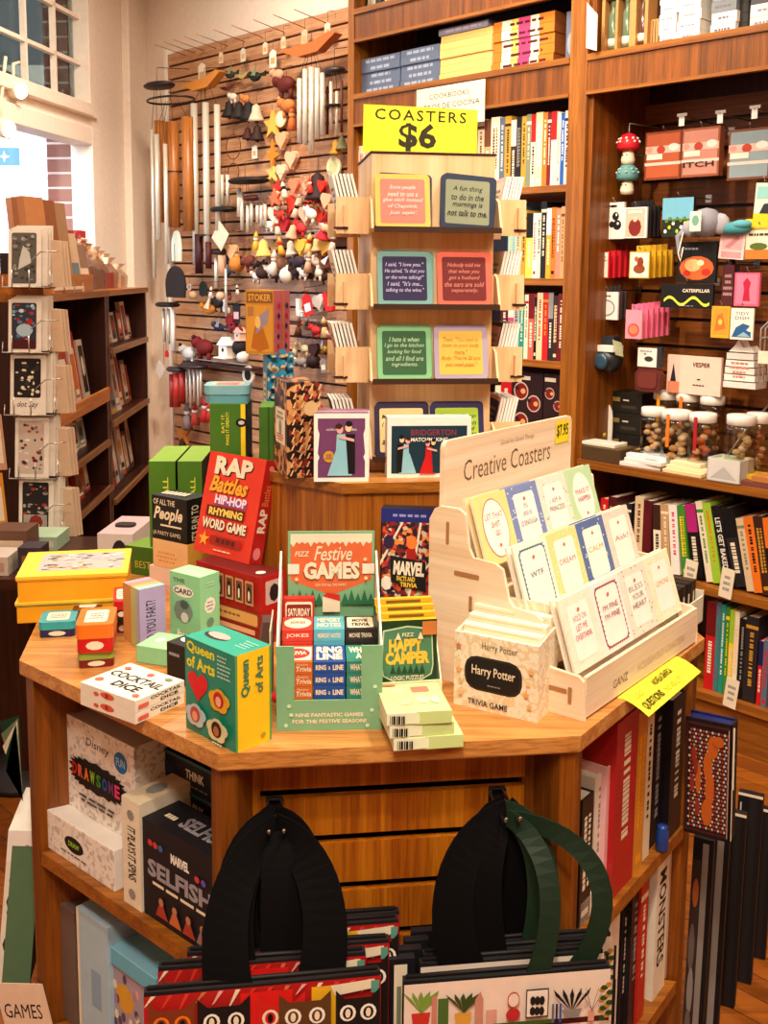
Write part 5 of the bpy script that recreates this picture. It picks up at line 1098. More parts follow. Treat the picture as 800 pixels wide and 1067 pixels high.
for k in range(4):
    u0 = W(781, 27, .05)[0]; b = MB(); b.box(0, .10, 0, .12, 0, .036, mat('#e2dcd2' if k < 2 else '#4a4a50')); b.front(0, 0, 0).lines(.012, .01, .08, .024, 1, mat('#8a8490'), k); b.build('small_box', loc=WL(u0, .05, z2 + k * .037), rot=WR, label='box at the far right of the top shelf, %s from the bottom' % ORD[k], cat='box', group='boxes at the far right of the top shelf')
# lower book shelves, right bay
def face_z(px, py, d): return W(px, py, d)[1]
low = [(626, 634, 519, 'red', 'ivory'), (634, 643, 517, 'burgundy', 'gold'), (643, 651, 527, 'tan', 'brown'), (652, 658, 524, 'charcoal', 'ivory'), (662, 671, 517, 'beige', 'brown'), (671, 680, 521, 'burgundy', 'dark_red'), (680, 688, 526, 'cream', 'dark_brown', 4), (688, 696, 526, 'tan', 'ivory', 5), (696, 705, 527, 'white', 'hot_pink', 6), (705, 713, 528, 'green', 'yellow', 8), (713, 724, 527, 'black', 'magenta', 10), (724, 731, 524, 'ivory', 'green', 12), (731, 740, 526, 'lime', 'orange', 12), (740, 750, 530, 'black', 'white', 14), (750, 762, 533, 'charcoal', 'black', 15), (766, 774, 542, 'beige', 'olive', 13), (774, 784, 541, 'orange', 'black', 12), (784, 794, 540, 'dark_brown', 'gold', 11), (794, 803, 541, 'black', 'orange', 10)]
for i, row in enumerate(low):
    pl, pr, top, c, acc = row[:5]; ln = rad(-row[5]) if len(row) > 5 else 0
    d0 = .02; u0, u1 = W(pl, top, d0)[0], W(pr, top, d0)[0]; z = .54; h = (W(pl, top, d0)[1] - z); hh = h / max(math.cos(ln), .9)
    w = (u1 - u0) * .98
    P = WL(u0 - math.sin(ln) * -hh if False else u0 + math.tan(-ln) * h * 1.0, d0, z + (w * math.sin(-ln) if ln else 0))
    put_book(P, WR, w, .15, hh, c, '%s book, %s from the left on the shelf below the jars' % (cname(c), ORD[i]), 'books on the shelf below the jars', acc, i * 5, None, {740: "LET'S GET BAKED"}.get(pl), ln)
low2 = [(737, 747, 628, 'red', 'dark_red'), (747, 752, 627, 'slate', 'teal'), (752, 757, 630, 'teal', 'white'), (757, 761, 633, 'green', 'yellow'), (761, 766, 636, 'yellow', 'lime'), (766, 771, 638, 'cream', 'peach'), (771, 778, 645, 'black', 'grey'), (778, 791, 643, 'charcoal', 'gold'), (791, 796, 668, 'red', 'navy'), (796, 802, 668, 'slate', 'red')]
wall_books(.18, low2, 'on the lowest shelf of the right bay', 'books on the lowest shelf of the right bay', d0=.02)
for i, (px, py, lab, z) in enumerate(((752, 682, 'front of the lowest book shelf', .18), (746, 583, 'front of the shelf below the jars', .54), (708, 575, 'green book below the jars', .54))):
    u0 = W(px, 700 if z < .3 else 612, -.03)[0]; b = MB(); b.box(0, .045, 0, .001, 0, .10, mat('ivory', .7)); b.front(0, 0, 0).lines(.008, .02, .038, .08, 3, mat('grey'), i)
    b.build('price_label', loc=WL(u0, -.015, z - .02), rot=(0, rad(6), WR), label='white shelf card at the ' + lab, cat='label', group='white shelf cards')

# ================================================================ SIDES OF THE ISLAND
class Wing:
    def __init__(s, a, c):
        s.a = a.copy(); s.u = (c - a).normalized(); s.n = Vector((-s.u.y, s.u.x, 0)); s.r = math.atan2(s.u.y, s.u.x)
    def px(s, x, y, d=0):
        P = PLN(x, y, s.a + s.n * d, s.n); return (P - s.a).dot(s.u), P.z
    def at(s, x, d, z=0): return s.a + s.u * x + s.n * d + Vector((0, 0, z))
LWg, RWg, FWg = Wing(LCp, FLp), Wing(FRp, RCp), Wing(FLp, FRp)
# left wing, upper compartment
def face(wg, xa, xb, yt, yb, d): return wg.px(xa, yb, d)[0], wg.px(xb, yb, d)[0], wg.px(xa, yt, d)[1]
z = SHL
x0, x1, zt_ = face(LWg, 70, 141, 744, 850, .05)
t = thing('party_game', 'white doodle covered drawing game box with black splash logo on the left side shelf', 'board game', LWg.at(x0, .05, z), LWg.r)
w, h = x1 - x0, zt_ - z; SKT = art('doodle_print', ['#ece4da', '#ece4da', '#ddd4cc', '#ece4da', '#c4bcb8', '#ece4da'], 150)
b = MB(); b.box(0, w, 0, .075, 0, h, mat('#e8e0d8'), front=SKT, right=SKT, top=mat('#b8a8a0')); b.front(0, 0, 0)
b.Tx('Disney', .32 * w, .82 * h, .66 * w, .9 * h, '#2a2428', .2); b.E(.82 * w, .84 * h, .1 * w, .085 * h, 'white').E(.82 * w, .84 * h, .092 * w, .078 * h, '#1c6cb0').Tx('FUN', .76 * w, .81 * h, .88 * w, .87 * h, '#a8d0f0', 0, .02)
pts = []
for k in range(44): a = 2 * PI * k / 44; q = 1.0 if k % 2 else .86; pts.append((w * .48 + math.copysign(abs(math.cos(a)) ** .7, math.cos(a)) * .42 * w * q, .62 * h + math.copysign(abs(math.sin(a)) ** .7, math.sin(a)) * .12 * h * q))
b.P(pts, 'black')
for k, (ch, c) in enumerate(zip('DRAWSOME', ('red', 'coral', 'orange', 'lime', 'green', 'blue', 'purple', 'hot_pink'))): b.Tx(ch, (.12 + .09 * k) * w, .575 * h, (.19 + .09 * k) * w, .67 * h, c, 0, .04)
b.lines(.12 * w, .40 * h, .85 * w, .47 * h, 2, mat('#4a4448'), 3); b.build('box_body', t, bevel=.0015)
b = MB(); b.box(-.025, w - .01, -.035, 0, 0, h * .30, mat('#e8e0d8'), front=SKT, top=mat('#ddd5cc')); b.front(-.025, -.035, 0).E(.5 * w, .15 * h, .14 * w, .06 * h, 'black'); b.Tx('DRAW', .42 * w, .13 * h, .58 * w, .17 * h, 'lime', 0, .03); b.lines(.3 * w, .06 * h, .7 * w, .08 * h, 1, mat('#4a4448'), 2); b.build('box_tray', t, bevel=.0015)
# cream upright box
x0, x1, zt_ = face(LWg, 129, 147, 830, 930, .012)
b = MB(); w, h = x1 - x0, zt_ - z; b.box(0, w, 0, .11, 0, h, mat('#e4d8c0'), top='#d8c8a8'); b.front(0, 0, 0).Tv('IT PLAYS IT SPINS', .3 * w, .25 * h, .75 * w, .75 * h, 'black', .02).E(.5 * w, .86 * h, .2 * w, .05 * h, 'grey', 8).E(.5 * w, .12 * h, .2 * w, .05 * h, 'grey', 8)
b.top(0, 0, h).E(w * .5, .05, w * .3, .02, 'grey', 8)
b.build('party_game', loc=LWg.at(x0, .012, z), rot=LWg.r, label='narrow cream game box with vertical black lettering beside the selfish box', cat='board game', bevel=.001)
# selfish
x0, x1, zt_ = face(LWg, 149, 222, 852, 960, .015)
b = MB(); w, h = x1 - x0 - .004, zt_ - z; x0 += .004; b.box(0, w, 0, .07, 0, h, mat('#17141a')); b.front(0, 0, 0)
b.Tx('SELFISH', .07 * w, .44 * h, .99 * w, .62 * h, '#9a949c', 0, .04).Tx('MARVEL', .42 * w, .70 * h, .68 * w, .80 * h, 'white', 0, .05).lines(.08 * w, .37 * h, .97 * w, .405 * h, 1, mat('ivory'), 5, .9)
for k, c in enumerate(('#c83a3a', '#c83a3a', '#3a6aa8')): b.E((.12 + .08 * k) * w, .79 * h, .035 * w, .035 * h, c, 8)
for k, c in enumerate(('#c83a3a', '#6a4aa8')): b.E((.80 + .09 * k) * w, .70 * h, .035 * w, .035 * h, c, 8)
for k, c in enumerate(('#a83a2a', '#c86a3a', '#a83a2a', '#8a7a78')): x = (.2 + .2 * k) * w; b.P([(x, .08 * h), (x + .03, .08 * h), (x + .018, .22 * h), (x + .008, .2 * h)], c).E(x + .014, .24 * h, .006, .007, '#b87a5a', 8)
b.top(0, 0, h).Tx('SELFISH', .35 * w, .02, .95 * w, .05, '#8a848c', 0, .04).lines(.1 * w, .02, .3 * w, .04, 1, mat('ivory'), 3)
b.build('card_game', loc=LWg.at(x0, .015, z), rot=LWg.r, label='large black selfish card game box with red white logo on the left side shelf', cat='board game', bevel=.001)
zb = z
sb = MB(); 
xq, xr, ztt = face(LWg, 166, 224, 776, 850, .11); zm = LWg.px(170, 812, .11)[1]; zl = LWg.px(180, 850, .11)[1]; hgt = ztt - zm
zs_ = [z + k * (ztt - z) / 4 for k in range(4)]; hgt = (ztt - z) / 4
for k in range(4):
    b = MB(); w = xr - xq; b.box(0, w, 0, .10, 0, hgt - .001, mat('#1a171c')); b.box(-.002, w + .002, -.002, .102, hgt - .006, hgt - .001, mat('#3c5a60')); b.front(0, 0, 0)
    b.Tx('THINK', .50 * w, .38 * hgt, .82 * w, .66 * hgt, 'ivory', 0, .03).lines(.5 * w, .14 * hgt, .95 * w, .22 * hgt, 1, mat('grey'), k).E(.2 * w, .45 * hgt, .1 * w, .2 * hgt, '#1c2a50', 8)
    b.build('board_game', loc=LWg.at(xq, .11, zs_[k]), rot=LWg.r, label='flat black think game box, %s from the bottom, behind the selfish box' % ORD[k], cat='board game', group='flat black game boxes')
# left wing, lower compartment
zl = .24
for (xa, xb, yt, d, c, lab, dr) in ((64, 80, 942, .03, '#6e5a50', 'tall brown grey book leaning at the left end of the lower left shelf', 0), (83, 114, 947, .02, '#a8c4d4', 'tall pale blue folder with white edge on the lower left shelf', 1), (117, 164, 985, .03, '#a898a8', 'floral box with a sky blue lid on the lower left shelf', 2)):
    x0, x1, zt_ = face(LWg, xa, xb, yt, 1060, d); w, h = x1 - x0, zt_ - zl
    b = MB(); b.box(0, w, 0, .15, 0, h * (.86 if dr == 2 else 1), mat(c)); b.front(0, 0, 0)
    if dr == 1: b.R(0, 0, .08 * w, h, 'ivory').R(.45 * w, h * .35, .75 * w, h * .62, '#8aa8c0')
    if dr == 2:
        b.box(-.003, w + .003, -.004, .15, h * .86, h, mat('#6ab0cc'), top='#8ac4dc'); b.front(0, 0, 0); b.E(.3 * w, .62 * h, .2 * w, .12 * h, '#d8a030', 9)
        for q in range(26): b.E(random.uniform(.05, .95) * w, random.uniform(.03, .8) * h, .006, .009, random.choice(['#5a4a5a', 'rose', 'ivory', 'mauve']), 6); b.k -= 1
    b.build('book' if dr < 2 else 'floral_box', loc=LWg.at(x0, d, zl), rot=LWg.r, label=lab, cat='book' if dr < 2 else 'box', bevel=.001)
x0 = LWg.px(166, 1000, .03)[0]
for k in range(5):
    b = MB(); b.box(0, .16, 0, .12, 0, .03, mat(('#1a1416', '#a8201c')[k % 2])); b.front(0, 0, 0).lines(.01, .008, .12, .02, 1, mat('ivory'), k); b.build('game_box', loc=LWg.at(x0 + .003 * (k % 2), .03, zl + k * .031), rot=LWg.r, label='flat %s game box, %s from the bottom, beside the floral box' % (('black', 'red')[k % 2], ORD[k]), cat='board game', group='flat boxes on the lower left shelf')
# games sign
P = Wing(LCp - Vector((.1, 0, 0)), FLp); 
b = MB(); w, h = .115, .085; b.box(0, w, 0, .0015, 0, h, mat('#e8cdb4', .8)); b.front(0, 0, 0).Tx('GAMES', .08 * w, .25 * h, .86 * w, .56 * h, '#1a1412', .1, 0)
pp = PLN(6, 1072, LWg.a - LWg.n * .03, LWg.n); b.build('shelf_sign', loc=pp, rot=(0, -rad(16), LWg.r + .3), label='cream handwritten card reading games at the lower left corner', cat='sign')
# things outside the left post
SWg = Wing(IN[6], IN[7])
for i, (xa, xb, yt, zb_, hh, c, lab) in enumerate(((4, 26, 905, .24, .30, '#ece4d4', 'white book with green leaf print poking out left of the island post'), (22, 31, 930, .24, .27, '#5a7a5a', 'green book leaning beside the leaf printed one, left of the post'))):
    P = T(xb, 1025, zb_)
    b = MB(); b.box(-.05, 0, 0, .16, 0, hh, mat(c)); b.front(-.05, 0, 0)
    if i == 0:
        b.R(0, hh * .8, .05, hh, '#f4ece4').E(.035, hh * .88, .006, .01, '#c84a5a', 7)
        for q in range(10): b.E(.01 + .03 * random.random(), hh * (.05 + .07 * q), .006, .014, '#2a3a20', 6); b.k -= 1
    b.build('book', loc=P, rot=(0, rad(6), rad(8)), label=lab, cat='book')
P = T(24, 835, .55); b = MB()
for k in range(5): b.add([(0, 0, 0), (-.03 - .006 * k, .01 * k, .06 + .02 * k), (-.01 - .002 * k, .012 * k, .15)], [(0, 1, 2), (2, 1, 0)], mat(('ivory', 'dark_green', 'cream', 'olive', 'dark_green')[k]))
b.build('leaflets', loc=P, label='pointed white and green leaflets sticking out left of the upper shelf', cat='leaflet')
# right wing, upper compartment
z = SHR
def rbook(xa, xb, yt, d, c, lab, acc='ivory', txt=None, dep=.16, style=0, zb_=None, cat='book', yb=900, lean=0, W_=None):
    zb_ = z if zb_ is None else zb_
    x0, x1, zt_ = face(RWg, xa, xb, yt, yb, d); w = x1 - x0 - .0005
    return put_book(RWg.at(x0, d, zb_), RWg.r, w, dep, zt_ - zb_, c, lab, 'books in the right side of the island', acc, int(xa), style, txt, lean)
rbook(603.5, 615, 838, .02, '#1a1612', 'black and white book at the near end of the right side shelf', 'ivory', None, .12, 1, yb=935)
rbook(616, 627, 815, .03, '#e4d8c8', 'white book beside the black one on the right side shelf', 'grey', None, .15, 0, yb=930)
rbook(628, 636, 805, .02, '#e8b0b0', 'thin pale pink book left of the big red one', 'red', None, .15, 0, yb=925)
rbook(637, 658, 760, .01, '#b01a1c', 'big red book with white lettering on the right side shelf', 'ivory', None, .2, 0, yb=925)
rbook(659, 668, 750, .01, '#d08a28', 'amber spined tall book just right of the red one', 'amber', None, .19, 1, yb=910)
rbook(668.5, 675, 748, .015, '#e8d8b4', 'cream slim book with black lettering after the amber one', 'black', None, .18, 0, yb=905)
rbook(676, 686, 742, .02, '#16141c', 'black tall book right of the cream one', 'grey', None, .18, 0, yb=890)
rbook(687, 694, 740, .02, '#1c1a20', 'second black tall book with a grey script spine', 'grey', None, .18, 0, yb=890)
rbook(695, 707, 737, .005, '#121016', 'wide black book with white capitals at the far end of the right side shelf', 'ivory', None, .19, 0, yb=880)
x0 = RWg.px(679, 870, .0)[0]; b = MB(); b.lathe([(.010, 0), (.0115, .004), (.0115, .035), (.009, .042), (.009, .046)], mat('#1c3a80', .3), 14); b.build('ink_bottle', loc=RWg.at(RWg.px(684, 872, .012)[0], .002, z), rot=0, label='tiny dark blue bottle standing in front of the black books', cat='bottle')
# lower compartment
z = .24
b = MB(); x0, x1, zt_ = face(RWg, 603, 644, 945, 1000, .02); w, h = x1 - x0, zt_ - z; b.box(0, w, 0, .14, 0, h, mat('#e8dccc')); b.front(0, 0, 0).Tx('ADULT', .2 * w, .80 * h, .9 * w, .88 * h, '#3a3030', 0, .02); b.build('card_box', loc=RWg.at(x0, .02, z), rot=RWg.r, label='off-white box lettered adult in the lower right compartment', cat='box', bevel=.001)
rbook(646, 655, 950, .03, '#14121a', 'black thin book right of the off-white box, lower right compartment', 'ivory', None, .14, 0, yb=1010)
rbook(656, 664, 935, .02, '#1a161c', 'second black thin book in the lower right compartment', 'grey', None, .14, 0, yb=1010)
rbook(665, 672, 925, .015, '#b8241c', 'red slim book in the lower right compartment', 'ivory', None, .14, 3, yb=1010)
rbook(673, 682, 912, .03, '#d88a3c', 'orange topped book between the red and the monster one', 'black', None, .14, 2, yb=990)
rbook(683, 695, 893, .015, '#e8e0cc', 'white thick book lettered monsters in the lower right compartment', 'black', 'MONSTERS', .18, 0, yb=960)
rbook(696, 700, 888, .02, '#d8b8a0', 'thin tan book after the monster one', 'brown', None, .16, 0, yb=950)
rbook(701, 706, 890, .02, '#7a2420', 'dark red thin book at the far end of the lower right compartment', 'ivory', None, .16, 0, yb=940)
# patterned art book sticking out past the corner
P1 = T(712, 866, .58); P2 = T(760, 880, .58)
Q = RWg.at(.50, -.03, 0)
nn = Vector((0, 1, 0))
ax = yaw(P1, P2)
t = thing('art_book', 'black art book with orange bird and dot pattern jutting out at the right', 'book', P1, (0, rad(-1.5), ax))
w = (P2 - P1).length; h = hz(P1, 747)
b = MB(); b.box(0, w, 0, .004, 0, h, mat('#161014')); b.box(w - .004, w, 0, .035, 0, h, mat('#161014')); b.box(0, w, .031, .035, 0, h, mat('#1a1c50')); b.front(0, 0, 0).R(.02 * w, .03 * h, .96 * w, .97 * h, '#4a1c18').R(.05 * w, .05 * h, .93 * w, .95 * h, '#1a1014')
rnd = random.Random(5)
for i in range(13):
    for j in range(26):
        b.E(w * (.1 + .065 * i + (.03 if j % 2 else 0)), h * (.08 + .033 * j), .0022, .0028, ('#b8a8a0', '#a83420', '#c8b8a0', '#8a2418')[(i * 3 + j) % 4], 5); b.k -= 1
b.k += 1
for q, (cx, cz, rx, rz) in enumerate(((.6, .78, .12, .1), (.5, .62, .1, .12), (.55, .42, .1, .16), (.5, .22, .12, .12), (.3, .5, .06, .14), (.72, .84, .12, .05))): b.E(cx * w, cz * h, rx * w, rz * h, '#b85a1c', 9)
for q, (cx, cz) in enumerate(((.2, .7), (.18, .45), (.3, .25), (.25, .6))): b.E(cx * w, cz * h, .05 * w, .08 * h, '#8a2c1a', 7)
b.R(.935 * w, .04 * h, .95 * w, .96 * h, '#b8a898')
b.build('cover', t)
b = MB(); b.box(.003, w - .006, .004, .031, .003, h - .004, mat('#242c6a'), top='#1c2460'); b.build('pages', t)
b = MB(); b.box(w - .003, w + .003, .004, .006, h * .45, h * .97, mat('ivory')); b.box(w - .001, w + .001, .004, .006, .002, h * .97, mat('ivory')); b.build('tag', t)
b = MB(); b.box(w * .2, w * .8, .0, .1, 0, .02, oak('X'))
# black folded boards standing on the floor at the right
for k, (xa, xb, yt, Y) in enumerate(((776, 797, 845, 2.22), (758, 784, 830, 2.14), (745, 768, 850, 2.06), (728, 752, 870, 1.98), (714, 736, 878, 1.91))):
    b = MB(); P = Vector(((xa - 400) / 1086 * Y * 1.0, Y, .06)); wq = (xb - xa) / 1086 * Y
    P = PLN(xa, 1000, Vector((0, Y, 0)), Vector((0, 1, 0))); P.z = 0.002
    h = PLN(xa, yt, Vector((0, Y, 0)), Vector((0, 1, 0))).z
    b.box(0, wq, 0, .02, 0, h, mat('#141113')); b.front(0, 0, 0)
    b.R(.48 * wq, .0, .78 * wq, h * .98, '#8a8078' if k > 2 else '#1e1a1c')
    if k > 2: b.R(0, .02, .45 * wq, h * .9, '#3a2a24').E(.25 * wq, h * .75, .15 * wq, .03, '#a85a30').E(.2 * wq, h * .5, .15 * wq, .05, '#6a5a54').E(.25 * wq, h * .3, .15 * wq, .05, '#8a807a').E(.22 * wq, h * .15, .14 * wq, .03, '#6a5a54')
    else: b.R(.0, h - .006, wq, h, 'ivory').R(.1 * wq, h * .86, .16 * wq, h * .95, 'light_grey')
    b.build('print_folder', loc=P, rot=(rad(-3), 0, rad(-28)), label='tall black floor folder, %s from the island, %s' % (('fifth', 'fourth', 'third', 'second', 'nearest')[k], ('white top edge', 'thin corner label', 'plain dark side', 'grey stripe', 'grey stripe')[k]), cat='folder', group='tall print folders on the floor')
# white bin of notebooks behind the coaster display
P1, P2 = T(690, 640, .9), T(722, 660, .9)
rb_ = RWg.r; Pn = RWg.at(.30, .14, .9) if False else T(716, 656, .9)
t = thing('notebook_bin', 'cream card bin of small notebooks behind the creative coasters stand', 'bin', T(725, 652, .9), rb_)
b = MB(); b.box(-.10, .035, .0, .003, 0, .05, mat('#d8d0b8')); b.box(-.10, .035, .10, .103, 0, .07, mat('#d8d0b8')); b.box(.032, .035, 0, .10, 0, .06, mat('#e0d8c4')); b.box(-.10, -.097, 0, .10, 0, .06, mat('#d8d0b8')); b.box(-.10, .035, 0, .10, 0, .002, mat('#d8d0b8')); b.build('bin_walls', t)
for k in range(4):
    b = MB(); b.box(0, .02, 0, .09, 0, .085, mat(('#18120f', '#2a1c14', '#18120f', '#3a2a1c')[k])); b.front(0, 0, 0).R(.007, .03, .013, .065, 'ivory'); b.build('notebook', loc=t.location + Vector((math.cos(rb_), math.sin(rb_), 0)) * (-.09 + .025 * k) + Vector((-math.sin(rb_), math.cos(rb_), 0)) * .006 + Vector((0, 0, .003)), rot=rb_, label='dark little notebook in the cream bin, %s from its left end' % ORD[k], cat='notebook', group='notebooks in the cream bin')

# ================================================================ HANDBAGS ON THE FRONT
def hook(px, py, lab):
    x, zz = FWg.px(px, py, .05); t = thing('wall_hook', lab, 'hook', FWg.at(x, .05, zz - .004), FWg.r, 'metal hooks on the island front')
    b = MB(); b.box(-.012, .012, -.004, .0, -.018, .006, mat('#14100e')); b.build('hook_plate', t)
    b = MB(); b.tube([(-.010, -.002, 0), (-.010, -.09, -.004), (-.010, -.10, .01)], .0025, mat('silver', .25, 1.0)); b.tube([(.010, -.002, 0), (.010, -.09, -.004), (.010, -.10, .01)], .0025, mat('silver', .25, 1.0)); b.box(-.013, .013, -.008, -.003, .001, .004, mat('silver', .2, 1.0)); b.build('hook_arm', t)
    return x, zz
hxL, hzL = hook(286, 831, 'metal hook carrying the red cat bags, left on the island front')
hxR, hzR = hook(517, 820, 'metal hook carrying the plant bags, right on the island front')
def strap(b, pts, wd_, m, th=.003):
    """flat strap: widened across local x"""
    P = [Vector(p) for p in pts]; vs = []; fs = []
    for i, p in enumerate(P):
        a = P[max(i - 1, 0)]; c = P[min(i + 1, len(P) - 1)]; t_ = (c - a).normalized(); sd = t_.cross(Vector((0, 1, 0)))
        if sd.length < .3: sd = Vector((1, 0, 0))
        sd.normalize(); nn_ = sd.cross(t_).normalized(); wd2 = wd_[i] if isinstance(wd_, (list, tuple)) else wd_
        for s1, s2 in ((-1, -1), (1, -1), (1, 1), (-1, 1)): vs.append(p + sd * wd2 / 2 * s1 + nn_ * th / 2 * s2)
    n = len(P)
    for i in range(n - 1):
        for k in range(4): fs.append((i * 4 + k, i * 4 + (k + 1) % 4, i * 4 + 4 + (k + 1) % 4, i * 4 + 4 + k))
    fs += [(3, 2, 1, 0), tuple((n - 1) * 4 + k for k in range(4))]
    b.add(vs, fs, m, False)
def tote(x, d, z, w, h, th, side, front_draw, hook_x, hook_z, hook_d, straps, label, group, smat, swid, yawx=0):
    t = thing('handbag', label, 'handbag', FWg.at(x, d, z - h), FWg.r + yawx, group)
    b = MB(); n = 8
    vs = []; 
    for j in range(5):
        zz = h * j / 4; k = (.55 + .45 * math.sin(PI * (1 - j / 4 * .72)))
        for i in range(n + 1):
            xx = w * i / n; bul = math.sin(PI * i / n) * .35 + .65
            vs.append((xx, -th / 2 * k * bul, zz))
    m_ = len(vs); vs2 = [(v_[0], -v_[1], v_[2]) for v_ in vs]
    fs = []
    for j in range(4):
        for i in range(n):
            a = j * (n + 1) + i; fs.append((a, a + 1, a + n + 2, a + n + 1)); fs.append((m_ + a + 1, m_ + a, m_ + a + n + 1, m_ + a + n + 2))
    for j in range(4):
        a = j * (n + 1); fs.append((m_ + a, a, a + n + 1, m_ + a + n + 1)); a += n; fs.append((a, m_ + a, m_ + a + n + 1, a + n + 1))
    for i in range(n): fs.append((i, m_ + i, m_ + i + 1, i + 1)); a = 4 * (n + 1) + i; fs.append((a, a + 1, m_ + a + 1, m_ + a))
    b.add(vs + vs2, fs, mat(side, .8))
    b.front(0, -th / 2 - .0006, 0); front_draw(b, w, h); b.build('bag_body', t)
    b = MB(); b.tube([(.004, 0, h + .002), (w * .5, 0, h + .003), (w - .004, 0, h + .002)], .003, mat('#141012', .6)); b.build('zipper', t)
    ct, st = math.cos(-yawx), math.sin(-yawx)
    for (sx, sy, mx, md) in straps:
        lx0, ly0 = hook_x - x, hook_d - d; lx, ly = lx0 * ct - ly0 * st, lx0 * st + ly0 * ct; hzz = hook_z - (z - h)
        b = MB(); ax_ = sx * w; q = []
        for i in range(15):
            f = i / 14; g = f ** 1.25
            xx = ax_ + (lx - ax_) * (f ** 2.1) + mx * math.sin(PI * f ** .8); yy = sy * (1 - f) + ly * f - .012 * math.sin(PI * f)
            q.append((xx, yy, (h - .02) + (hzz - h + .02) * math.sin(f * PI / 2) ** .92))
        strap(b, q, [swid * (1 - .25 * i / 14) for i in range(15)], smat); b.build('strap', t)
    return t
def catprint(b, w, h):
    b.R(.0, .02 * h, w, .99 * h, '#b01c1a')
    z1 = h
    cats = [(.02, .19, '#7a3418', 'orange'), (.22, .22, '#141012', 'white'), (.47, .20, '#c8201c', 'black'), (.56, .22, '#5a3a1c', 'white'), (.80, .19, '#141012', 'white')]
    for q in range(14): b.P([((.03 + .07 * q) * w, h * .99), ((.05 + .07 * q) * w, h * .99), ((.01 + .07 * q) * w, h * (.93 - .02 * (q % 3))), ((-.02 + .07 * q + .02) * w, h * (.92 - .02 * (q % 3)))], ('ivory', '#d83a2a', '#d83a2a', '#c8784a', '#e0a8a0')[q % 5])
    b.R(.40 * w, .5 * h, .62 * w, .97 * h, '#d81e1a').R(.70 * w, .55 * h, .82 * w, .97 * h, '#e8b020').P([(.80 * w, .9 * h), (.97 * w, .93 * h), (.97 * w, .99 * h), (.78 * w, .97 * h)], 'ivory').R(.955 * w, .9 * h, .99 * w, .98 * h, '#5a9a88')
    for x, ww_, c, e_ in cats:
        x0, x1, zt = x * w, (x + ww_) * w, .93 * h
        b.P([(x0, .35 * h), (x1, .35 * h), (x1, zt + .04 * h), (x1 - .2 * (x1 - x0), zt - .02 * h), (x0 + .2 * (x1 - x0), zt - .02 * h), (x0, zt + .04 * h)], c)
        for fx in (.27, .73): cx = x0 + (x1 - x0) * fx; b.E(cx, .815 * h, .0105, .0115, e_ if e_ != 'black' else 'ivory', 12).E(cx, .815 * h, .0068, .0085, c, 12).E(cx, .815 * h, .0035, .0065, 'ivory' if e_ == 'white' else 'black', 8)
        b.E((x0 + x1) / 2, .71 * h, .006, .004, 'rose', 6)
    b.R(0, .0, w, .3 * h, '#e8e0d8'); 
    for q in range(9): b.P([((.05 + .1 * q) * w, .3 * h), ((.1 + .1 * q) * w, .3 * h), ((.07 + .1 * q) * w, .1 * h)], '#c81c1a')
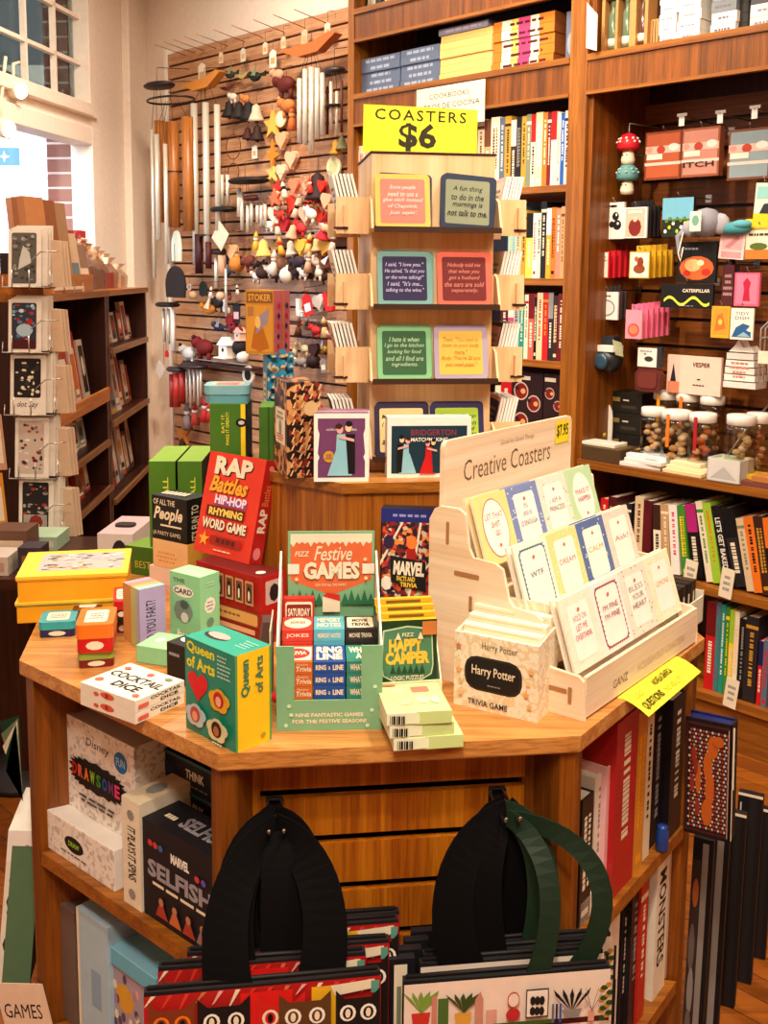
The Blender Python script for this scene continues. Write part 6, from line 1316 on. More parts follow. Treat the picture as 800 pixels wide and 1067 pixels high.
def plantprint(b, w, h):
    b.R(0, .0, w, .99 * h, '#ecd8c8'); z0 = .66 * h
    b.R(0, z0 - .05 * h, w, z0 - .01 * h, '#4a1418')
    def pot(x, s, c, leaf):
        b.P([((x - .035 * s) * w, z0), ((x + .035 * s) * w, z0), ((x + .045 * s) * w, z0 + .12 * h * s), ((x - .045 * s) * w, z0 + .12 * h * s)], c)
        for q in (-2, -1, 0, 1, 2): b.P([(x * w, z0 + .12 * h * s), (x * w + q * .008 - .004, z0 + .24 * h * s), (x * w + q * .012, z0 + .28 * h * s), (x * w + q * .008 + .004, z0 + .22 * h * s)], leaf)
    pot(.08, 1, '#c83428', '#7a9a3a')
    b.R(.13 * w, z0, .155 * w, z0 + .24 * h, '#c88070').R(.16 * w, z0, .21 * w, z0 + .22 * h, '#4a6a2c'); pot(.28, .9, '#d8a040', '#3a4a1c')
    b.R(.335 * w, z0, .375 * w, z0 + .2 * h, '#c88a78').P([(.335 * w, z0 + .2 * h), (.375 * w, z0 + .2 * h), (.36 * w, z0 + .26 * h)], '#c88a78').R(.39 * w, z0, .44 * w, z0 + .12 * h, '#d8a090')
    b.E(.52 * w, z0 + .07 * h, .035 * w, .05 * h, '#b82c2c', 12); b.E(.52 * w, z0 + .18 * h, .03 * w, .06 * h, '#b82c2c', 12).E(.52 * w, z0 + .18 * h, .026 * w, .05 * h, '#ecd8c8', 12)
    b.R(.58 * w, z0 + .04 * h, .69 * w, z0 + .25 * h, '#1a1a1c').R(.585 * w, z0 + .05 * h, .685 * w, z0 + .24 * h, '#f0e4d8')
    for q in range(6): b.E((.60 + .022 * (q % 3) + .012) * w, z0 + (.09 + .08 * (q // 3)) * h, .004, .007, '#1a1a1c', 7)
    b.R(.42 * w, z0 + 0, .72 * w, z0 + .03 * h, '#3a5a24')
    for q, c in enumerate(('slate', 'navy', 'blue')): b.R((.705 + .018 * q) * w, z0, (.715 + .018 * q) * w, z0 + .14 * h, c)
    for q in (-2, -1, 0, 1, 2): b.P([(.80 * w, z0 + .08 * h), (.80 * w + q * .01 - .003, z0 + .2 * h), (.80 * w + q * .013, z0 + .25 * h), (.80 * w + q * .01 + .003, z0 + .2 * h)], '#16181c')
    b.P([(.765 * w, z0 + .04 * h), (.835 * w, z0 + .04 * h), (.85 * w, z0 + .1 * h), (.75 * w, z0 + .1 * h)], '#8a8480').R(.88 * w, z0, .91 * w, z0 + .08 * h, '#d89a80')
    for q in (-2, -1, 1, 2): b.P([(.895 * w, z0 + .08 * h), (.895 * w + q * .009, z0 + .25 * h), (.897 * w + q * .009, z0 + .25 * h), (.899 * w, z0 + .08 * h)], '#7a6a60')
    for q in range(7): b.E((.95 + .03 * (q % 2)) * w, z0 + (.02 + .04 * q) * h, .006, .004, '#2a4a20', 6); b.E((.97 - .03 * (q % 2)) * w, z0 + (.04 + .04 * q) * h, .005, .004, '#b8842c', 6)
    for x in (.1, .3, .5, .7, .9): b.E(x * w, .3 * h, .03 * w, .08 * h, ('#3a5a24', '#c83428', '#1a1a1c')[int(x * 10) % 3], 10); b.R((x - .03) * w, .1 * h, (x + .03) * w, .22 * h, '#d8a060')
    b.R(.985 * w, 0, w, .99 * h, '#141012')
BLKS = mat('#050304', .9); GRNS = mat('#0e2414', .6); GRN2 = mat('#162c1a', .6)
import itertools
# bag tops from the rows they reach
def ztop(px, row, d): return FWg.px(px, row, d)[1]
cat_rows = [(-.135, 150, 1026, 0), (-.095, 165, 1000, .02), (-.065, 195, 985, .04), (-.035, 210, 965, .05), (-.008, 215, 958, .06)]
CS = [[(.36, -.008, -.012, 0), (.74, .008, .014, 0)], [(.36, -.008, -.008, 0), (.60, .008, .0, 0)], [(.26, -.008, -.010, 0), (.48, .008, -.006, 0)], [(.18, -.008, -.006, 0), (.48, .008, .014, 0)], [(.24, -.008, .0, 0), (.34, .008, .006, 0)]]
for k, (d, px, row, dx) in enumerate(cat_rows):
    xx = FWg.px(px, row, d)[0]; zt = ztop(px + 120, row - 4, d)
    tote(xx, d, zt, .30 if k == 0 else .27, .21, .02, '#1a1214', catprint, hxL, hzL - .012, -.016 + .007 * k, CS[k],
         'red zip bag printed with staring cats, %s of the left hook' % ('front one' if k == 0 else '%s one back' % ORD[k]), 'cat print bags on the left hook', BLKS, .062, (.02, .0, -.01, .0, .01)[k])
pl_rows = [(-.10, 420, 1010, 0), (-.065, 437, 992, 0), (-.04, 440, 983, 0), (-.015, 452, 974, 0)]
PS = [[(.62, -.008, .030, 0), (.84, .008, .052, 0)], [(.24, -.008, -.024, 0), (.38, .008, -.014, 0)], [(.26, -.008, -.012, 0), (.64, .008, .012, 0)], [(.28, -.008, -.02, 0), (.44, .008, .0, 0)]]
for k, (d, px, row, dx) in enumerate(pl_rows):
    xx = FWg.px(px, row, d)[0]; zt = ztop(px + 120, row, d)
    tote(xx, d, zt, .285 if k == 0 else .26, .20, .02, '#141214', plantprint, hxR, hzR - .012, -.016 + .007 * k, PS[k],
         'cream zip bag printed with potted plants, %s of the right hook' % ('front one' if k == 0 else '%s one back' % ORD[k]), 'plant print bags on the right hook', (GRNS, BLKS, GRN2, BLKS)[k], (.032, .062, .05, .06)[k], 0)
b = MB()
for k in range(4):
    xx, _ = FWg.px(404 + 8 * k, 1000, -.05 + .02 * k)
    t = thing('pouch', 'narrow black edged white pouch between the cat and plant bags, %s from the front' % ORD[k], 'pouch', FWg.at(xx, -.07 + .025 * k, ztop(410, 1000 - 9 * k, -.07 + .025 * k) - .16), FWg.r, 'black edged pouches between the bags')
    b = MB(); b.box(0, .035, 0, .012, 0, .16, mat('#16141a')); b.front(0, 0, 0).R(.006, .0, .024, .152, 'ivory').R(.01, .02, .016, .12, 'olive'); b.build('pouch_body', t)
# ================================================================ GADGETS ON THE RIGHT BAY (slat back)
def hang_hook(u, z, d0=BKD, d1=.1, label=None, group='hooks on the display bay slats'):
    b = MB(); b.box(-.012, .012, d0 - .003, d0, z - .012 - z, .015, mat('silver', .3, 1.0)); b.tube([(0, d0, 0), (0, d1, 0), (0, d1 - .01, .012)], .0022, mat('silver', .3, 1.0))
    return b.build('peg_hook', loc=WL(u, 0, z), rot=WR, label=label, cat='hook', group=group)
HD = .14      # fronts of the hanging packs, behind the bookcase face
_hk = [0]
def pack(xa, xb, yt, yb, c, label, draw=None, group=None, n=1, dth=.012, d=HD, cat='pack', name='blister_pack', rot=0, back=None, gap=.016, hook=True, card=None):
    u0, u1 = W(xa, yb, d)[0], W(xb, yb, d)[0]; z0, z1 = W((xa + xb) / 2, yb, d)[1], W((xa + xb) / 2, yt, d)[1]
    w, h = u1 - u0, z1 - z0
    for k in range(n):
        b = MB(); b.box(0, w, 0, dth, 0, h, mat(c if k == 0 else (back or c))); b.front(0, 0, 0)
        if k == 0 and draw: draw(b, w, h)
        if n > 1: b.box(w * .3, w * .7, dth * .4, dth * .6, h, h + .02, mat(back or c))
        b.build(name, loc=WL(u0 + .004 * k, d + k * gap, z0 + (.002 * k)), rot=(0, rad(rot), WR), label=label if k == 0 else label + ', %s behind the front' % ORD[k - 1], cat=cat, group=group or (label if n > 1 else None))
    if hook:
        _hk[0] += 1
        hang_hook((u0 + u1) / 2, z1 + .006, BKD, d + .004, 'metal peg holding the ' + ' '.join(label.split()[:9]))
def ribbon(c, word=None):
    def f(b, w, h):
        b.R(.05 * w, .05 * h, .95 * w, .95 * h, c); b.R(0, .30 * h, w, .36 * h, '#d8b8a8')
        b.R(.02 * w, .55 * h, w * .98, .70 * h, '#d8a898'); b.E(.45 * w, .62 * h, .12 * w, .09 * h, '#a83a28', 10).E(.8 * w, .66 * h, .15 * w, .08 * h, '#e8ccc0', 8).E(.12 * w, .63 * h, .1 * w, .06 * h, '#c88a78', 8).R(.06 * w, .42 * h, .5 * w, .54 * h, '#e8c8b8')
        if word: b.Tx(word, .06 * w, .20 * h, .88 * w, .31 * h, '#2a1a1c', 0, .02)
    return f
pack(671, 708, 137, 187, '#7a3418', 'terracotta ribboned card pack hanging left in the framed row', ribbon('#a8502c'), 'ribboned card packs', cat='gift pack', name='gift_pack', dth=.02)
pack(709, 748, 133, 184, '#8a4a30', 'dusty pink ribboned pack lettered ITCH beside the terracotta one', ribbon('#b87a68', 'ITCH'), 'ribboned card packs', cat='gift pack', name='gift_pack', dth=.03)
pack(757, 801, 134, 187, '#6a3a24', 'grey blue ribboned pack at the right of the framed row', ribbon('#7c8c90'), 'ribboned card packs', cat='gift pack', name='gift_pack', dth=.02)
for px, py in ((710, 125), (750, 122), (786, 117)):
    u, z = W(px, py, .15); b = MB(); b.box(-.010, .010, 0, .002, -.02, .014, mat('#e8e4dc')); b.box(-.018, .018, .0, .004, .012, .022, mat('#d8d4cc', .4)); b.tube([(0, 0, .01), (0, BKD - .15, .01)], .003, mat('silver', .3, 1.0)); b.build('label_hook', loc=WL(u, .15, z), rot=WR, label='white tagged display hook above the %s' % {710: 'terracotta ribboned pack', 750: 'pink ITCH pack', 786: 'grey blue ribboned pack'}[px], cat='hook', group='white tagged hooks')
# mushrooms
def mushroom(px, yt, yb, cap, dots, lab):
    u, z0 = W(px, yb, .16); z1 = W(px, yt, .16)[1]; h = z1 - z0; R = h * .36
    t = thing('mushroom_toy', lab, 'toy', WL(u, .16, z0), WR, 'hanging mushroom toys')
    b = MB(); b.lathe([(0, 0), (R * .55, .02 * h), (R * .62, .15 * h), (R * .5, .35 * h), (R * .42, .5 * h)], '#ead8b8', 14); b.ball((-R * .2, -R * .55, .3 * h), R * .06, 'black', 8).ball((R * .2, -R * .55, .3 * h), R * .06, 'black', 8); b.build('stalk', t)
    b = MB(); b.lathe([(0, .42 * h), (R * .8, .44 * h), (R * 1.0, .52 * h), (R * .95, .7 * h), (R * .6, .92 * h), (0, h)], cap, 18)
    for a in range(9):
        for ph, q in ((.55, .96), (.75, .80), (.9, .5)):
            an = a * .7 + ph * 3
            b.ball((R * q * math.cos(an), R * q * math.sin(an), (.42 + .5 * ph) * h), R * .12, dots, 8)
    b.build('cap', t)
    b = MB(); b.tube([(0, 0, h), (0, 0, h + .03), (0, BKD - .16, h + .035)], .002, 'silver'); b.build('cord', t)
mushroom(654, 138, 172, '#d01c28', '#f4d8d0', 'red spotted mushroom toy, upper one by the divider')
mushroom(653, 170, 203, '#5a8a88', '#8ab0a8', 'teal capped mushroom toy under the red one')
def d_pods(b, w, h): b.R(.06 * w, .06 * h, .94 * w, .94 * h, '#e8d8cc').E(.62 * w, .62 * h, .16 * w, .12 * h, '#181418', 12).E(.70 * w, .38 * h, .2 * w, .14 * h, '#181418', 12).E(.45 * w, .40 * h, .12 * w, .09 * h, '#181418', 12).E(.66 * w, .66 * h, .04 * w, .04 * h, 'white', 6).E(.74 * w, .42 * h, .05 * w, .04 * h, 'white', 6).R(.1 * w, .1 * h, .3 * w, .8 * h, '#d8b8b0').E(.5 * w, .9 * h, .2 * w, .03 * h, 'black', 8)
pack(627, 649, 211, 249, '#e8dcd0', 'white rounded card with three black gadgets, beside the divider', d_pods)
def d_photo(b, w, h): b.R(.08 * w, .04 * h, .92 * w, .96 * h, '#c8b098').E(.5 * w, .35 * h, .28 * w, .3 * h, '#7a2420', 10).E(.5 * w, .62 * h, .1 * w, .1 * h, '#e0b8a0', 8).R(.2 * w, .8 * h, .8 * w, .9 * h, '#e8d8c8')
pack(649, 673, 216, 248, '#e8e0d8', 'little framed photo card in front of a row of black packs', d_photo, 'photo packs', 4, .008, HD, back='#1a1618', gap=.02)
def d_garden(b, w, h):
    b.R(0, .4 * h, w, h, '#6aa8c0').R(0, 0, w, .45 * h, '#1c2414')
    for q in range(7): b.E((.12 + .13 * q) * w, (.15 + .1 * (q % 3)) * h, .05 * w, .05 * h, ('white', 'yellow', 'white', 'lime')[q % 4], 8).E((.15 + .12 * q) * w, (.42 + .05 * (q % 2)) * h, .06 * w, .05 * h, '#5a7a2a', 7)
pack(689, 721, 206, 247, '#16140f', 'blue sky pack with garden scene above the caterpillar card', d_garden)
# grey plush
u, z0 = W(735, 248, .12); t = thing('plush_toy', 'grey elephant plush lying across pegs with a white tag', 'toy', WL(u, .12, z0), WR)
b = MB(); b.ball((.0, .0, .05), .055, mat('#8a8890', .95), 14, 1, .9, .9); b.ball((-.05, -.01, .03), .03, mat('#98969c', .95), 12); b.tube([(-.06, -.02, .03), (-.085, -.03, .005), (-.08, -.03, -.03), (-.075, -.03, -.06)], [.012, .010, .008, .007], mat('#8a8890', .95), 8); b.build('plush_body', t)
b = MB(); b.ball((.05, .0, .045), .035, mat('#a09ea4', .95), 12, 1, .5, 1); b.build('ear', t)
b = MB(); b.box(-.025, .015, -.062, -.060, .02, .085, mat('ivory')); b.front(-.025, -.062, .02).E(.02, .035, .013, .018, '#6a9a88', 9); b.build('tag', t)
b = MB(); b.tube([(-.06, -.04, .02), (-.07, -.05, -.05), (-.06, -.05, -.08), (-.055, -.045, -.03)], .002, 'ivory'); b.build('cord', t)
u, z0 = W(765, 238, .13); b = MB(); b.ball((0, 0, 0), .05, mat('#4a9098', .9), 12, 1.2, .5, .45); b.ball((.03, -.01, .012), .03, mat('#5aa0a8', .9), 10, 1.2, .6, .5); b.build('folded_cloth', loc=WL(u, .13, z0), rot=WR, label='teal crumpled cloth behind the pink card', cat='cloth')
pack(748, 774, 238, 269, '#e8c8c0', 'pale pink card with a hand drawing under the teal cloth', lambda b, w, h: b.R(.1 * w, .3 * h, .9 * w, .9 * h, '#e8a8a8').P([(.2 * w, .4 * h), (.7 * w, .8 * h), (.8 * w, .7 * h), (.4 * w, .35 * h)], '#c88080').R(.1 * w, .05 * h, .9 * w, .25 * h, '#e89090'), rot=4)
pack(776, 803, 237, 270, '#e8dcc0', 'cream card with orange base and green shape at the right edge', lambda b, w, h: b.R(0, 0, w, .3 * h, '#d8782c').E(.5 * w, .4 * h, .35 * w, .12 * h, '#5a6a2a', 10).lines(.1 * w, .7 * h, .9 * w, .85 * h, 1, mat('#3a3020'), 2))
pack(784, 804, 190, 230, '#b8d0c0', 'pale teal card with a dark corner at the upper right edge', lambda b, w, h: b.R(0, 0, w, .2 * h, '#e8c020').P([(.3 * w, .2 * h), (w, .2 * h), (w, .5 * h), (.5 * w, .45 * h)], '#2a2c30').R(.1 * w, .6 * h, .9 * w, .9 * h, '#8ac0b8'), rot=3)
pack(776, 800, 228, 240, '#e8c428', 'yellow flat pack wedged above the cream card', None, hook=False)
def d_grater(b, w, h): b.R(.06 * w, .04 * h, .94 * w, .96 * h, '#e8d8c4').R(.2 * w, .2 * h, .45 * w, .6 * h, '#c83a2c').P([(.2 * w, .6 * h), (.45 * w, .6 * h), (.33 * w, .85 * h)], '#a82a20').lines(.5 * w, .6 * h, .9 * w, .85 * h, 2, mat('#8a5a50'), 4).E(.7 * w, .22 * h, .15 * w, .08 * h, '#e8c8a0', 8)
pack(613, 634, 262, 290, '#c81c28', 'red pack with a red bottle picture, leftmost below the rounded card', d_grater, 'red bottle packs', 5, .010, HD - .02, back='#c81c28', gap=.03)
pack(655, 676, 262, 290, '#c8981c', 'yellow pack with a brown figure picture, next to the red packs', lambda b, w, h: b.R(.04 * w, .04 * h, .96 * w, .96 * h, '#e8dcc8').E(.5 * w, .35 * h, .3 * w, .18 * h, '#8a4420', 9).E(.55 * w, .6 * h, .16 * w, .2 * h, '#8a3418', 9).E(.35 * w, .72 * h, .1 * w, .1 * h, '#a85a30', 8), 'yellow figure packs', 5, .010, HD - .02, back='#c8981c', gap=.03)
def d_pizza(b, w, h): b.E(.5 * w, .35 * h, .45 * w, .3 * h, '#c8602c', 14).E(.4 * w, .42 * h, .22 * w, .16 * h, '#e8b878', 10).E(.25 * w, .22 * h, .1 * w, .08 * h, '#b82a1c', 8).E(.75 * w, .25 * h, .12 * w, .09 * h, '#b82a1c', 8).E(.6 * w, .48 * h, .1 * w, .08 * h, '#f0d8b0', 8).lines(.1 * w, .78 * h, .6 * w, .88 * h, 1, mat('grey'), 3)
pack(705, 745, 252, 294, '#14100f', 'black pack with a round pizza picture in the middle of the bay', d_pizza)
def d_cater(b, w, h):
    pts = [(.06 + .88 * k / 16, .28 + .16 * math.sin(k * .75)) for k in range(17)]
    for i in range(16):
        (x0, y0), (x1, y1) = pts[i], pts[i + 1]; b.P([(x0 * w, y0 * h - .05 * h), (x1 * w, y1 * h - .05 * h), (x1 * w, y1 * h + .07 * h), (x0 * w, y0 * h + .07 * h)], '#d8dc40'); b.k -= 1
    b.k += 1; b.Tx('CATERPILLAR', .42 * w, .66 * h, .94 * w, .80 * h, 'ivory', 0, .02).lines(.3 * w, .06 * h, .7 * w, .12 * h, 1, mat('grey'), 3)
pack(688, 742, 296, 321, '#121010', 'black caterpillar card with a wavy yellow shape', d_cater)
pack(764, 790, 284, 319, '#e0607a', 'pink card with a red bottle shape right of the caterpillar card', lambda b, w, h: b.R(.08 * w, .06 * h, .92 * w, .94 * h, '#e87a94').P([(.35 * w, .15 * h), (.65 * w, .15 * h), (.6 * w, .5 * h), (.66 * w, .7 * h), (.5 * w, .85 * h), (.34 * w, .7 * h), (.4 * w, .5 * h)], '#b81c3c'))
pack(751, 763, 276, 318, '#4a1a1c', 'narrow dark red lettered pack left of the pink card', lambda b, w, h: b.lines(.1 * w, .2 * h, .9 * w, .8 * h, 4, mat('#a88080'), 3), 'dark narrow packs', 2, .01, HD + .01, back='#2a1418')
pack(740, 759, 319, 352, '#e8a428', 'amber card beside the blue wave card', lambda b, w, h: b.R(.08 * w, .1 * h, .92 * w, .95 * h, '#e89430').P([(.2 * w, .2 * h), (.8 * w, .3 * h), (.6 * w, .8 * h), (.3 * w, .7 * h)], '#c87020').E(.5 * w, .5 * h, .12 * w, .1 * h, '#f0c060', 8), dth=.006)
def d_wave(b, w, h): b.R(.05 * w, .05 * h, .95 * w, .95 * h, '#ece4d4').Tx('TIDY', .2 * w, .78 * h, .8 * w, .88 * h, '#2a4a6a').Tx('DISH', .2 * w, .64 * h, .8 * w, .74 * h, '#2a4a6a').P([(.08 * w, .08 * h), (.92 * w, .08 * h), (.9 * w, .25 * h), (.7 * w, .3 * h), (.85 * w, .45 * h), (.55 * w, .52 * h), (.25 * w, .38 * h)], '#2c5a8c').P([(.3 * w, .1 * h), (.9 * w, .1 * h), (.6 * w, .25 * h)], '#8ab0c8')
pack(760, 784, 321, 354, '#e0d8c8', 'white tidy dish card with a blue wave drawing', d_wave, dth=.006)
pack(620, 643, 304, 333, '#e8dcd4', 'pale card with a round grey puck picture by the divider', lambda b, w, h: b.E(.5 * w, .42 * h, .38 * w, .3 * h, '#8a8488', 16).E(.5 * w, .42 * h, .32 * w, .24 * h, '#e0d8d0', 16).lines(.1 * w, .8 * h, .7 * w, .9 * h, 1, mat('#3a3434'), 2), 'puck cards', 3, .008, back='#3a2c2c', gap=.02)
pack(651, 668, 323, 353, '#f090a0', 'pink pack with an orange round picture, front of a pink row', lambda b, w, h: b.E(.5 * w, .3 * h, .36 * w, .24 * h, '#e0503c', 14).E(.5 * w, .32 * h, .26 * w, .16 * h, '#f08060', 12), 'pink packs in a row', 6, .010, HD - .03, back='#e86a88', gap=.028)
# black gadget with white band
u, z0 = W(634, 390, .14); t = thing('kitchen_gadget', 'black round gadget with a white band and tag, hanging low by the divider', 'gadget', WL(u, .14, z0), WR)
b = MB(); b.ball((0, 0, .055), .052, mat('#1c2024', .4), 16); b.box(-.03, .03, -.02, .02, .09, .14, mat('#24282c')); b.build('gadget_body', t)
b = MB(); b.box(-.052, .045, -.045, .02, .085, .108, mat('#e0dcd4')); b.build('paper_band', t)
b = MB(); b.lathe([(.018, 0), (.03, .002), (.03, .006), (.018, .008)], mat('#2a4858', .3), 16, (0, 0, 0)); b.X = None; b.build('dial', t, loc=(0, -.052, .05), rot=(rad(90), 0, 0))
b = MB(); b.add([(.03, -.03, .13), (.07, -.03, .12), (.08, -.03, .07), (.045, -.03, .075)], [(0, 1, 2, 3), (3, 2, 1, 0)], mat('#c8c8a0')); b.build('tag', t)
# burgundy puck with card
u, z0 = W(674, 408, .14); t = thing('jar_opener', 'burgundy rounded puck gadget under its white picture card', 'gadget', WL(u, .14, z0), WR)
b = MB(); b.prism(rrp(-.05, 0, .05, .082, .022, 5), 0, .025, mat('#5a2018', .5)); b.prism(rrp(-.038, .012, .038, .07, .016, 5), -.004, 0, mat('#6a2a20', .5)); b.build('gadget_body', t)
b = MB(); b.box(-.042, .034, -.003, 0, .088, .155, mat('#e8e0d4')); b.front(-.042, -.003, .088).E(.045, .028, .018, .010, '#3a3434', 10).E(.03, .045, .006, .004, '#5a9a6a', 6).lines(.01, .05, .06, .06, 1, mat('grey'), 2); b.build('header_card', t)
b = MB(); b.box(.034, .05, .002, .02, .088, .16, mat('#2a2c30')); b.build('strap', t)
# pink wide card and cloths standing at the back of the jar shelf
pack(694, 750, 371, 411, '#e8c4b0', 'wide pale pink card lettered vesper with a dark cone at left', lambda b, w, h: b.R(0, 0, .24 * w, h, '#e8b8a8').P([(.04 * w, .1 * h), (.2 * w, .1 * h), (.12 * w, .8 * h)], '#1c1a24').R(.02 * w, 0, .24 * w, .3 * h, '#c87858').Tx('VESPER', .48 * w, .72 * h, .8 * w, .84 * h, '#4a2a24', .1, .02).E(.6 * w, .4 * h, .04 * w, .02 * h, 'black', 6).lines(.45 * w, .22 * h, .75 * w, .28 * h, 1, mat('black'), 3), d=.18, hook=False, cat='card', name='gift_card_set')
u, z0 = W(753, 403, .17); t = thing('folded_towels', 'white folded printed cloths stacked beside the pink vesper card', 'cloths', WL(u, .17, z0), WR)
b = MB()
for k in range(5): b.box(.002 * k, .115 - .003 * k, 0, .08, .024 * k, .024 * k + .02, mat('#e8e0d4' if k % 2 else '#ddd4c8', .9))
b.front(0, 0, 0); b.lines(.02, .03, .09, .09, 4, mat('#c87868'), 5); b.build('cloth_stack', t)
b = MB(); b.prism([(.01, .12), (.10, .12), (.085, .14), (.06, .135), (.045, .165), (.03, .14)], .01, .06, mat('#ece4d8', .9)); b.build('top_cloth', t)
# wire file basket at the far right edge
u, z0 = W(790, 398, .08); t = thing('wire_basket', 'white wire rack at the right edge above the cream box', 'basket', WL(u, .08, z0), WR)
b = MB()
for k in range(6): b.tube([(.0, .03 * k, 0), (.0, .03 * k, .17), (.03, .03 * k, .20), (.06, .03 * k, .20)], .003, mat('#c8c4bc', .3, .6))
for z in (0, .07, .14): b.tube([(0, 0, z), (0, .15, z)], .003, mat('#c8c4bc', .3, .6))
b.build('wire_frame', t); b = MB(); b.box(-.004, .05, -.004, 0, .06, .10, mat('ivory')); b.build('label_plate', t)
# things standing on the jar shelf (z = .893)
zS = .893
def on_shelf(xa, xb, yb, yt, d):           # footprint on the shelf seen between two columns
    u0, u1 = W(xa, yb, d)[0], W(xb, yb, d)[0]; zt = W((xa + xb) / 2, yt, d)[1]; return u0, u1 - u0, zt - zS
u0, w, h = on_shelf(608, 634, 455, 416, .16)
t = thing('candle_pack', 'arched pack holding a yellow cactus, by the divider on the jar shelf', 'pack', WL(u0, .16, zS), WR)
b = MB(); pts = [(0, 0), (w, 0), (w, h * .68)] + [(w / 2 + w / 2 * math.cos(a), h * .68 + h * .32 * math.sin(a)) for a in [PI * k / 8 for k in range(1, 8)]] + [(0, h * .68)]
b.prism(pts, .02, .024, mat('#e8e0d0')); b.front(0, .02, 0).lines(.2 * w, .72 * h, .8 * w, .8 * h, 1, mat('#8a8070'), 2); b.build('backing_card', t)
b = MB(); b.lathe([(.03, 0), (.034, .04), (.03, .042)], '#a84a20', 12, (w / 2, .0, 0)); b.build('pot', t)
b = MB(); b.lathe([(.0, .04), (.026, .05), (.03, .075), (.022, .105), (0, .115)], '#c8b82c', 12, (w / 2, .0, 0)); b.ball((w / 2 + .03, 0, .07), .012, '#c8b82c', 8); b.build('cactus', t)
for k in range(3):
    u0, w, h = on_shelf(637, 668, 452, 408, .20); hh = h / 3
    b = MB(); b.box(0, w * .98, 0, .1, 0, hh - .002, mat('#1c1812')); b.box(0, .25 * w, -.001, 0, .5 * hh, .7 * hh, mat('#8a7038')); b.front(0, -.0, 0).R(.3 * w, .2 * hh, .8 * w, .35 * hh, '#3a3428').R(.35 * w, .55 * hh, .55 * w, .62 * hh, '#c8c0b0')
    b.build('black_box', loc=WL(u0, .20, zS + k * hh), rot=WR, label='black and gold box, %s from the bottom, behind the cactus pack' % ORD[k], cat='box', group='black and gold boxes on the jar shelf')
GL = glass('jar_glass', .05, '#e8ece8', .8, .10)
def jar(px, yb, yt, wpx, d, fill, lab, tag_=None, ztop_extra=0):
    u0, w, h = on_shelf(px - wpx / 2, px + wpx / 2, yb, yt, d); R = w / 2
    t = thing('glass_jar', lab, 'jar', WL(u0 + R, d, zS + ztop_extra), WR, 'white lidded glass jars')
    h -= ztop_extra
    b = MB(); b.lathe([(R * .9, 0), (R, .006), (R, h * .78), (R * .88, h * .86)], GL, 20); b.build('jar_glass', t)
    b = MB(); b.lathe([(R * .9, h * .85), (R * .98, h * .86), (R * .98, h * .99), (R * .9, h)], mat('#e8e0d4', .4), 20); b.build('lid', t)
    b = MB(); rnd = random.Random(int(px))
    for k in range(16):
        a = rnd.random() * 6.28; q = R * .62 * math.sqrt(rnd.random()); b.ball((q * math.cos(a), q * math.sin(a), .015 + h * .66 * k / 16), R * .32, fill[k % len(fill)], 8, 1, 1, .7)
    b.build('filling', t)
    b = MB()
    if tag_: b.box(-.006, .006, -R - .004, -R - .002, h * .4, h * .95, mat(tag_)); b.build('hanging_label', t)
cook = [mat('#e8b888'), mat('#d89a5a'), mat('#f0d0a8')]
jar(692, 440, 407, 22, .22, cook, 'glass jar in the back row, leftmost of three', 'amber', .045)
jar(715, 443, 409, 22, .22, cook, 'glass jar in the back row, middle of three', 'orange', .045)
jar(741, 446, 412, 24, .22, [mat('#8a3a1c'), mat('#d89a5a')], 'glass jar in the back row, rightmost of three', None, .045)
b = MB(); u0 = W(675, 450, .2)[0]; b.box(0, .32, .0, .11, 0, .0445, mat('#3a2418')); b.build('display_step', loc=WL(u0, .2, zS), rot=WR, label='dark step board raising the back row of jars', cat='step')
jar(679, 469, 424, 22, .10, [mat('#e0a878'), mat('#e8c098')], 'front jar with round pale cookies, leftmost beside the cactus pack')
jar(703, 470, 427, 27, .085, cook, 'front jar with curly cream shapes and an orange tag', 'orange')
jar(731, 471, 430, 26, .08, [mat('#d86a38'), mat('#e8b888'), mat('#b84a28')], 'front jar with orange swirled shapes and a red tag', '#a81c20')
jar(771, 470, 432, 29, .06, [mat('#e8c8a0'), mat('#c89868')], 'front jar standing alone right of the slanted rail')
jar(789, 462, 430, 24, .14, [mat('#b85a38'), mat('#d8a070')], 'jar behind the lone front one at the right')
b = MB(); u0, z = W(744, 470, .05); b.tube([(0, 0, 0), (.05, .1, .14), (.09, .2, .24)], .004, mat('#b8b4ac', .3, .8)); b.build('slanted_rail', loc=WL(u0, .05, zS + .004), rot=WR, label='slim grey metal rail slanting up between the jars', cat='rail')
# packs lying at the front of the shelf
def flat(xa, xb, yb, hgt, dep, c, lab, d=.0, draw=None, name='flat_pack', cat='pack', rot=0, z=0, group=None, topc=None):
    u0, u1 = W(xa, yb, d)[0], W(xb, yb, d)[0]; w = u1 - u0
    b = MB(); b.box(0, w, 0, dep, 0, hgt, mat(c, .5), top=mat(topc or c, .5)); b.top(0, 0, hgt)
    if draw: draw(b, w, dep)
    b.build(name, loc=WL(u0, d, zS + .0005 + z), rot=(0, 0, WR + rad(rot)), label=lab, cat=cat, group=group, bevel=.0015)
flat(605, 645, 481, .05, .12, '#4a3418', 'dark olive box lying at the left front of the jar shelf', .0, lambda b, w, d: b.R(.1 * w, .1 * d, .9 * w, .9 * d, '#6a5428'))
flat(600, 640, 470, .012, .08, '#e0d4c0', 'thin white pack on the dark olive box', .02, None, z=.051)
flat(636, 664, 468, .045, .10, '#3a2a18', 'gold topped dark pack behind the olive box', .06, lambda b, w, d: b.E(.5 * w, .5 * d, .35 * w, .3 * d, '#c89a50', 12))
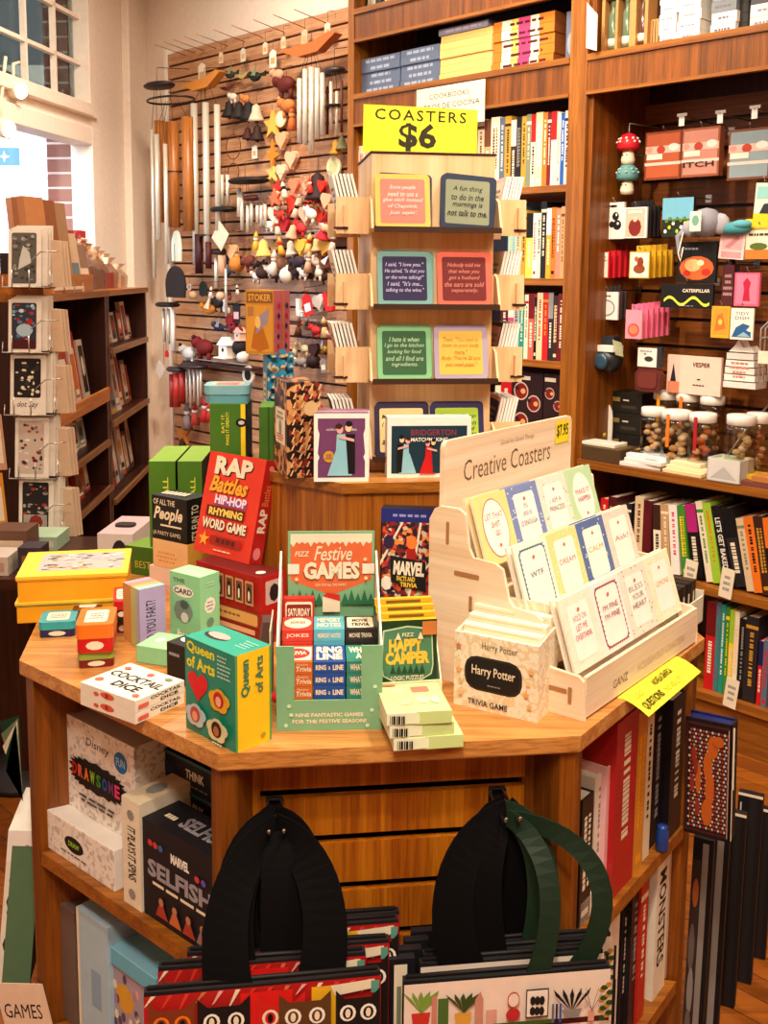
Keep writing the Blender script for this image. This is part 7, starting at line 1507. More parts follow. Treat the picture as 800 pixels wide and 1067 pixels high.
for k, (xa, xb, yb, c, lab) in enumerate(((645, 686, 486, '#dcd8d0', 'white and black folded pack, front left of the jars'), (650, 690, 480, '#e4e0d8', 'second white and black pack on the first'), (652, 692, 474, '#d0d4d8', 'third pale pack on top of the white ones'))):
    flat(xa, xb, yb, .014, .08, c, lab, .0 + .01 * k, lambda b, w, d: b.R(.0, .35 * d, .3 * w, .6 * d, 'charcoal').R(.5 * w, .2 * d, .8 * w, .3 * d, 'grey'), z=.0145 * k, rot=(4, -3, 6)[k], group='white and black packs')
for k, (xa, xb, c) in enumerate(((690, 732, '#e8cc98'), (694, 736, '#ecd8b0'), (698, 730, '#f0dcae'))):
    flat(xa, xb, 488 - 5 * k, .013, .09, c, 'cream cloth pack in front of the jars, %s from the bottom' % ORD[k], .0 + .008 * k, lambda b, w, d: b.R(.1 * w, .5 * d, .4 * w, .55 * d, '#d8a858'), z=.0135 * k, rot=(-3, 4, 0)[k], group='cream cloth packs')
u0, u1 = W(733, 500, -.03)[0], W(768, 500, -.03)[0]; w = u1 - u0
t = thing('card_box', 'open off-white box on the shelf rim in front of the lone jar', 'box', WL(u0, -.012, zS + .001), WR)
b = MB(); b.box(0, w, 0, .003, 0, .075, mat('#d8d4cc')); b.box(0, w, .09, .093, 0, .075, mat('#d8d4cc')); b.box(0, .003, 0, .093, 0, .075, mat('#d0ccc4')); b.box(w - .003, w, 0, .093, 0, .075, mat('#c8c4bc')); b.box(0, w, 0, .093, 0, .003, mat('#c8c4bc')); b.front(0, 0, 0).P([(.1 * w, .01), (.9 * w, .01), (.5 * w, .05)], '#b8b4b0'); b.build('box_walls', t)
b = MB(); b.box(.006, w - .006, .006, .087, .004, .068, mat('#e0e0b8'), top='#b8c890'); b.build('contents', t)
flat(776, 800, 478, .03, .08, '#e8b81c', 'small yellow pack right of the off-white box', .03)
flat(772, 803, 496, .016, .10, '#7a4038', 'reddish flat pack at the right end of the shelf rim', -.005, lambda b, w, d: b.R(.1 * w, .3 * d, .9 * w, .4 * d, '#b88070').R(.1 * w, .6 * d, .6 * w, .7 * d, '#b88070'))
flat(782, 806, 506, .02, .06, '#b87838', 'orange brown flat pack, rightmost on the shelf rim', -.006, z=.017)
# ================================================================ THINGS HUNG ON THE SLAT WALL
def S(px, py, off): return W(px, py, SLD - off)
def chime_tube(b, u, z0, z1, r, m, n=10): b.lathe([(r * .8, z0), (r, z0), (r, z1), (r * .8, z1)], m, n, (u, 0, 0))
STEEL = mat('#dcd4c4', .3, .35); BAM = wood('bamboo_cane', '#8a4a1c', '#c8803c', 'Z'); DKW = mat('#241210', .5)
def chime(label, tubes, off, top=None, hang=None, striker=None, sail=None, group=None):
    """tubes: (px, y_top, y_bottom, px_width, material); top: (px_l, px_r, py, material, style)"""
    xs = [t_[0] for t_ in tubes]; pxc = sum(xs) / len(xs); uc = S(pxc, tubes[0][1], off)[0]
    t = thing('wind_chime', label, 'wind chime', WL(uc, SLD - off, 0), WR, group or 'wind chimes on the slatwall')
    ztops = []
    for (px, ya, yb, wpx, m) in tubes:
        u, za = S(px, ya, off); zb_ = S(px, yb, off)[1]; r = (S(px + wpx / 2, ya, off)[0] - u); ztops.append(za)
        b = MB(); chime_tube(b, u - uc, zb_, za, r, m); b.build('tube', t)
    zt = max(ztops) + .05
    if top:
        (xa, xb, py, m, st) = top; ua, z = S(xa, py, off); ub, _ = S(xb, py, off); b = MB(); R = (ub - ua) / 2
        if st == 'disc': b.lathe([(R * .85, z - .012), (R, z - .004), (R, z + .004), (R * .8, z + .014)], m, 20, ((ua + ub) / 2 - uc, 0, 0), True, 1, .6)
        elif st == 'ring':
            b.tube([((ua + ub) / 2 - uc + R * math.cos(a), .6 * R * math.sin(a), z) for a in [2 * PI * k / 20 for k in range(20)]], .006, m, 6, True)
        elif st == 'arc':
            pts = [(-R, .035), (-R * .3, -.01), (R * .4, -.005), (R * 1.0, .06), (R * .8, .075), (R * .2, .045), (-R * .4, .04)]
            b.X = Matrix.Translation(((ua + ub) / 2 - uc, -.02, z)); b.prism(pts, 0, .05, m); b.X = None
        b.build('top_plate', t); zt = z
    b = MB()
    for (px, ya, yb, wpx, m), z in zip(tubes, ztops):
        u = S(px, ya, off)[0] - uc; b.tube([(u, 0, z - .002), (u * .4, 0, max(zt, z + .03))], .0016, DKW, 4)
    b.tube([(0, 0, zt), (0, 0, zt + .10), (0, off - .01, zt + .12)], .002, DKW, 4); b.build('cords', t)
    if striker:
        px, py, r = striker; u, z = S(px, py, off); b = MB(); b.lathe([(r * .6, z - .006), (r, z), (r * .6, z + .006)], DKW, 12, (u - uc, 0, 0)); b.build('striker', t)
    if sail:
        px, ya, yb, wpx, m, st = sail; u, za = S(px, ya, off); zb_ = S(px, yb, off)[1]; hw = abs(S(px + wpx / 2, ya, off)[0] - u); b = MB(); b.X = Matrix.Translation((u - uc, 0, 0))
        if st == 'drop': b.prism([(-hw * .92, zb_), (hw * .92, zb_)] + [(hw * math.cos(a_), zb_ + (za - zb_) * (.4 + .6 * math.sin(a_))) for a_ in [PI * k_ / 12 for k_ in range(13)]], 0, .008, m)
        elif st == 'tag': b.X = Matrix.Translation((u - uc, -.03, (za + zb_) / 2)) @ Matrix.Rotation(rad(40), 4, 'Y'); b.prism([(-hw, -hw), (hw, -hw), (hw, hw), (-hw, hw)], 0, .002, m)
        b.X = None; b.tube([(u - uc, 0, za), (u - uc, 0, za + .12)], .0016, DKW, 4); b.build('sail', t)
    return t
chime('big bamboo tube chime under a black ring at the left edge of the slatwall', [(166, 126, 232, 6, BAM), (171, 127, 226, 5, BAM), (180, 127, 237, 7, BAM), (195, 122, 240, 7, BAM)], .16, (160, 196, 108, mat('#141012', .4), 'ring'), striker=(180, 179, .05), sail=(183, 240, 272, 10, mat('#d8e0d0'), 'drop'))
chime('long thin steel chime hanging outside the left edge, with a black sail', [(158, 135, 290, 2, STEEL), (163, 140, 250, 3, STEEL), (172, 150, 275, 2.5, STEEL)], .22, (154, 178, 92, DKW, 'disc'), sail=(182, 277, 310, 21, mat('#1c1210', .6), 'drop'))
chime('tall steel tube chime under a wide yellow wood arc', [(202, 108, 275, 4.2, STEEL), (214, 107, 272, 4.2, STEEL), (226, 109, 240, 4, STEEL), (207, 244, 285, 5, mat('#3a1214')), (217, 252, 280, 4, mat('#4a1818'))], .12, (190, 232, 96, mat('#c87c28', .4), 'arc'), striker=(214, 245, .04), sail=(211, 293, 308, 8, mat('#1c2420'), 'drop'))
chime('wide steel chime under a curved orange wood slice near the bookcase', [(312, 82, 149, 3.6, STEEL), (318, 72, 151, 3.8, STEEL), (324.5, 70, 160, 4, STEEL), (330.5, 71, 144, 3.8, STEEL), (336, 76, 141, 3.6, STEEL)], .12, (293, 352, 62, mat('#b86028', .4), 'arc'))
chime('short dark and steel chime tight against the bookcase side', [(345, 85, 135, 2.6, STEEL), (351, 95, 141, 2.4, STEEL), (341, 90, 140, 2, mat('#4a1c18')), (356, 84, 138, 2, mat('#5a2c20'))], .09, (338, 358, 76, DKW, 'disc'), striker=(349, 110, .05))
chime('small steel chime with a black bird shaped top in the middle left', [(231, 182, 214, 2.6, STEEL), (237, 182, 212, 2.4, STEEL), (226, 184, 240, 2.6, STEEL)], .10, (222, 244, 219, mat('#14100e'), 'disc'), sail=(234, 238, 254, 13, mat('#e0c8a8'), 'tag'))
chime('small chime of pale tubes under a black boat shaped top', [(249, 196, 226, 3, STEEL), (252, 200, 240, 2.6, STEEL), (258, 214, 242, 2.4, STEEL), (262, 210, 235, 2.2, STEEL)], .10, (242, 276, 190, mat('#1a1210'), 'disc'))
chime('tiny chime of pale tubes next to the red ornaments', [(268, 214, 232, 2.2, STEEL), (272, 214, 236, 2, STEEL), (276, 213, 234, 2, STEEL)], .10, (255, 268, 207, mat('#4a1c14'), 'disc'))
chime('slim white chime with dark bar low at the left edge of the slatwall', [(170, 322, 356, 2, STEEL), (175, 322, 358, 2, STEEL), (180, 322, 365, 2.4, mat('#e8e0d8'))], .16, (165, 184, 317, mat('#1c1412'), 'disc'), sail=(173, 365, 372, 3, 'red', 'drop'))
chime('red tube chime with a diamond tag low at the left edge', [(179, 390, 424, 3.4, mat('#9a2018', .4)), (184, 389, 424, 4.4, mat('#b02a20', .4)), (189.5, 388, 419, 4, mat('#a02218', .4))], .14, (176, 192, 384, DKW, 'disc'), sail=(171, 380, 390, 8, mat('#c8b8a8'), 'tag'))
chime('two pale tubes under a dark cap in the middle of the slatwall', [(225, 268, 300, 2.4, STEEL), (231, 266, 288, 5, mat('#c89878')), (235, 280, 330, 1.6, STEEL)], .10, (222, 234, 263, mat('#241612'), 'disc'))
chime('thin grey link chime at lower left of the slatwall', [(194, 384, 420, 1.6, STEEL), (198, 383, 425, 1.6, STEEL), (202, 382, 418, 1.6, STEEL), (206, 382, 423, 1.6, STEEL), (209, 381, 414, 1.6, STEEL)], .12, (190, 213, 380, DKW, 'disc'))
# little hanging ornaments
def orn(kind, px, py, s, c, c2, off, label, grp='small ornaments on the slatwall', rot=0, cord=.05):
    u, z = S(px, py, off); b = MB(); m = mat(c, .7); m2 = mat(c2, .7)
    if kind == 'star':
        pts = [((s if k % 2 == 0 else s * .42) * math.cos(PI / 2 + PI * k / 5), (s if k % 2 == 0 else s * .42) * math.sin(PI / 2 + PI * k / 5)) for k in range(10)]; b.prism(pts, 0, s * .25, m)
    elif kind == 'star8':
        pts = [((s if k % 2 == 0 else s * .35) * math.cos(PI / 2 + PI * k / 4), (s * 1.3 if k % 2 == 0 else s * .35) * math.sin(PI / 2 + PI * k / 4)) for k in range(8)]; b.prism(pts, 0, s * .2, m)
    elif kind == 'heart':
        b.prism([(s * .9 * math.sin(t) ** 3, s * (13 * math.cos(t) - 5 * math.cos(2 * t) - 2 * math.cos(3 * t) - math.cos(4 * t)) / 16) for t in [-2 * PI * k / 18 for k in range(18)]], 0, s * .5, m)
    elif kind == 'bell': b.lathe([(s * .9, -s), (s * .8, -s * .8), (s * .5, -s * .1), (s * .42, s * .5), (0, s * .8)], m, 12); b.ball((0, 0, -s), s * .25, m2, 8)
    elif kind == 'ball': b.ball((0, 0, 0), s, m, 12); b.lathe([(s * .3, s * .9), (s * .3, s * 1.15)], m2, 8)
    elif kind == 'animal':
        b.ball((0, 0, 0), s * .62, m, 10, 1.4, .7, .9); b.ball((-s * .9, 0, s * .3), s * .42, m, 10); b.ball((-s * .9, -s * .25, s * .65), s * .16, m2, 6).ball((-s * 1.25, 0, s * .15), s * .18, m2, 6)
        for dx in (-.5, .5): b.tube([(dx * s, 0, -s * .3), (dx * s, 0, -s * .95)], s * .17, m, 6)
    elif kind == 'bird':
        b.ball((0, 0, 0), s * .5, m, 10, 1.5, .6, .8); b.ball((-s * .8, 0, s * .25), s * .28, m, 8); b.add([(-s * 1.05, 0, s * .25), (-s * 1.35, 0, s * .15), (-s * 1.0, 0, s * .12)], [(0, 1, 2), (2, 1, 0)], m2); b.prism([(s * .5, 0), (s * 1.5, s * .35), (s * 1.4, -s * .1)], -.004, .004, m); b.prism([(-s * .2, .1 * s), (s * .6, s * .9), (s * .4, 0)], -s * .35, -s * .3, m2)
    elif kind == 'doll':
        b.lathe([(s * .5, -s), (s * .28, 0), (s * .2, .1 * s)], m, 10); b.ball((0, 0, s * .4), s * .32, m2, 10); b.lathe([(s * .36, s * .5), (s * .2, s * .9), (0, s * 1.25)], m, 10)
    elif kind == 'wing':
        b.prism([(-s * 1.4, s * .2), (-s * .4, -s * .2), (0, -s * .3), (s * .4, -s * .2), (s * 1.4, s * .3), (s * .5, s * .25), (0, s * .1), (-s * .5, s * .25)], 0, s * .12, m)
    elif kind == 'disc': b.prism([(s * math.cos(a), s * math.sin(a)) for a in [2 * PI * k / 16 for k in range(16)]], 0, s * .2, m); b.front(0, 0, 0).E(0, 0, s * .6, s * .6, c2, 12)
    elif kind == 'tag': b.prism([(-s * .6, -s), (s * .6, -s), (s * .6, s * .7), (0, s), (-s * .6, s * .7)], 0, .003, m); b.front(0, 0, 0).R(-s * .4, -s * .6, s * .4, s * .1, c2)
    elif kind == 'house':
        b.box(-s * .6, s * .6, -s * .5, s * .5, -s * .8, s * .2, m); b.prism([(-s * .8, s * .2), (s * .8, s * .2), (0, s * .9)], -s * .6, s * .6, m2); b.front(0, -s * .5, 0).E(0, -s * .2, s * .18, s * .18, 'black', 10); b.box(-s * .8, s * .8, -s * .9, s * .5, -s * .9, -s * .8, m2)
    elif kind == 'ringhoop': b.tube([(s * math.cos(a), 0, s * math.sin(a)) for a in [2 * PI * k / 20 for k in range(20)]], .003, m, 5, True)
    elif kind == 'sock': b.prism([(-s * .3, s), (-s * .3, -s * .2), (-s * .2, -s * .7), (s * .7, -s * .8), (s * .75, -s * .35), (s * .25, -s * .2), (s * .25, s)], 0, s * .35, m)
    top = s * (1 if kind not in ('animal', 'bird', 'wing') else .5)
    if cord: b.tube([(0, .002, top * .8), (0, .002, top + cord), (0, off - .008, top + cord + .01)], .0016, mat('#6a4a3a'), 4)
    b.build({'star': 'star_ornament', 'star8': 'star_ornament', 'heart': 'heart_ornament', 'bell': 'bell_ornament', 'ball': 'bauble', 'animal': 'felt_animal', 'bird': 'bird_ornament', 'doll': 'felt_doll', 'wing': 'wooden_wings', 'disc': 'disc_ornament', 'tag': 'paper_tag', 'house': 'bird_house', 'ringhoop': 'dream_hoop', 'sock': 'felt_stocking'}[kind], loc=WL(u, SLD - off, z), rot=(0, rad(rot), WR), label=label, cat={'house': 'bird house', 'tag': 'tag', 'ringhoop': 'hoop'}.get(kind, 'ornament'), group=grp)
SG = 'ornaments dotted over the upper slatwall'
for kd, px, py, s, c, c2, lab in (
    ('bird', 240, 78, .05, '#2a3426', 'olive', 'dark green bird ornament, left of the upper pair'), ('bird', 266, 80, .06, '#1c2420', 'olive', 'dark bird ornament, right of the upper pair'), ('wing', 252, 79, .05, '#a8965c', 'tan', 'khaki wings between the two dark birds'),
    ('tag', 210, 76, .055, '#e0d0b8', 'tan', 'cream tag above the yellow wood arc'), ('tag', 284, 61, .045, '#e8dcc8', 'tan', 'white tag left of the curved orange slice'),
    ('bell', 239, 112, .05, '#1c1414', 'brown', 'leftmost of the black bells in the cluster'), ('bell', 249, 113, .05, '#201616', 'brown', 'second black bell of the cluster'), ('bell', 259, 114, .055, '#181214', 'brown', 'third black bell of the cluster'), ('bell', 267, 116, .05, '#c8b098', 'brown', 'pale bell at the right end of the black cluster'),
    ('bell', 258, 138, .035, '#3a1612', 'black', 'small brown bell under the cluster'), ('bell', 268, 137, .045, '#2a1410', 'black', 'larger brown drop under the cluster'),
    ('star', 283, 130, .075, '#e0a848', 'gold', 'big pale gold star, upper one of the column'), ('star8', 283, 162, .065, '#c87c20', 'gold', 'amber star in the middle of the gold column'), ('star', 283, 180, .055, '#e8bc68', 'gold', 'pale star at the foot of the gold column'),
    ('ringhoop', 243, 153, .065, '#6a3420', 'brown', 'upper brown hoop left of the stars'), ('ringhoop', 243, 180, .05, '#6a3420', 'brown', 'lower brown hoop left of the stars'),
    ('disc', 292, 124, .04, '#e8d098', 'cream', 'cream disc ornament beside the gold star'), ('animal', 298, 88, .075, '#5a1c14', '#c8906a', 'dark red brown woven animal left of the wide chime'), ('animal', 290, 78, .05, '#c89878', '#a87858', 'pinkish tan animal above the dark red one'),
    ('animal', 300, 110, .06, '#c07038', '#d89858', 'orange tan animal under the dark red one'), ('doll', 304, 124, .055, '#b8602c', '#d89858', 'orange doll next to the wide chime'),
    ('heart', 292, 145, .05, '#d8a078', 'tan', 'peach heart under the cream disc'), ('heart', 302, 165, .05, '#e0b090', 'tan', 'pale peach heart under the chime'), ('heart', 292, 178, .045, '#e8c0a0', 'tan', 'lowest pale heart beside the gold column'),
    ('tag', 265, 158, .035, '#e8e0d0', 'tan', 'tiny white tag left of the amber star'), ('bell', 331, 192, .075, '#2a0e10', 'brown', 'large dark bottle shaped bell beside the tower'), ('tag', 341, 203, .05, '#8a2c24', 'rose', 'dark red card hanging beside the dark bottle bell'),
    ('disc', 347, 174, .05, '#d8d0a8', '#b8b888', 'pale green oval disc near the bookcase edge'), ('bell', 350, 152, .04, '#b8802c', 'gold', 'brass bell by the bookcase edge'), ('bell', 356, 148, .035, '#6a6a48', 'gold', 'small olive bell by the bookcase edge'),
    ('wing', 236, 92, .05, '#5a2418', 'brown', 'small dark red wings left of the hoops'), ('animal', 243, 101, .035, '#d8c8b8', 'grey', 'white little animal above the black bells'), ('animal', 256, 103, .035, '#c8783c', 'tan', 'orange little animal above the black bells'),
    ('tag', 230, 60, .03, '#d8c0a0', 'tan', 'small tag at the top left of the slats'), ('tag', 253, 57, .035, '#c8c0a8', 'tan', 'small grey tag at the top of the slats'), ('tag', 276, 50, .03, '#e0c8a8', 'tan', 'small cream tag at the top centre of the slats'), ('tag', 295, 44, .03, '#d8b898', 'tan', 'small peach tag near the top of the slats'), ('tag', 317, 39, .04, '#c8a888', 'tan', 'long beige tag near the top right'), ('tag', 341, 31, .035, '#d8c8b0', 'tan', 'cream tag at the top right corner'),
    ('house', 237, 362, .065, '#e8dcc8', 'white', 'white bird house on the lower ledge'), ('animal', 213, 362, .085, '#6a0e10', '#3a0a0c', 'dark red animal figure left of the white bird house'), ('animal', 197, 368, .07, '#c8c0b8', 'charcoal', 'grey figure at the left end of the lower ledge'), ('ball', 250, 362, .045, '#1c1416', 'grey', 'black bauble right of the white bird house'), ('ball', 253, 372, .035, '#e0d4c8', 'tan', 'white bauble under the black one'),
    ('disc', 258, 391, .05, '#e8d8b8', 'black', 'cream disc with a black centre above the blue tin'), ('doll', 195, 434, .07, '#8a7a78', '#d8d0c8', 'grey gnome doll low left of the green boxes'), ('doll', 203, 432, .06, '#a83a28', '#e0d8d0', 'red hatted gnome doll beside the grey one'), ('doll', 213, 428, .065, '#b02420', '#e8e0d8', 'red gnome doll left of the tall green box'), ('doll', 218, 430, .05, '#b02420', '#e8e0d8', 'second red gnome doll touching the tall green box'), ('star', 190, 452, .07, '#b8702c', 'gold', 'orange star at the bottom left of the slatwall'), ('bell', 190, 462, .04, '#2a1210', 'brown', 'dark bell under the orange star'),
    ('bird', 218, 322, .08, '#c87c28', '#e8c8a0', 'orange toucan shaped ornament left of the orange box'), ('animal', 228, 316, .05, '#1c1618', 'white', 'black and white animal beside the toucan'), ('sock', 233, 318, .05, '#e0d8d0', 'grey', 'white stocking right of the black and white animal'), ('bird', 228, 341, .06, '#2a2440', 'grey', 'dark violet bird below the toucan'), ('heart', 240, 336, .055, '#8a1418', 'red', 'dark red heart next to the violet bird'), ('tag', 246, 326, .055, '#1a1416', 'rose', 'black card left of the orange box'), ('animal', 248, 345, .05, '#6a1014', 'black', 'maroon animal under the black card'), ('house', 250, 348, .04, '#d8b8a0', 'rose', 'little pink roofed house by the orange box'),
    ('ball', 233, 270, .03, '#2c3a5a', 'grey', 'blue bauble in the middle left'), ('bird', 236, 284, .05, '#24344a', 'grey', 'navy bird in the middle left'), ('heart', 240, 262, .05, '#e0a878', 'tan', 'peach heart above the navy bird'), ('ball', 247, 275, .045, '#c87830', 'tan', 'orange bauble right of the navy bird'), ('disc', 197, 299, .02, '#d8d0c8', 'grey', 'tiny pale disc near the black sail')):
    orn(kd, px, py, s, c, c2, .05 if py < 190 else .08, lab, SG if py < 250 else 'ornaments dotted over the lower slatwall')
# packed rows of ornaments by the tower: red / felt / tassels
rnd = random.Random(11)
rows = [(196, 283, 338, ('#d82c1c', '#e8a890', '#e8d0b8', '#c83020', '#e87858'), ('star', 'doll', 'heart'), 'top red row', .038), (208, 281, 344, ('#e83a20', '#e86848', '#e8c8a8', '#d8a080', '#c82c20'), ('star', 'animal', 'heart', 'doll'), 'second red row', .042), (222, 270, 346, ('#e8c0a8', '#d83c2c', '#e8a088', '#a82824', '#e8dcc8'), ('doll', 'heart', 'animal', 'star'), 'third red row', .042), (236, 276, 350, ('#e0c8b0', '#c82828', '#b01c24', '#e8e0d0', '#e0a080'), ('animal', 'doll', 'heart', 'bell'), 'fourth red row', .042),
    (256, 262, 352, ('#d89a30', '#e8b860', '#e8d8c0', '#c8a068', '#e0a838'), ('doll', 'bell', 'heart'), 'golden row', .042), (272, 256, 350, ('#6a2c1c', '#e8d8c8', '#2a1c28', '#8a5a3c', '#c89878'), ('animal', 'bird', 'animal', 'doll'), 'brown animal row', .05), (284, 262, 344, ('#3a2420', '#8a6a50', '#e0d0c0', '#2c1c24'), ('animal', 'ball', 'animal'), 'dark animal row', .04),
    (318, 306, 346, ('#b81418', '#c82020', '#a01014', '#e0d8d0'), ('sock', 'tag', 'heart'), 'red stocking row', .05), (344, 306, 350, ('#8a4a30', '#e0c0a0', '#b02420', '#5a2c1c', '#d8a878'), ('doll', 'bird', 'animal'), 'mixed row right of the orange box', .042), (362, 304, 348, ('#c8a038', '#d8c8a0', '#a83428', '#3a1c18', '#d0b088'), ('doll', 'animal', 'heart', 'bird'), 'lower mixed row', .042), (380, 310, 342, ('#2a1214', '#6a2824', '#8a8078', '#4a1c18'), ('animal', 'ball', 'tag'), 'lowest dark row', .042), (306, 196, 252, ('#e8d8c8', '#3a2420', '#c8a888'), ('ball', 'tag', 'doll'), 'thin row under the black sail', .025)]
for ri, (py, xa, xb, cs, ks, nm, s) in enumerate(rows):
    n = max(3, int((xb - xa) / 8.2))
    for k in range(n):
        px = xa + (xb - xa) * (k + .5) / n + rnd.uniform(-1.5, 1.5); c = cs[(k * 2 + ri) % len(cs)]; kd = ks[k % len(ks)]
        orn(kd, px, py + rnd.uniform(-4, 4), s * rnd.uniform(.85, 1.2), c, rnd.choice(['ivory', 'red', 'brown', 'white', 'black']), .06 + rnd.uniform(0, .09), '%s, %s from the left in the %s' % ({'star': 'little star', 'doll': 'little felt doll', 'heart': 'little heart', 'animal': 'little felt animal', 'bell': 'little bell', 'bird': 'little bird', 'ball': 'little bauble', 'sock': 'little stocking', 'tag': 'little card'}[kd], ORD[k], nm), nm + ' of ornaments on the slatwall', rnd.uniform(-20, 20), .03)
# wire rail carrying the felt rows and ledges
for px0, px1, py, lab in ((275, 362, 249, 'grey ledge rail under the red ornaments'), (190, 262, 378, 'dark ledge under the bird house'), (300, 345, 338, 'dark ledge right of the orange box')):
    u0, z = S(px0, py, .1); u1, _ = S(px1, py, .1); b = MB(); b.box(0, u1 - u0, 0, .10, 0, .014, mat('#3a201a' if py > 300 else '#a88070')); b.tube([(0, 0, .03), (u1 - u0, 0, .03)], .003, 'grey'); b.build('slat_ledge', loc=WL(u0, SLD - .102, z), rot=WR, label=lab, cat='ledge', group='ledges on the slatwall')
# thin pegs on the top slats
for k, px in enumerate((193, 203, 213, 225, 237, 255, 274, 297, 318, 340)):
    u, z = S(px, 52 - (px - 193) * .235, .0); b = MB(); b.tube([(0, -.002, 0), (0, -.20, .03)], .0025, mat('#a87050', .4, .5), 5); b.build('peg_hook', loc=WL(u, SLD, z - .03), rot=WR, label='bare thin peg on the top slat, %s from the left' % ORD[k], cat='hook', group='bare pegs along the top of the slatwall')

# ================================================================ LEFT RACKS WITH CARDS
RD = Vector((-.046, 1, 0)).normalized(); RN = Vector((-RD.y, RD.x, 0)); RR_ = math.atan2(RD.y, RD.x)      # local x runs away, local y into the rack
RO = Vector((-1.017, 3.12, 0))
def RK(px, py, d=0): P = PLN(px, py, RO + RN * d, RN); return (P - RO).dot(RD), P.z
def RL(x, d, z=0): return RO + RD * x + RN * d + Vector((0, 0, z))
xm = RK(111, 300)[0]; xe = RK(152, 300)[0]; RT = 1.455
def rack(x0, x1, shelves, name, lab):
    t = thing('card_rack', lab, 'shelf unit', RL(x0, 0), RR_, 'dark card racks along the window wall'); w = x1 - x0
    for q in (0, w - .03): b = MB(); b.box(q, q + .03, 0, .40, 0, RT, mahog('Z')); b.build('side_panel', t)
    b = MB(); b.box(.03, w - .03, .38, .40, 0, RT, mahog('Z')); b.build('back_panel', t)
    b = MB(); b.box(0, w, -.01, .40, RT, RT + .022, oak('X')); b.build('top_board', t)
    for z in shelves:
        b = MB(); b.box(.03, w - .03, .0, .38, z - .02, z, mahog('X')); b.build('shelf', t)
        b = MB(); lp = z == shelves[0] and x0 < .1; b.box(.03, w - .03, -.012, .0, z - .02, z + (.03 if lp else .002), wood('orange_lip', '#a85c1c', '#c87c30', 'X') if lp else wood('tan_edge', '#6a4020', '#96683c', 'X')); b.build('shelf_lip', t)
    return t
zA = [RK(88, 424)[1], RK(88, 476)[1] , RK(88, 530)[1], .35]
rack(0, xm - .01, zA, 'a', 'dark wooden rack with orange shelf lips, nearer one at the left')
zB = [RK(132, 358)[1], RK(134, 428)[1], RK(134, 505)[1], .3]
rack(xm, xe, zB, 'b', 'dark wooden rack, far one next to the pale wall')
rnd = random.Random(4)
pc = ['#b8907c', '#d8c0a8', '#8a5a40', '#e0d0bc', '#c8682c', '#5a4038', '#38302c', '#e8dccc', '#a83a28', '#6a7a80', '#c89858']
def rack_fill(x0, x1, z, hmax, tag_, n, dd=.04):
    x = x0
    for k in range(n):
        w = (x1 - x0) / n * .92; h = rnd.uniform(.6, 1) * hmax; c = rnd.choice(pc)
        b = MB(); th = .02; b.box(0, w, 0, th, 0, h, mat(c)); b.front(0, 0, 0).R(.1 * w, .1 * h, .9 * w, .9 * h, rnd.choice(pc)).E(.5 * w, .55 * h, .25 * w, .18 * h, rnd.choice(pc), 8).R(.2 * w, .15 * h, .8 * w, .25 * h, rnd.choice(['ivory', 'charcoal']))
        b.build('greeting_card', loc=RL(x0 + (x1 - x0) * k / n, dd + rnd.uniform(0, .03), z + .001), rot=(-rad(8), 0, RR_ + rad(rnd.uniform(-6, 6))), label='%s card pack from the near end, %s' % (ORD[k], tag_), cat='card', group='card packs ' + tag_)
zs2 = [RT] + zA
for i, z in enumerate(zA[:3]):
    gap = zs2[i] - z; rack_fill(.08, xm - .1, z, min(.25, gap * .85), '%s shelf, nearer rack' % ORD[i], 9); rack_fill(.12, xm - .1, z, min(.26, gap * .9), 'back row, %s shelf, nearer rack' % ORD[i], 6, .14)
zs2 = [RT] + zB
for i, z in enumerate(zB[:3]):
    gap = zs2[i] - z; rack_fill(xm + .06, xe - .06, z, min(.26, gap * .85), '%s shelf, far rack' % ORD[i], 8)
# goods on top of the racks
zt = RT + .0225
t = thing('card_tray', 'orange wooden tray of bagged goods on top of the nearer rack', 'tray', RL(.0, .0, zt), RR_)
wt = RK(96, 240)[0]
OL = wood('orange_lip', '#a85c1c', '#c87c30', 'X')
b = MB(); b.box(0, wt, 0, .012, 0, .06, OL); b.box(0, wt, .30, .312, 0, .06, OL); b.box(0, .012, .012, .30, 0, .06, OL); b.box(wt - .012, wt, .012, .30, 0, .06, OL); b.build('tray_frame', t)
b = MB(); b.box(.1, .5, -.002, 0, .01, .02, 'ivory'); b.build('label_strip', t)
for k in range(13):
    x = .03 + (wt - .1) * k / 13; c = ['#b87848', '#a86838', '#c89068', '#8a5430', '#b08058', '#c8a080', '#a07858', '#b89078', '#98806c', '#c8a888', '#a88868', '#b89878', '#8a6a54'][k]; h = .29 if k < 7 else .22 - .012 * (k - 7)
    b = MB(); b.sprism([(0, 0), (.03, 0), (.06, h), (.035, h)], 0, .085, mat(c, .6)); b.on((0, 0, 0), (1, 0, 0), (0, .15, 1)); b.R(.01, .02, .075, h * .5, pc[k % len(pc)])
    b.build('paper_bag', loc=RL(x, .03 + .03 * (k % 3), zt + .002), rot=RR_ + rad(-25), label='%s goods bag, %s from the near end of the top tray' % ('brown' if k < 6 else 'beige', ORD[k]), cat='bag', group='bags leaning in the top tray')
PLA = glass('cellophane', .25, '#f0e0d0', .5, .22)
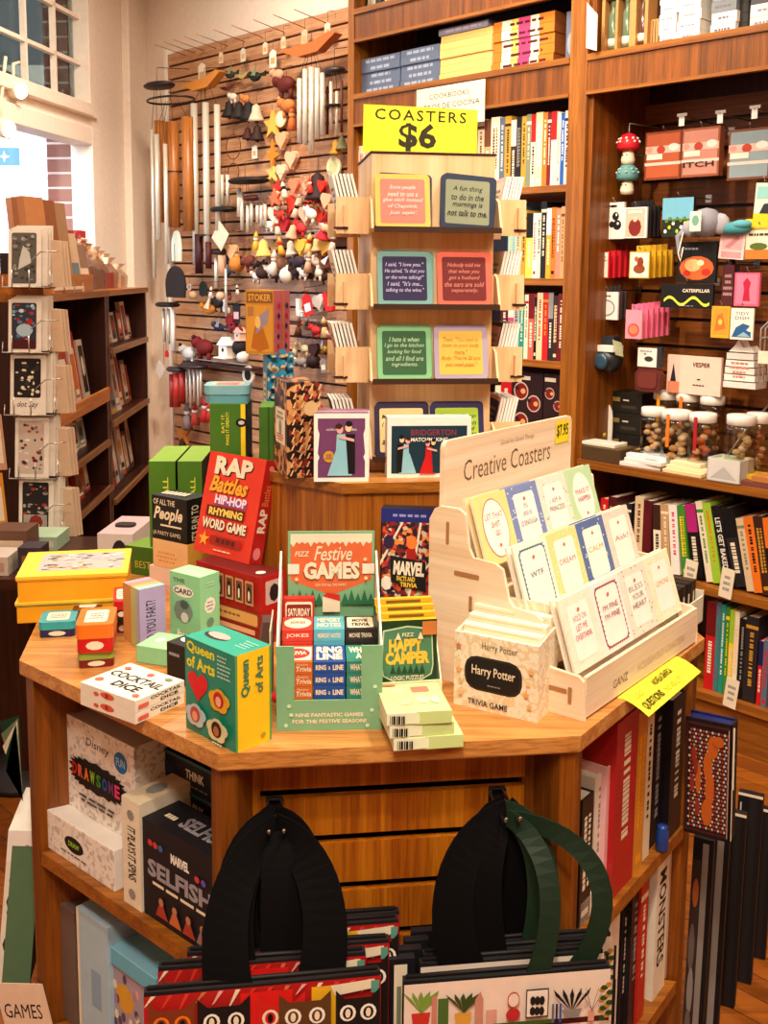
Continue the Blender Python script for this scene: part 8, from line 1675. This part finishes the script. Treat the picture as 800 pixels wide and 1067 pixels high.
for k in range(9):
    x = wt + .02 + (xe - wt - .14) * k / 9; h = .20 - .012 * k + .03 * (k % 2)
    t = thing('wrapped_gift', 'cellophane wrapped bundle, %s from the tray on top of the far rack' % ORD[k], 'bundle', RL(x, .06 + .04 * (k % 2), zt), RR_, 'cellophane bundles on top of the far rack')
    b = MB(); b.box(.01, .07, .01, .06, 0, h * .55, mat(['#c8986c', '#a82c24', '#b8907c', '#d8c0a8', '#8a6a58'][k % 5])); b.build('contents', t)
    b = MB(); b.lathe([(.045, 0), (.05, h * .5), (.015, h * .8), (.04, h)], PLA, 9, (.04, .035, 0), False); b.build('wrap', t)
b = MB(); b.box(0, .1, 0, .07, 0, .05, mat('#a81c20')); b.front(0, 0, 0).R(.01, .01, .09, .02, 'white'); P = RL(RK(84, 262, .2)[0], .2, zt); b.build('red_box', loc=(P.x, P.y, zt + .19), rot=RR_, label='small red box on top of the bundles by the window frame', cat='box')
b = MB(); b.box(0, .12, 0, .1, 0, .188, mat('#a8907c')); b.build('brown_carton', loc=RL(RK(84, 262, .2)[0] - .01, .18, zt), rot=RR_, label='tan carton carrying the small red box on the rack top', cat='box')
# postcard spinner at the near end of the rack
SPY = 3.05
def F3(px, py, Y=SPY): return PLN(px, py, Vector((0, Y, 0)), Vector((0, 1, 0)))
t = thing('postcard_stand', 'dark wire postcard stand at the left edge of the picture', 'rack', (F3(12, 400).x, SPY + .08, 0), 0)
b = MB(); b.box(-.05, .02, 0, .03, 0, 1.60, mat('#140c0c', .5)); b.build('post', t)
b = MB(); b.lathe([(.22, 0), (.22, .02), (.04, .05)], mat('#140c0c', .5), 20); b.build('base', t)
WIRE = mat('#b8b0a4', .3, .8)
cards = [((8, 37), (240, 297), 3.05, 'grey nature photo card in the top pocket of the stand', 'photo'), ((8, 37), (314, 365), 3.05, 'card with dark red holiday truck picture, second pocket', 'truck'), ((10, 42), (372, 430), 3.05, 'black printed card with script underneath, third pocket', 'block'), ((15, 45), (438, 496), 3.05, 'card of red and white gnome pattern, fourth pocket', 'gnome'), ((19, 50), (502, 560), 3.05, 'card with black night scene, lowest pocket', 'night')]
for ci, ((xa, xb), (ya, yb), Y, lab, kd) in enumerate(cards):
    P0, P1, P2 = F3(xa - 1, yb + 2), F3(xb + 5, yb + 2), F3(xa, ya - 2); w, h = P1.x - P0.x, P2.z - P0.z
    for k in range(4):
        ww_ = w * (1.0 if k == 0 else 1.12)
        b = MB(); b.box(0, ww_, 0, .004, 0, h, mat('#e8dccc' if k else '#ece2d4')); b.front(0, 0, 0)
        if k == 0:
            bgc = {'photo': '#5a5650', 'truck': '#2c3444', 'block': '#1c1818', 'gnome': '#c8b8a8', 'night': '#201c1e'}[kd]; lo = .28 if kd == 'block' else .06
            b.RR(.10 * w, lo * h, .86 * w, .94 * h, bgc, .006)
            rr_ = random.Random(ci)
            for q in range(34): b.E(rr_.uniform(.15, .8) * w, rr_.uniform(lo + .05, .9) * h, rr_.uniform(.003, .009), rr_.uniform(.002, .006), rr_.choice({'photo': ['#8a867c', '#a8a498', '#3a3834'], 'truck': ['#8ab0c8', '#c8d8e0', '#a82420', '#5a7a9a'], 'block': ['ivory', '#3a3634'], 'gnome': ['#8a2420', '#e8e0d8', '#3a3434', '#b8442c'], 'night': ['#a8a098', '#3a3438', '#a83428']}[kd]), 7); b.k -= 1
            b.k += 1
            if kd == 'photo': b.P([(.3 * w, .3 * h), (.7 * w, .42 * h), (.65 * w, .6 * h), (.45 * w, .72 * h), (.35 * w, .5 * h)], '#c8c8c0')
            if kd == 'truck': b.R(.12 * w, .06 * h, .84 * w, .24 * h, '#4a1014').E(.5 * w, .42 * h, .26 * w, .12 * h, '#a8c0d0', 12).E(.66 * w, .58 * h, .1 * w, .06 * h, '#a82420', 8)
            if kd == 'night': b.R(.14 * w, .08 * h, .82 * w, .4 * h, '#a8a098').E(.5 * w, .28 * h, .2 * w, .12 * h, '#8a2c20', 8)
            if kd == 'block': b.Tx('dot Say', .2 * w, .10 * h, .8 * w, .22 * h, '#2a2422', .3)
        b.build('greeting_card', loc=(P0.x + .004 * k, Y + .012 + .011 * k, P0.z + .004 * k), rot=(-rad(6), 0, rad(-4)), label=lab if k == 0 else 'cream card edge, %s behind the front card of the %s pocket' % (ORD[k - 1], ('top', 'second', 'third', 'fourth', 'lowest')[ci]), cat='card', group='cards in the postcard stand')
    for k in range(3):
        b = MB(); b.add([(0, 0, 0), (.045, .01, 0), (.035, .01, h * .8), (0, 0, h * .82), (0, .006, 0), (.045, .016, 0), (.035, .016, h * .8), (0, .006, h * .82)], [(0, 1, 2, 3), (7, 6, 5, 4), (3, 2, 6, 7), (1, 5, 6, 2)], mat('#d8b898'))
        b.build('envelope', loc=(P1.x + .012 + .006 * k, Y + .04 + .012 * k, P0.z), rot=(0, 0, rad(-14)), label='tan envelope, %s one right of the %s pocket cards' % (ORD[k], ('top', 'second', 'third', 'fourth', 'lowest')[ci]), cat='envelope', group='envelopes in the postcard stand')
    b = MB(); z0 = P0.z
    b.tube([(P0.x - .01 - t.location.x, -.08, z0 + .03), (P0.x - .01 - t.location.x, -.09, z0), (P1.x + .03 - t.location.x, -.09, z0), (P1.x + .03 - t.location.x, -.08, z0 + .06)], .002, WIRE, 5)
    b.tube([(P1.x - .02 - t.location.x, -.095, z0 + h * .45), (P1.x + .01 - t.location.x, -.10, z0 + h * .60), (P1.x + .06 - t.location.x, -.09, z0 + h * .62)], .002, WIRE, 5)
    b.tube([(P0.x + .02 - t.location.x, -.092, z0 - .005), (P0.x + .02 - t.location.x, -.092, z0 + .05)], .002, WIRE, 5).tube([(P0.x + .07 - t.location.x, -.092, z0 - .005), (P0.x + .07 - t.location.x, -.092, z0 + .05)], .002, WIRE, 5)
    b.box(P0.x - t.location.x, P1.x - t.location.x + .02, -.07, .0, z0 - .004, z0, mat('#140c0c')); b.build('wire_pocket', t)
for (px, py, c, lab) in ((-2, 520, '#d8902c', 'amber card edge cut by the left border'), (-3, 460, '#c89878', 'tan card edge cut by the left border')):
    P = F3(px, py + 30, 2.95); b = MB(); b.box(0, .028, 0, .004, 0, .16, mat(c)); b.front(0, 0, 0).R(.004, .02, .022, .12, 'ivory'); b.build('greeting_card', loc=P, rot=(0, rad(-4), 0), label=lab, cat='card')
# low dark table behind the island at the left with a boxed bulb on it
t = thing('side_table', 'dark side table behind the yellow boxed sets, left of the island', 'table', (-1.12, 2.62, 0), 0); zT = .755
b = MB(); b.box(0, .56, 0, .45, zT - .03, zT, mahog('X')); b.build('tabletop', t)
for x, y in ((.02, .02), (.5, .02), (.02, .39), (.5, .39)): b = MB(); b.box(x, x + .04, y, y + .04, 0, zT - .03, mahog('Z')); b.build('leg', t)
P0, P1 = PLN(104, 576, Vector((0, 2.66, 0)), Vector((0, 1, 0))), PLN(141, 576, Vector((0, 2.66, 0)), Vector((0, 1, 0)))
t = thing('gadget_box', 'white and black box with a carry slot and round gadget picture, behind the yellow sets', 'box', (P0.x, 2.64, zT), rad(-4))
w = P1.x - P0.x; h = PLN(104, 556, Vector((0, 2.64, 0)), Vector((0, 1, 0))).z - zT
b = MB(); b.box(0, w, 0, .2, 0, h, mat('#e0d4c8'), left='#2a2024', top='#c8a8a8'); b.left(0, .2, 0)
for q in range(6): b.E(.04 + .02 * (q % 3), h * (.35 + .25 * (q // 3)), .006, .006, 'lavender', 8)
b.R(.1, .1 * h, .17, .7 * h, '#8a6a5a'); b.front(0, 0, 0).E(.62 * w, .55 * h, .22 * w, .32 * h, '#2c2426', 14).E(.62 * w, .55 * h, .1 * w, .16 * h, '#5a5054', 12).R(.35 * w, .05 * h, .8 * w, .2 * h, '#c85a3a'); b.build('box_body', t)
b = MB(); b.rbox(.02, w - .02, .07, .11, h, h + .006, mat('#2a2224'), .015); b.build('carry_handle', t)
for k, (x, y, ww_, dd, hh, c) in enumerate(((.02, .03, .12, .1, .05, '#c8b8a8'), (.05, .15, .10, .1, .09, '#6a4a38'), (.16, .05, .06, .07, .07, '#3a3034'), (.03, .28, .16, .12, .04, '#a8c0a0'))):
    b = MB(); b.box(0, ww_, 0, dd, 0, hh, mat(c)); b.front(0, 0, 0).R(.01, .01, ww_ - .01, hh * .7, pc[k]); b.build('small_box', loc=(-1.12 + x, 2.62 + y, zT + .0005), label='%s small box on the dark side table' % ('pale tan', 'brown', 'charcoal', 'pale green')[k], cat='box', group='small boxes on the side table')
# ================================================================ LIGHT
wd = bpy.data.worlds.new('daylight'); SC.world = wd; wd.use_nodes = True
bg = wd.node_tree.nodes['Background']; sky = wd.node_tree.nodes.new('ShaderNodeTexSky'); sky.sky_type = 'NISHITA'; sky.sun_elevation = rad(50); sky.sun_rotation = rad(200); sky.sun_disc = False
wd.node_tree.links.new(sky.outputs[0], bg.inputs[0]); bg.inputs[1].default_value = .75
def lamp(name, kind, loc, e, color, **k):
    l = bpy.data.lights.new(name, kind); l.energy = e; l.color = color
    for a, v in k.items(): setattr(l, a, v)
    o = bpy.data.objects.new(name, l); COL.objects.link(o); o.location = loc; return o
def aim(o, t): o.rotation_euler = (Vector(t) - o.location).to_track_quat('-Z', 'Y').to_euler()
WARM = (1, .86, .69)
for i, (x, y, e) in enumerate(((-.3, -.5, 46), (.3, -1.0, 30), (.9, 1.6, 26), (-1.0, 2.6, 26), (.2, 3.2, 30), (-.9, 4.6, 34), (1.6, .2, 14))):  # first two: unseen fills added behind the camera for the island front
    o = lamp('ceiling_lamp', 'AREA', (x, y, 3.3), e * .82, WARM, shape='DISK', size=.45)
for x, y, tx, ty, tz, e in ((.0, .1, -.05, 1.5, .9, 90), (.8, 1.0, .5, 1.7, 1.0, 55), (-.6, 3.6, -1.0, 5.2, 1.6, 130), (-.3, 2.2, .4, 3.9, 1.8, 120), (-.1, .9, 1.2, 3.3, 1.4, 110)):
    o = lamp('ceiling_spot', 'SPOT', (x, y, 3.25), e * 1.2, WARM, spot_size=rad(60), spot_blend=.8, shadow_soft_size=.06); aim(o, (tx, ty, tz))
SC.view_settings.view_transform = 'Standard'; SC.view_settings.look = 'None'; SC.view_settings.gamma = 1; SC.view_settings.use_curve_mapping = False
SC.view_settings.exposure = 0.45
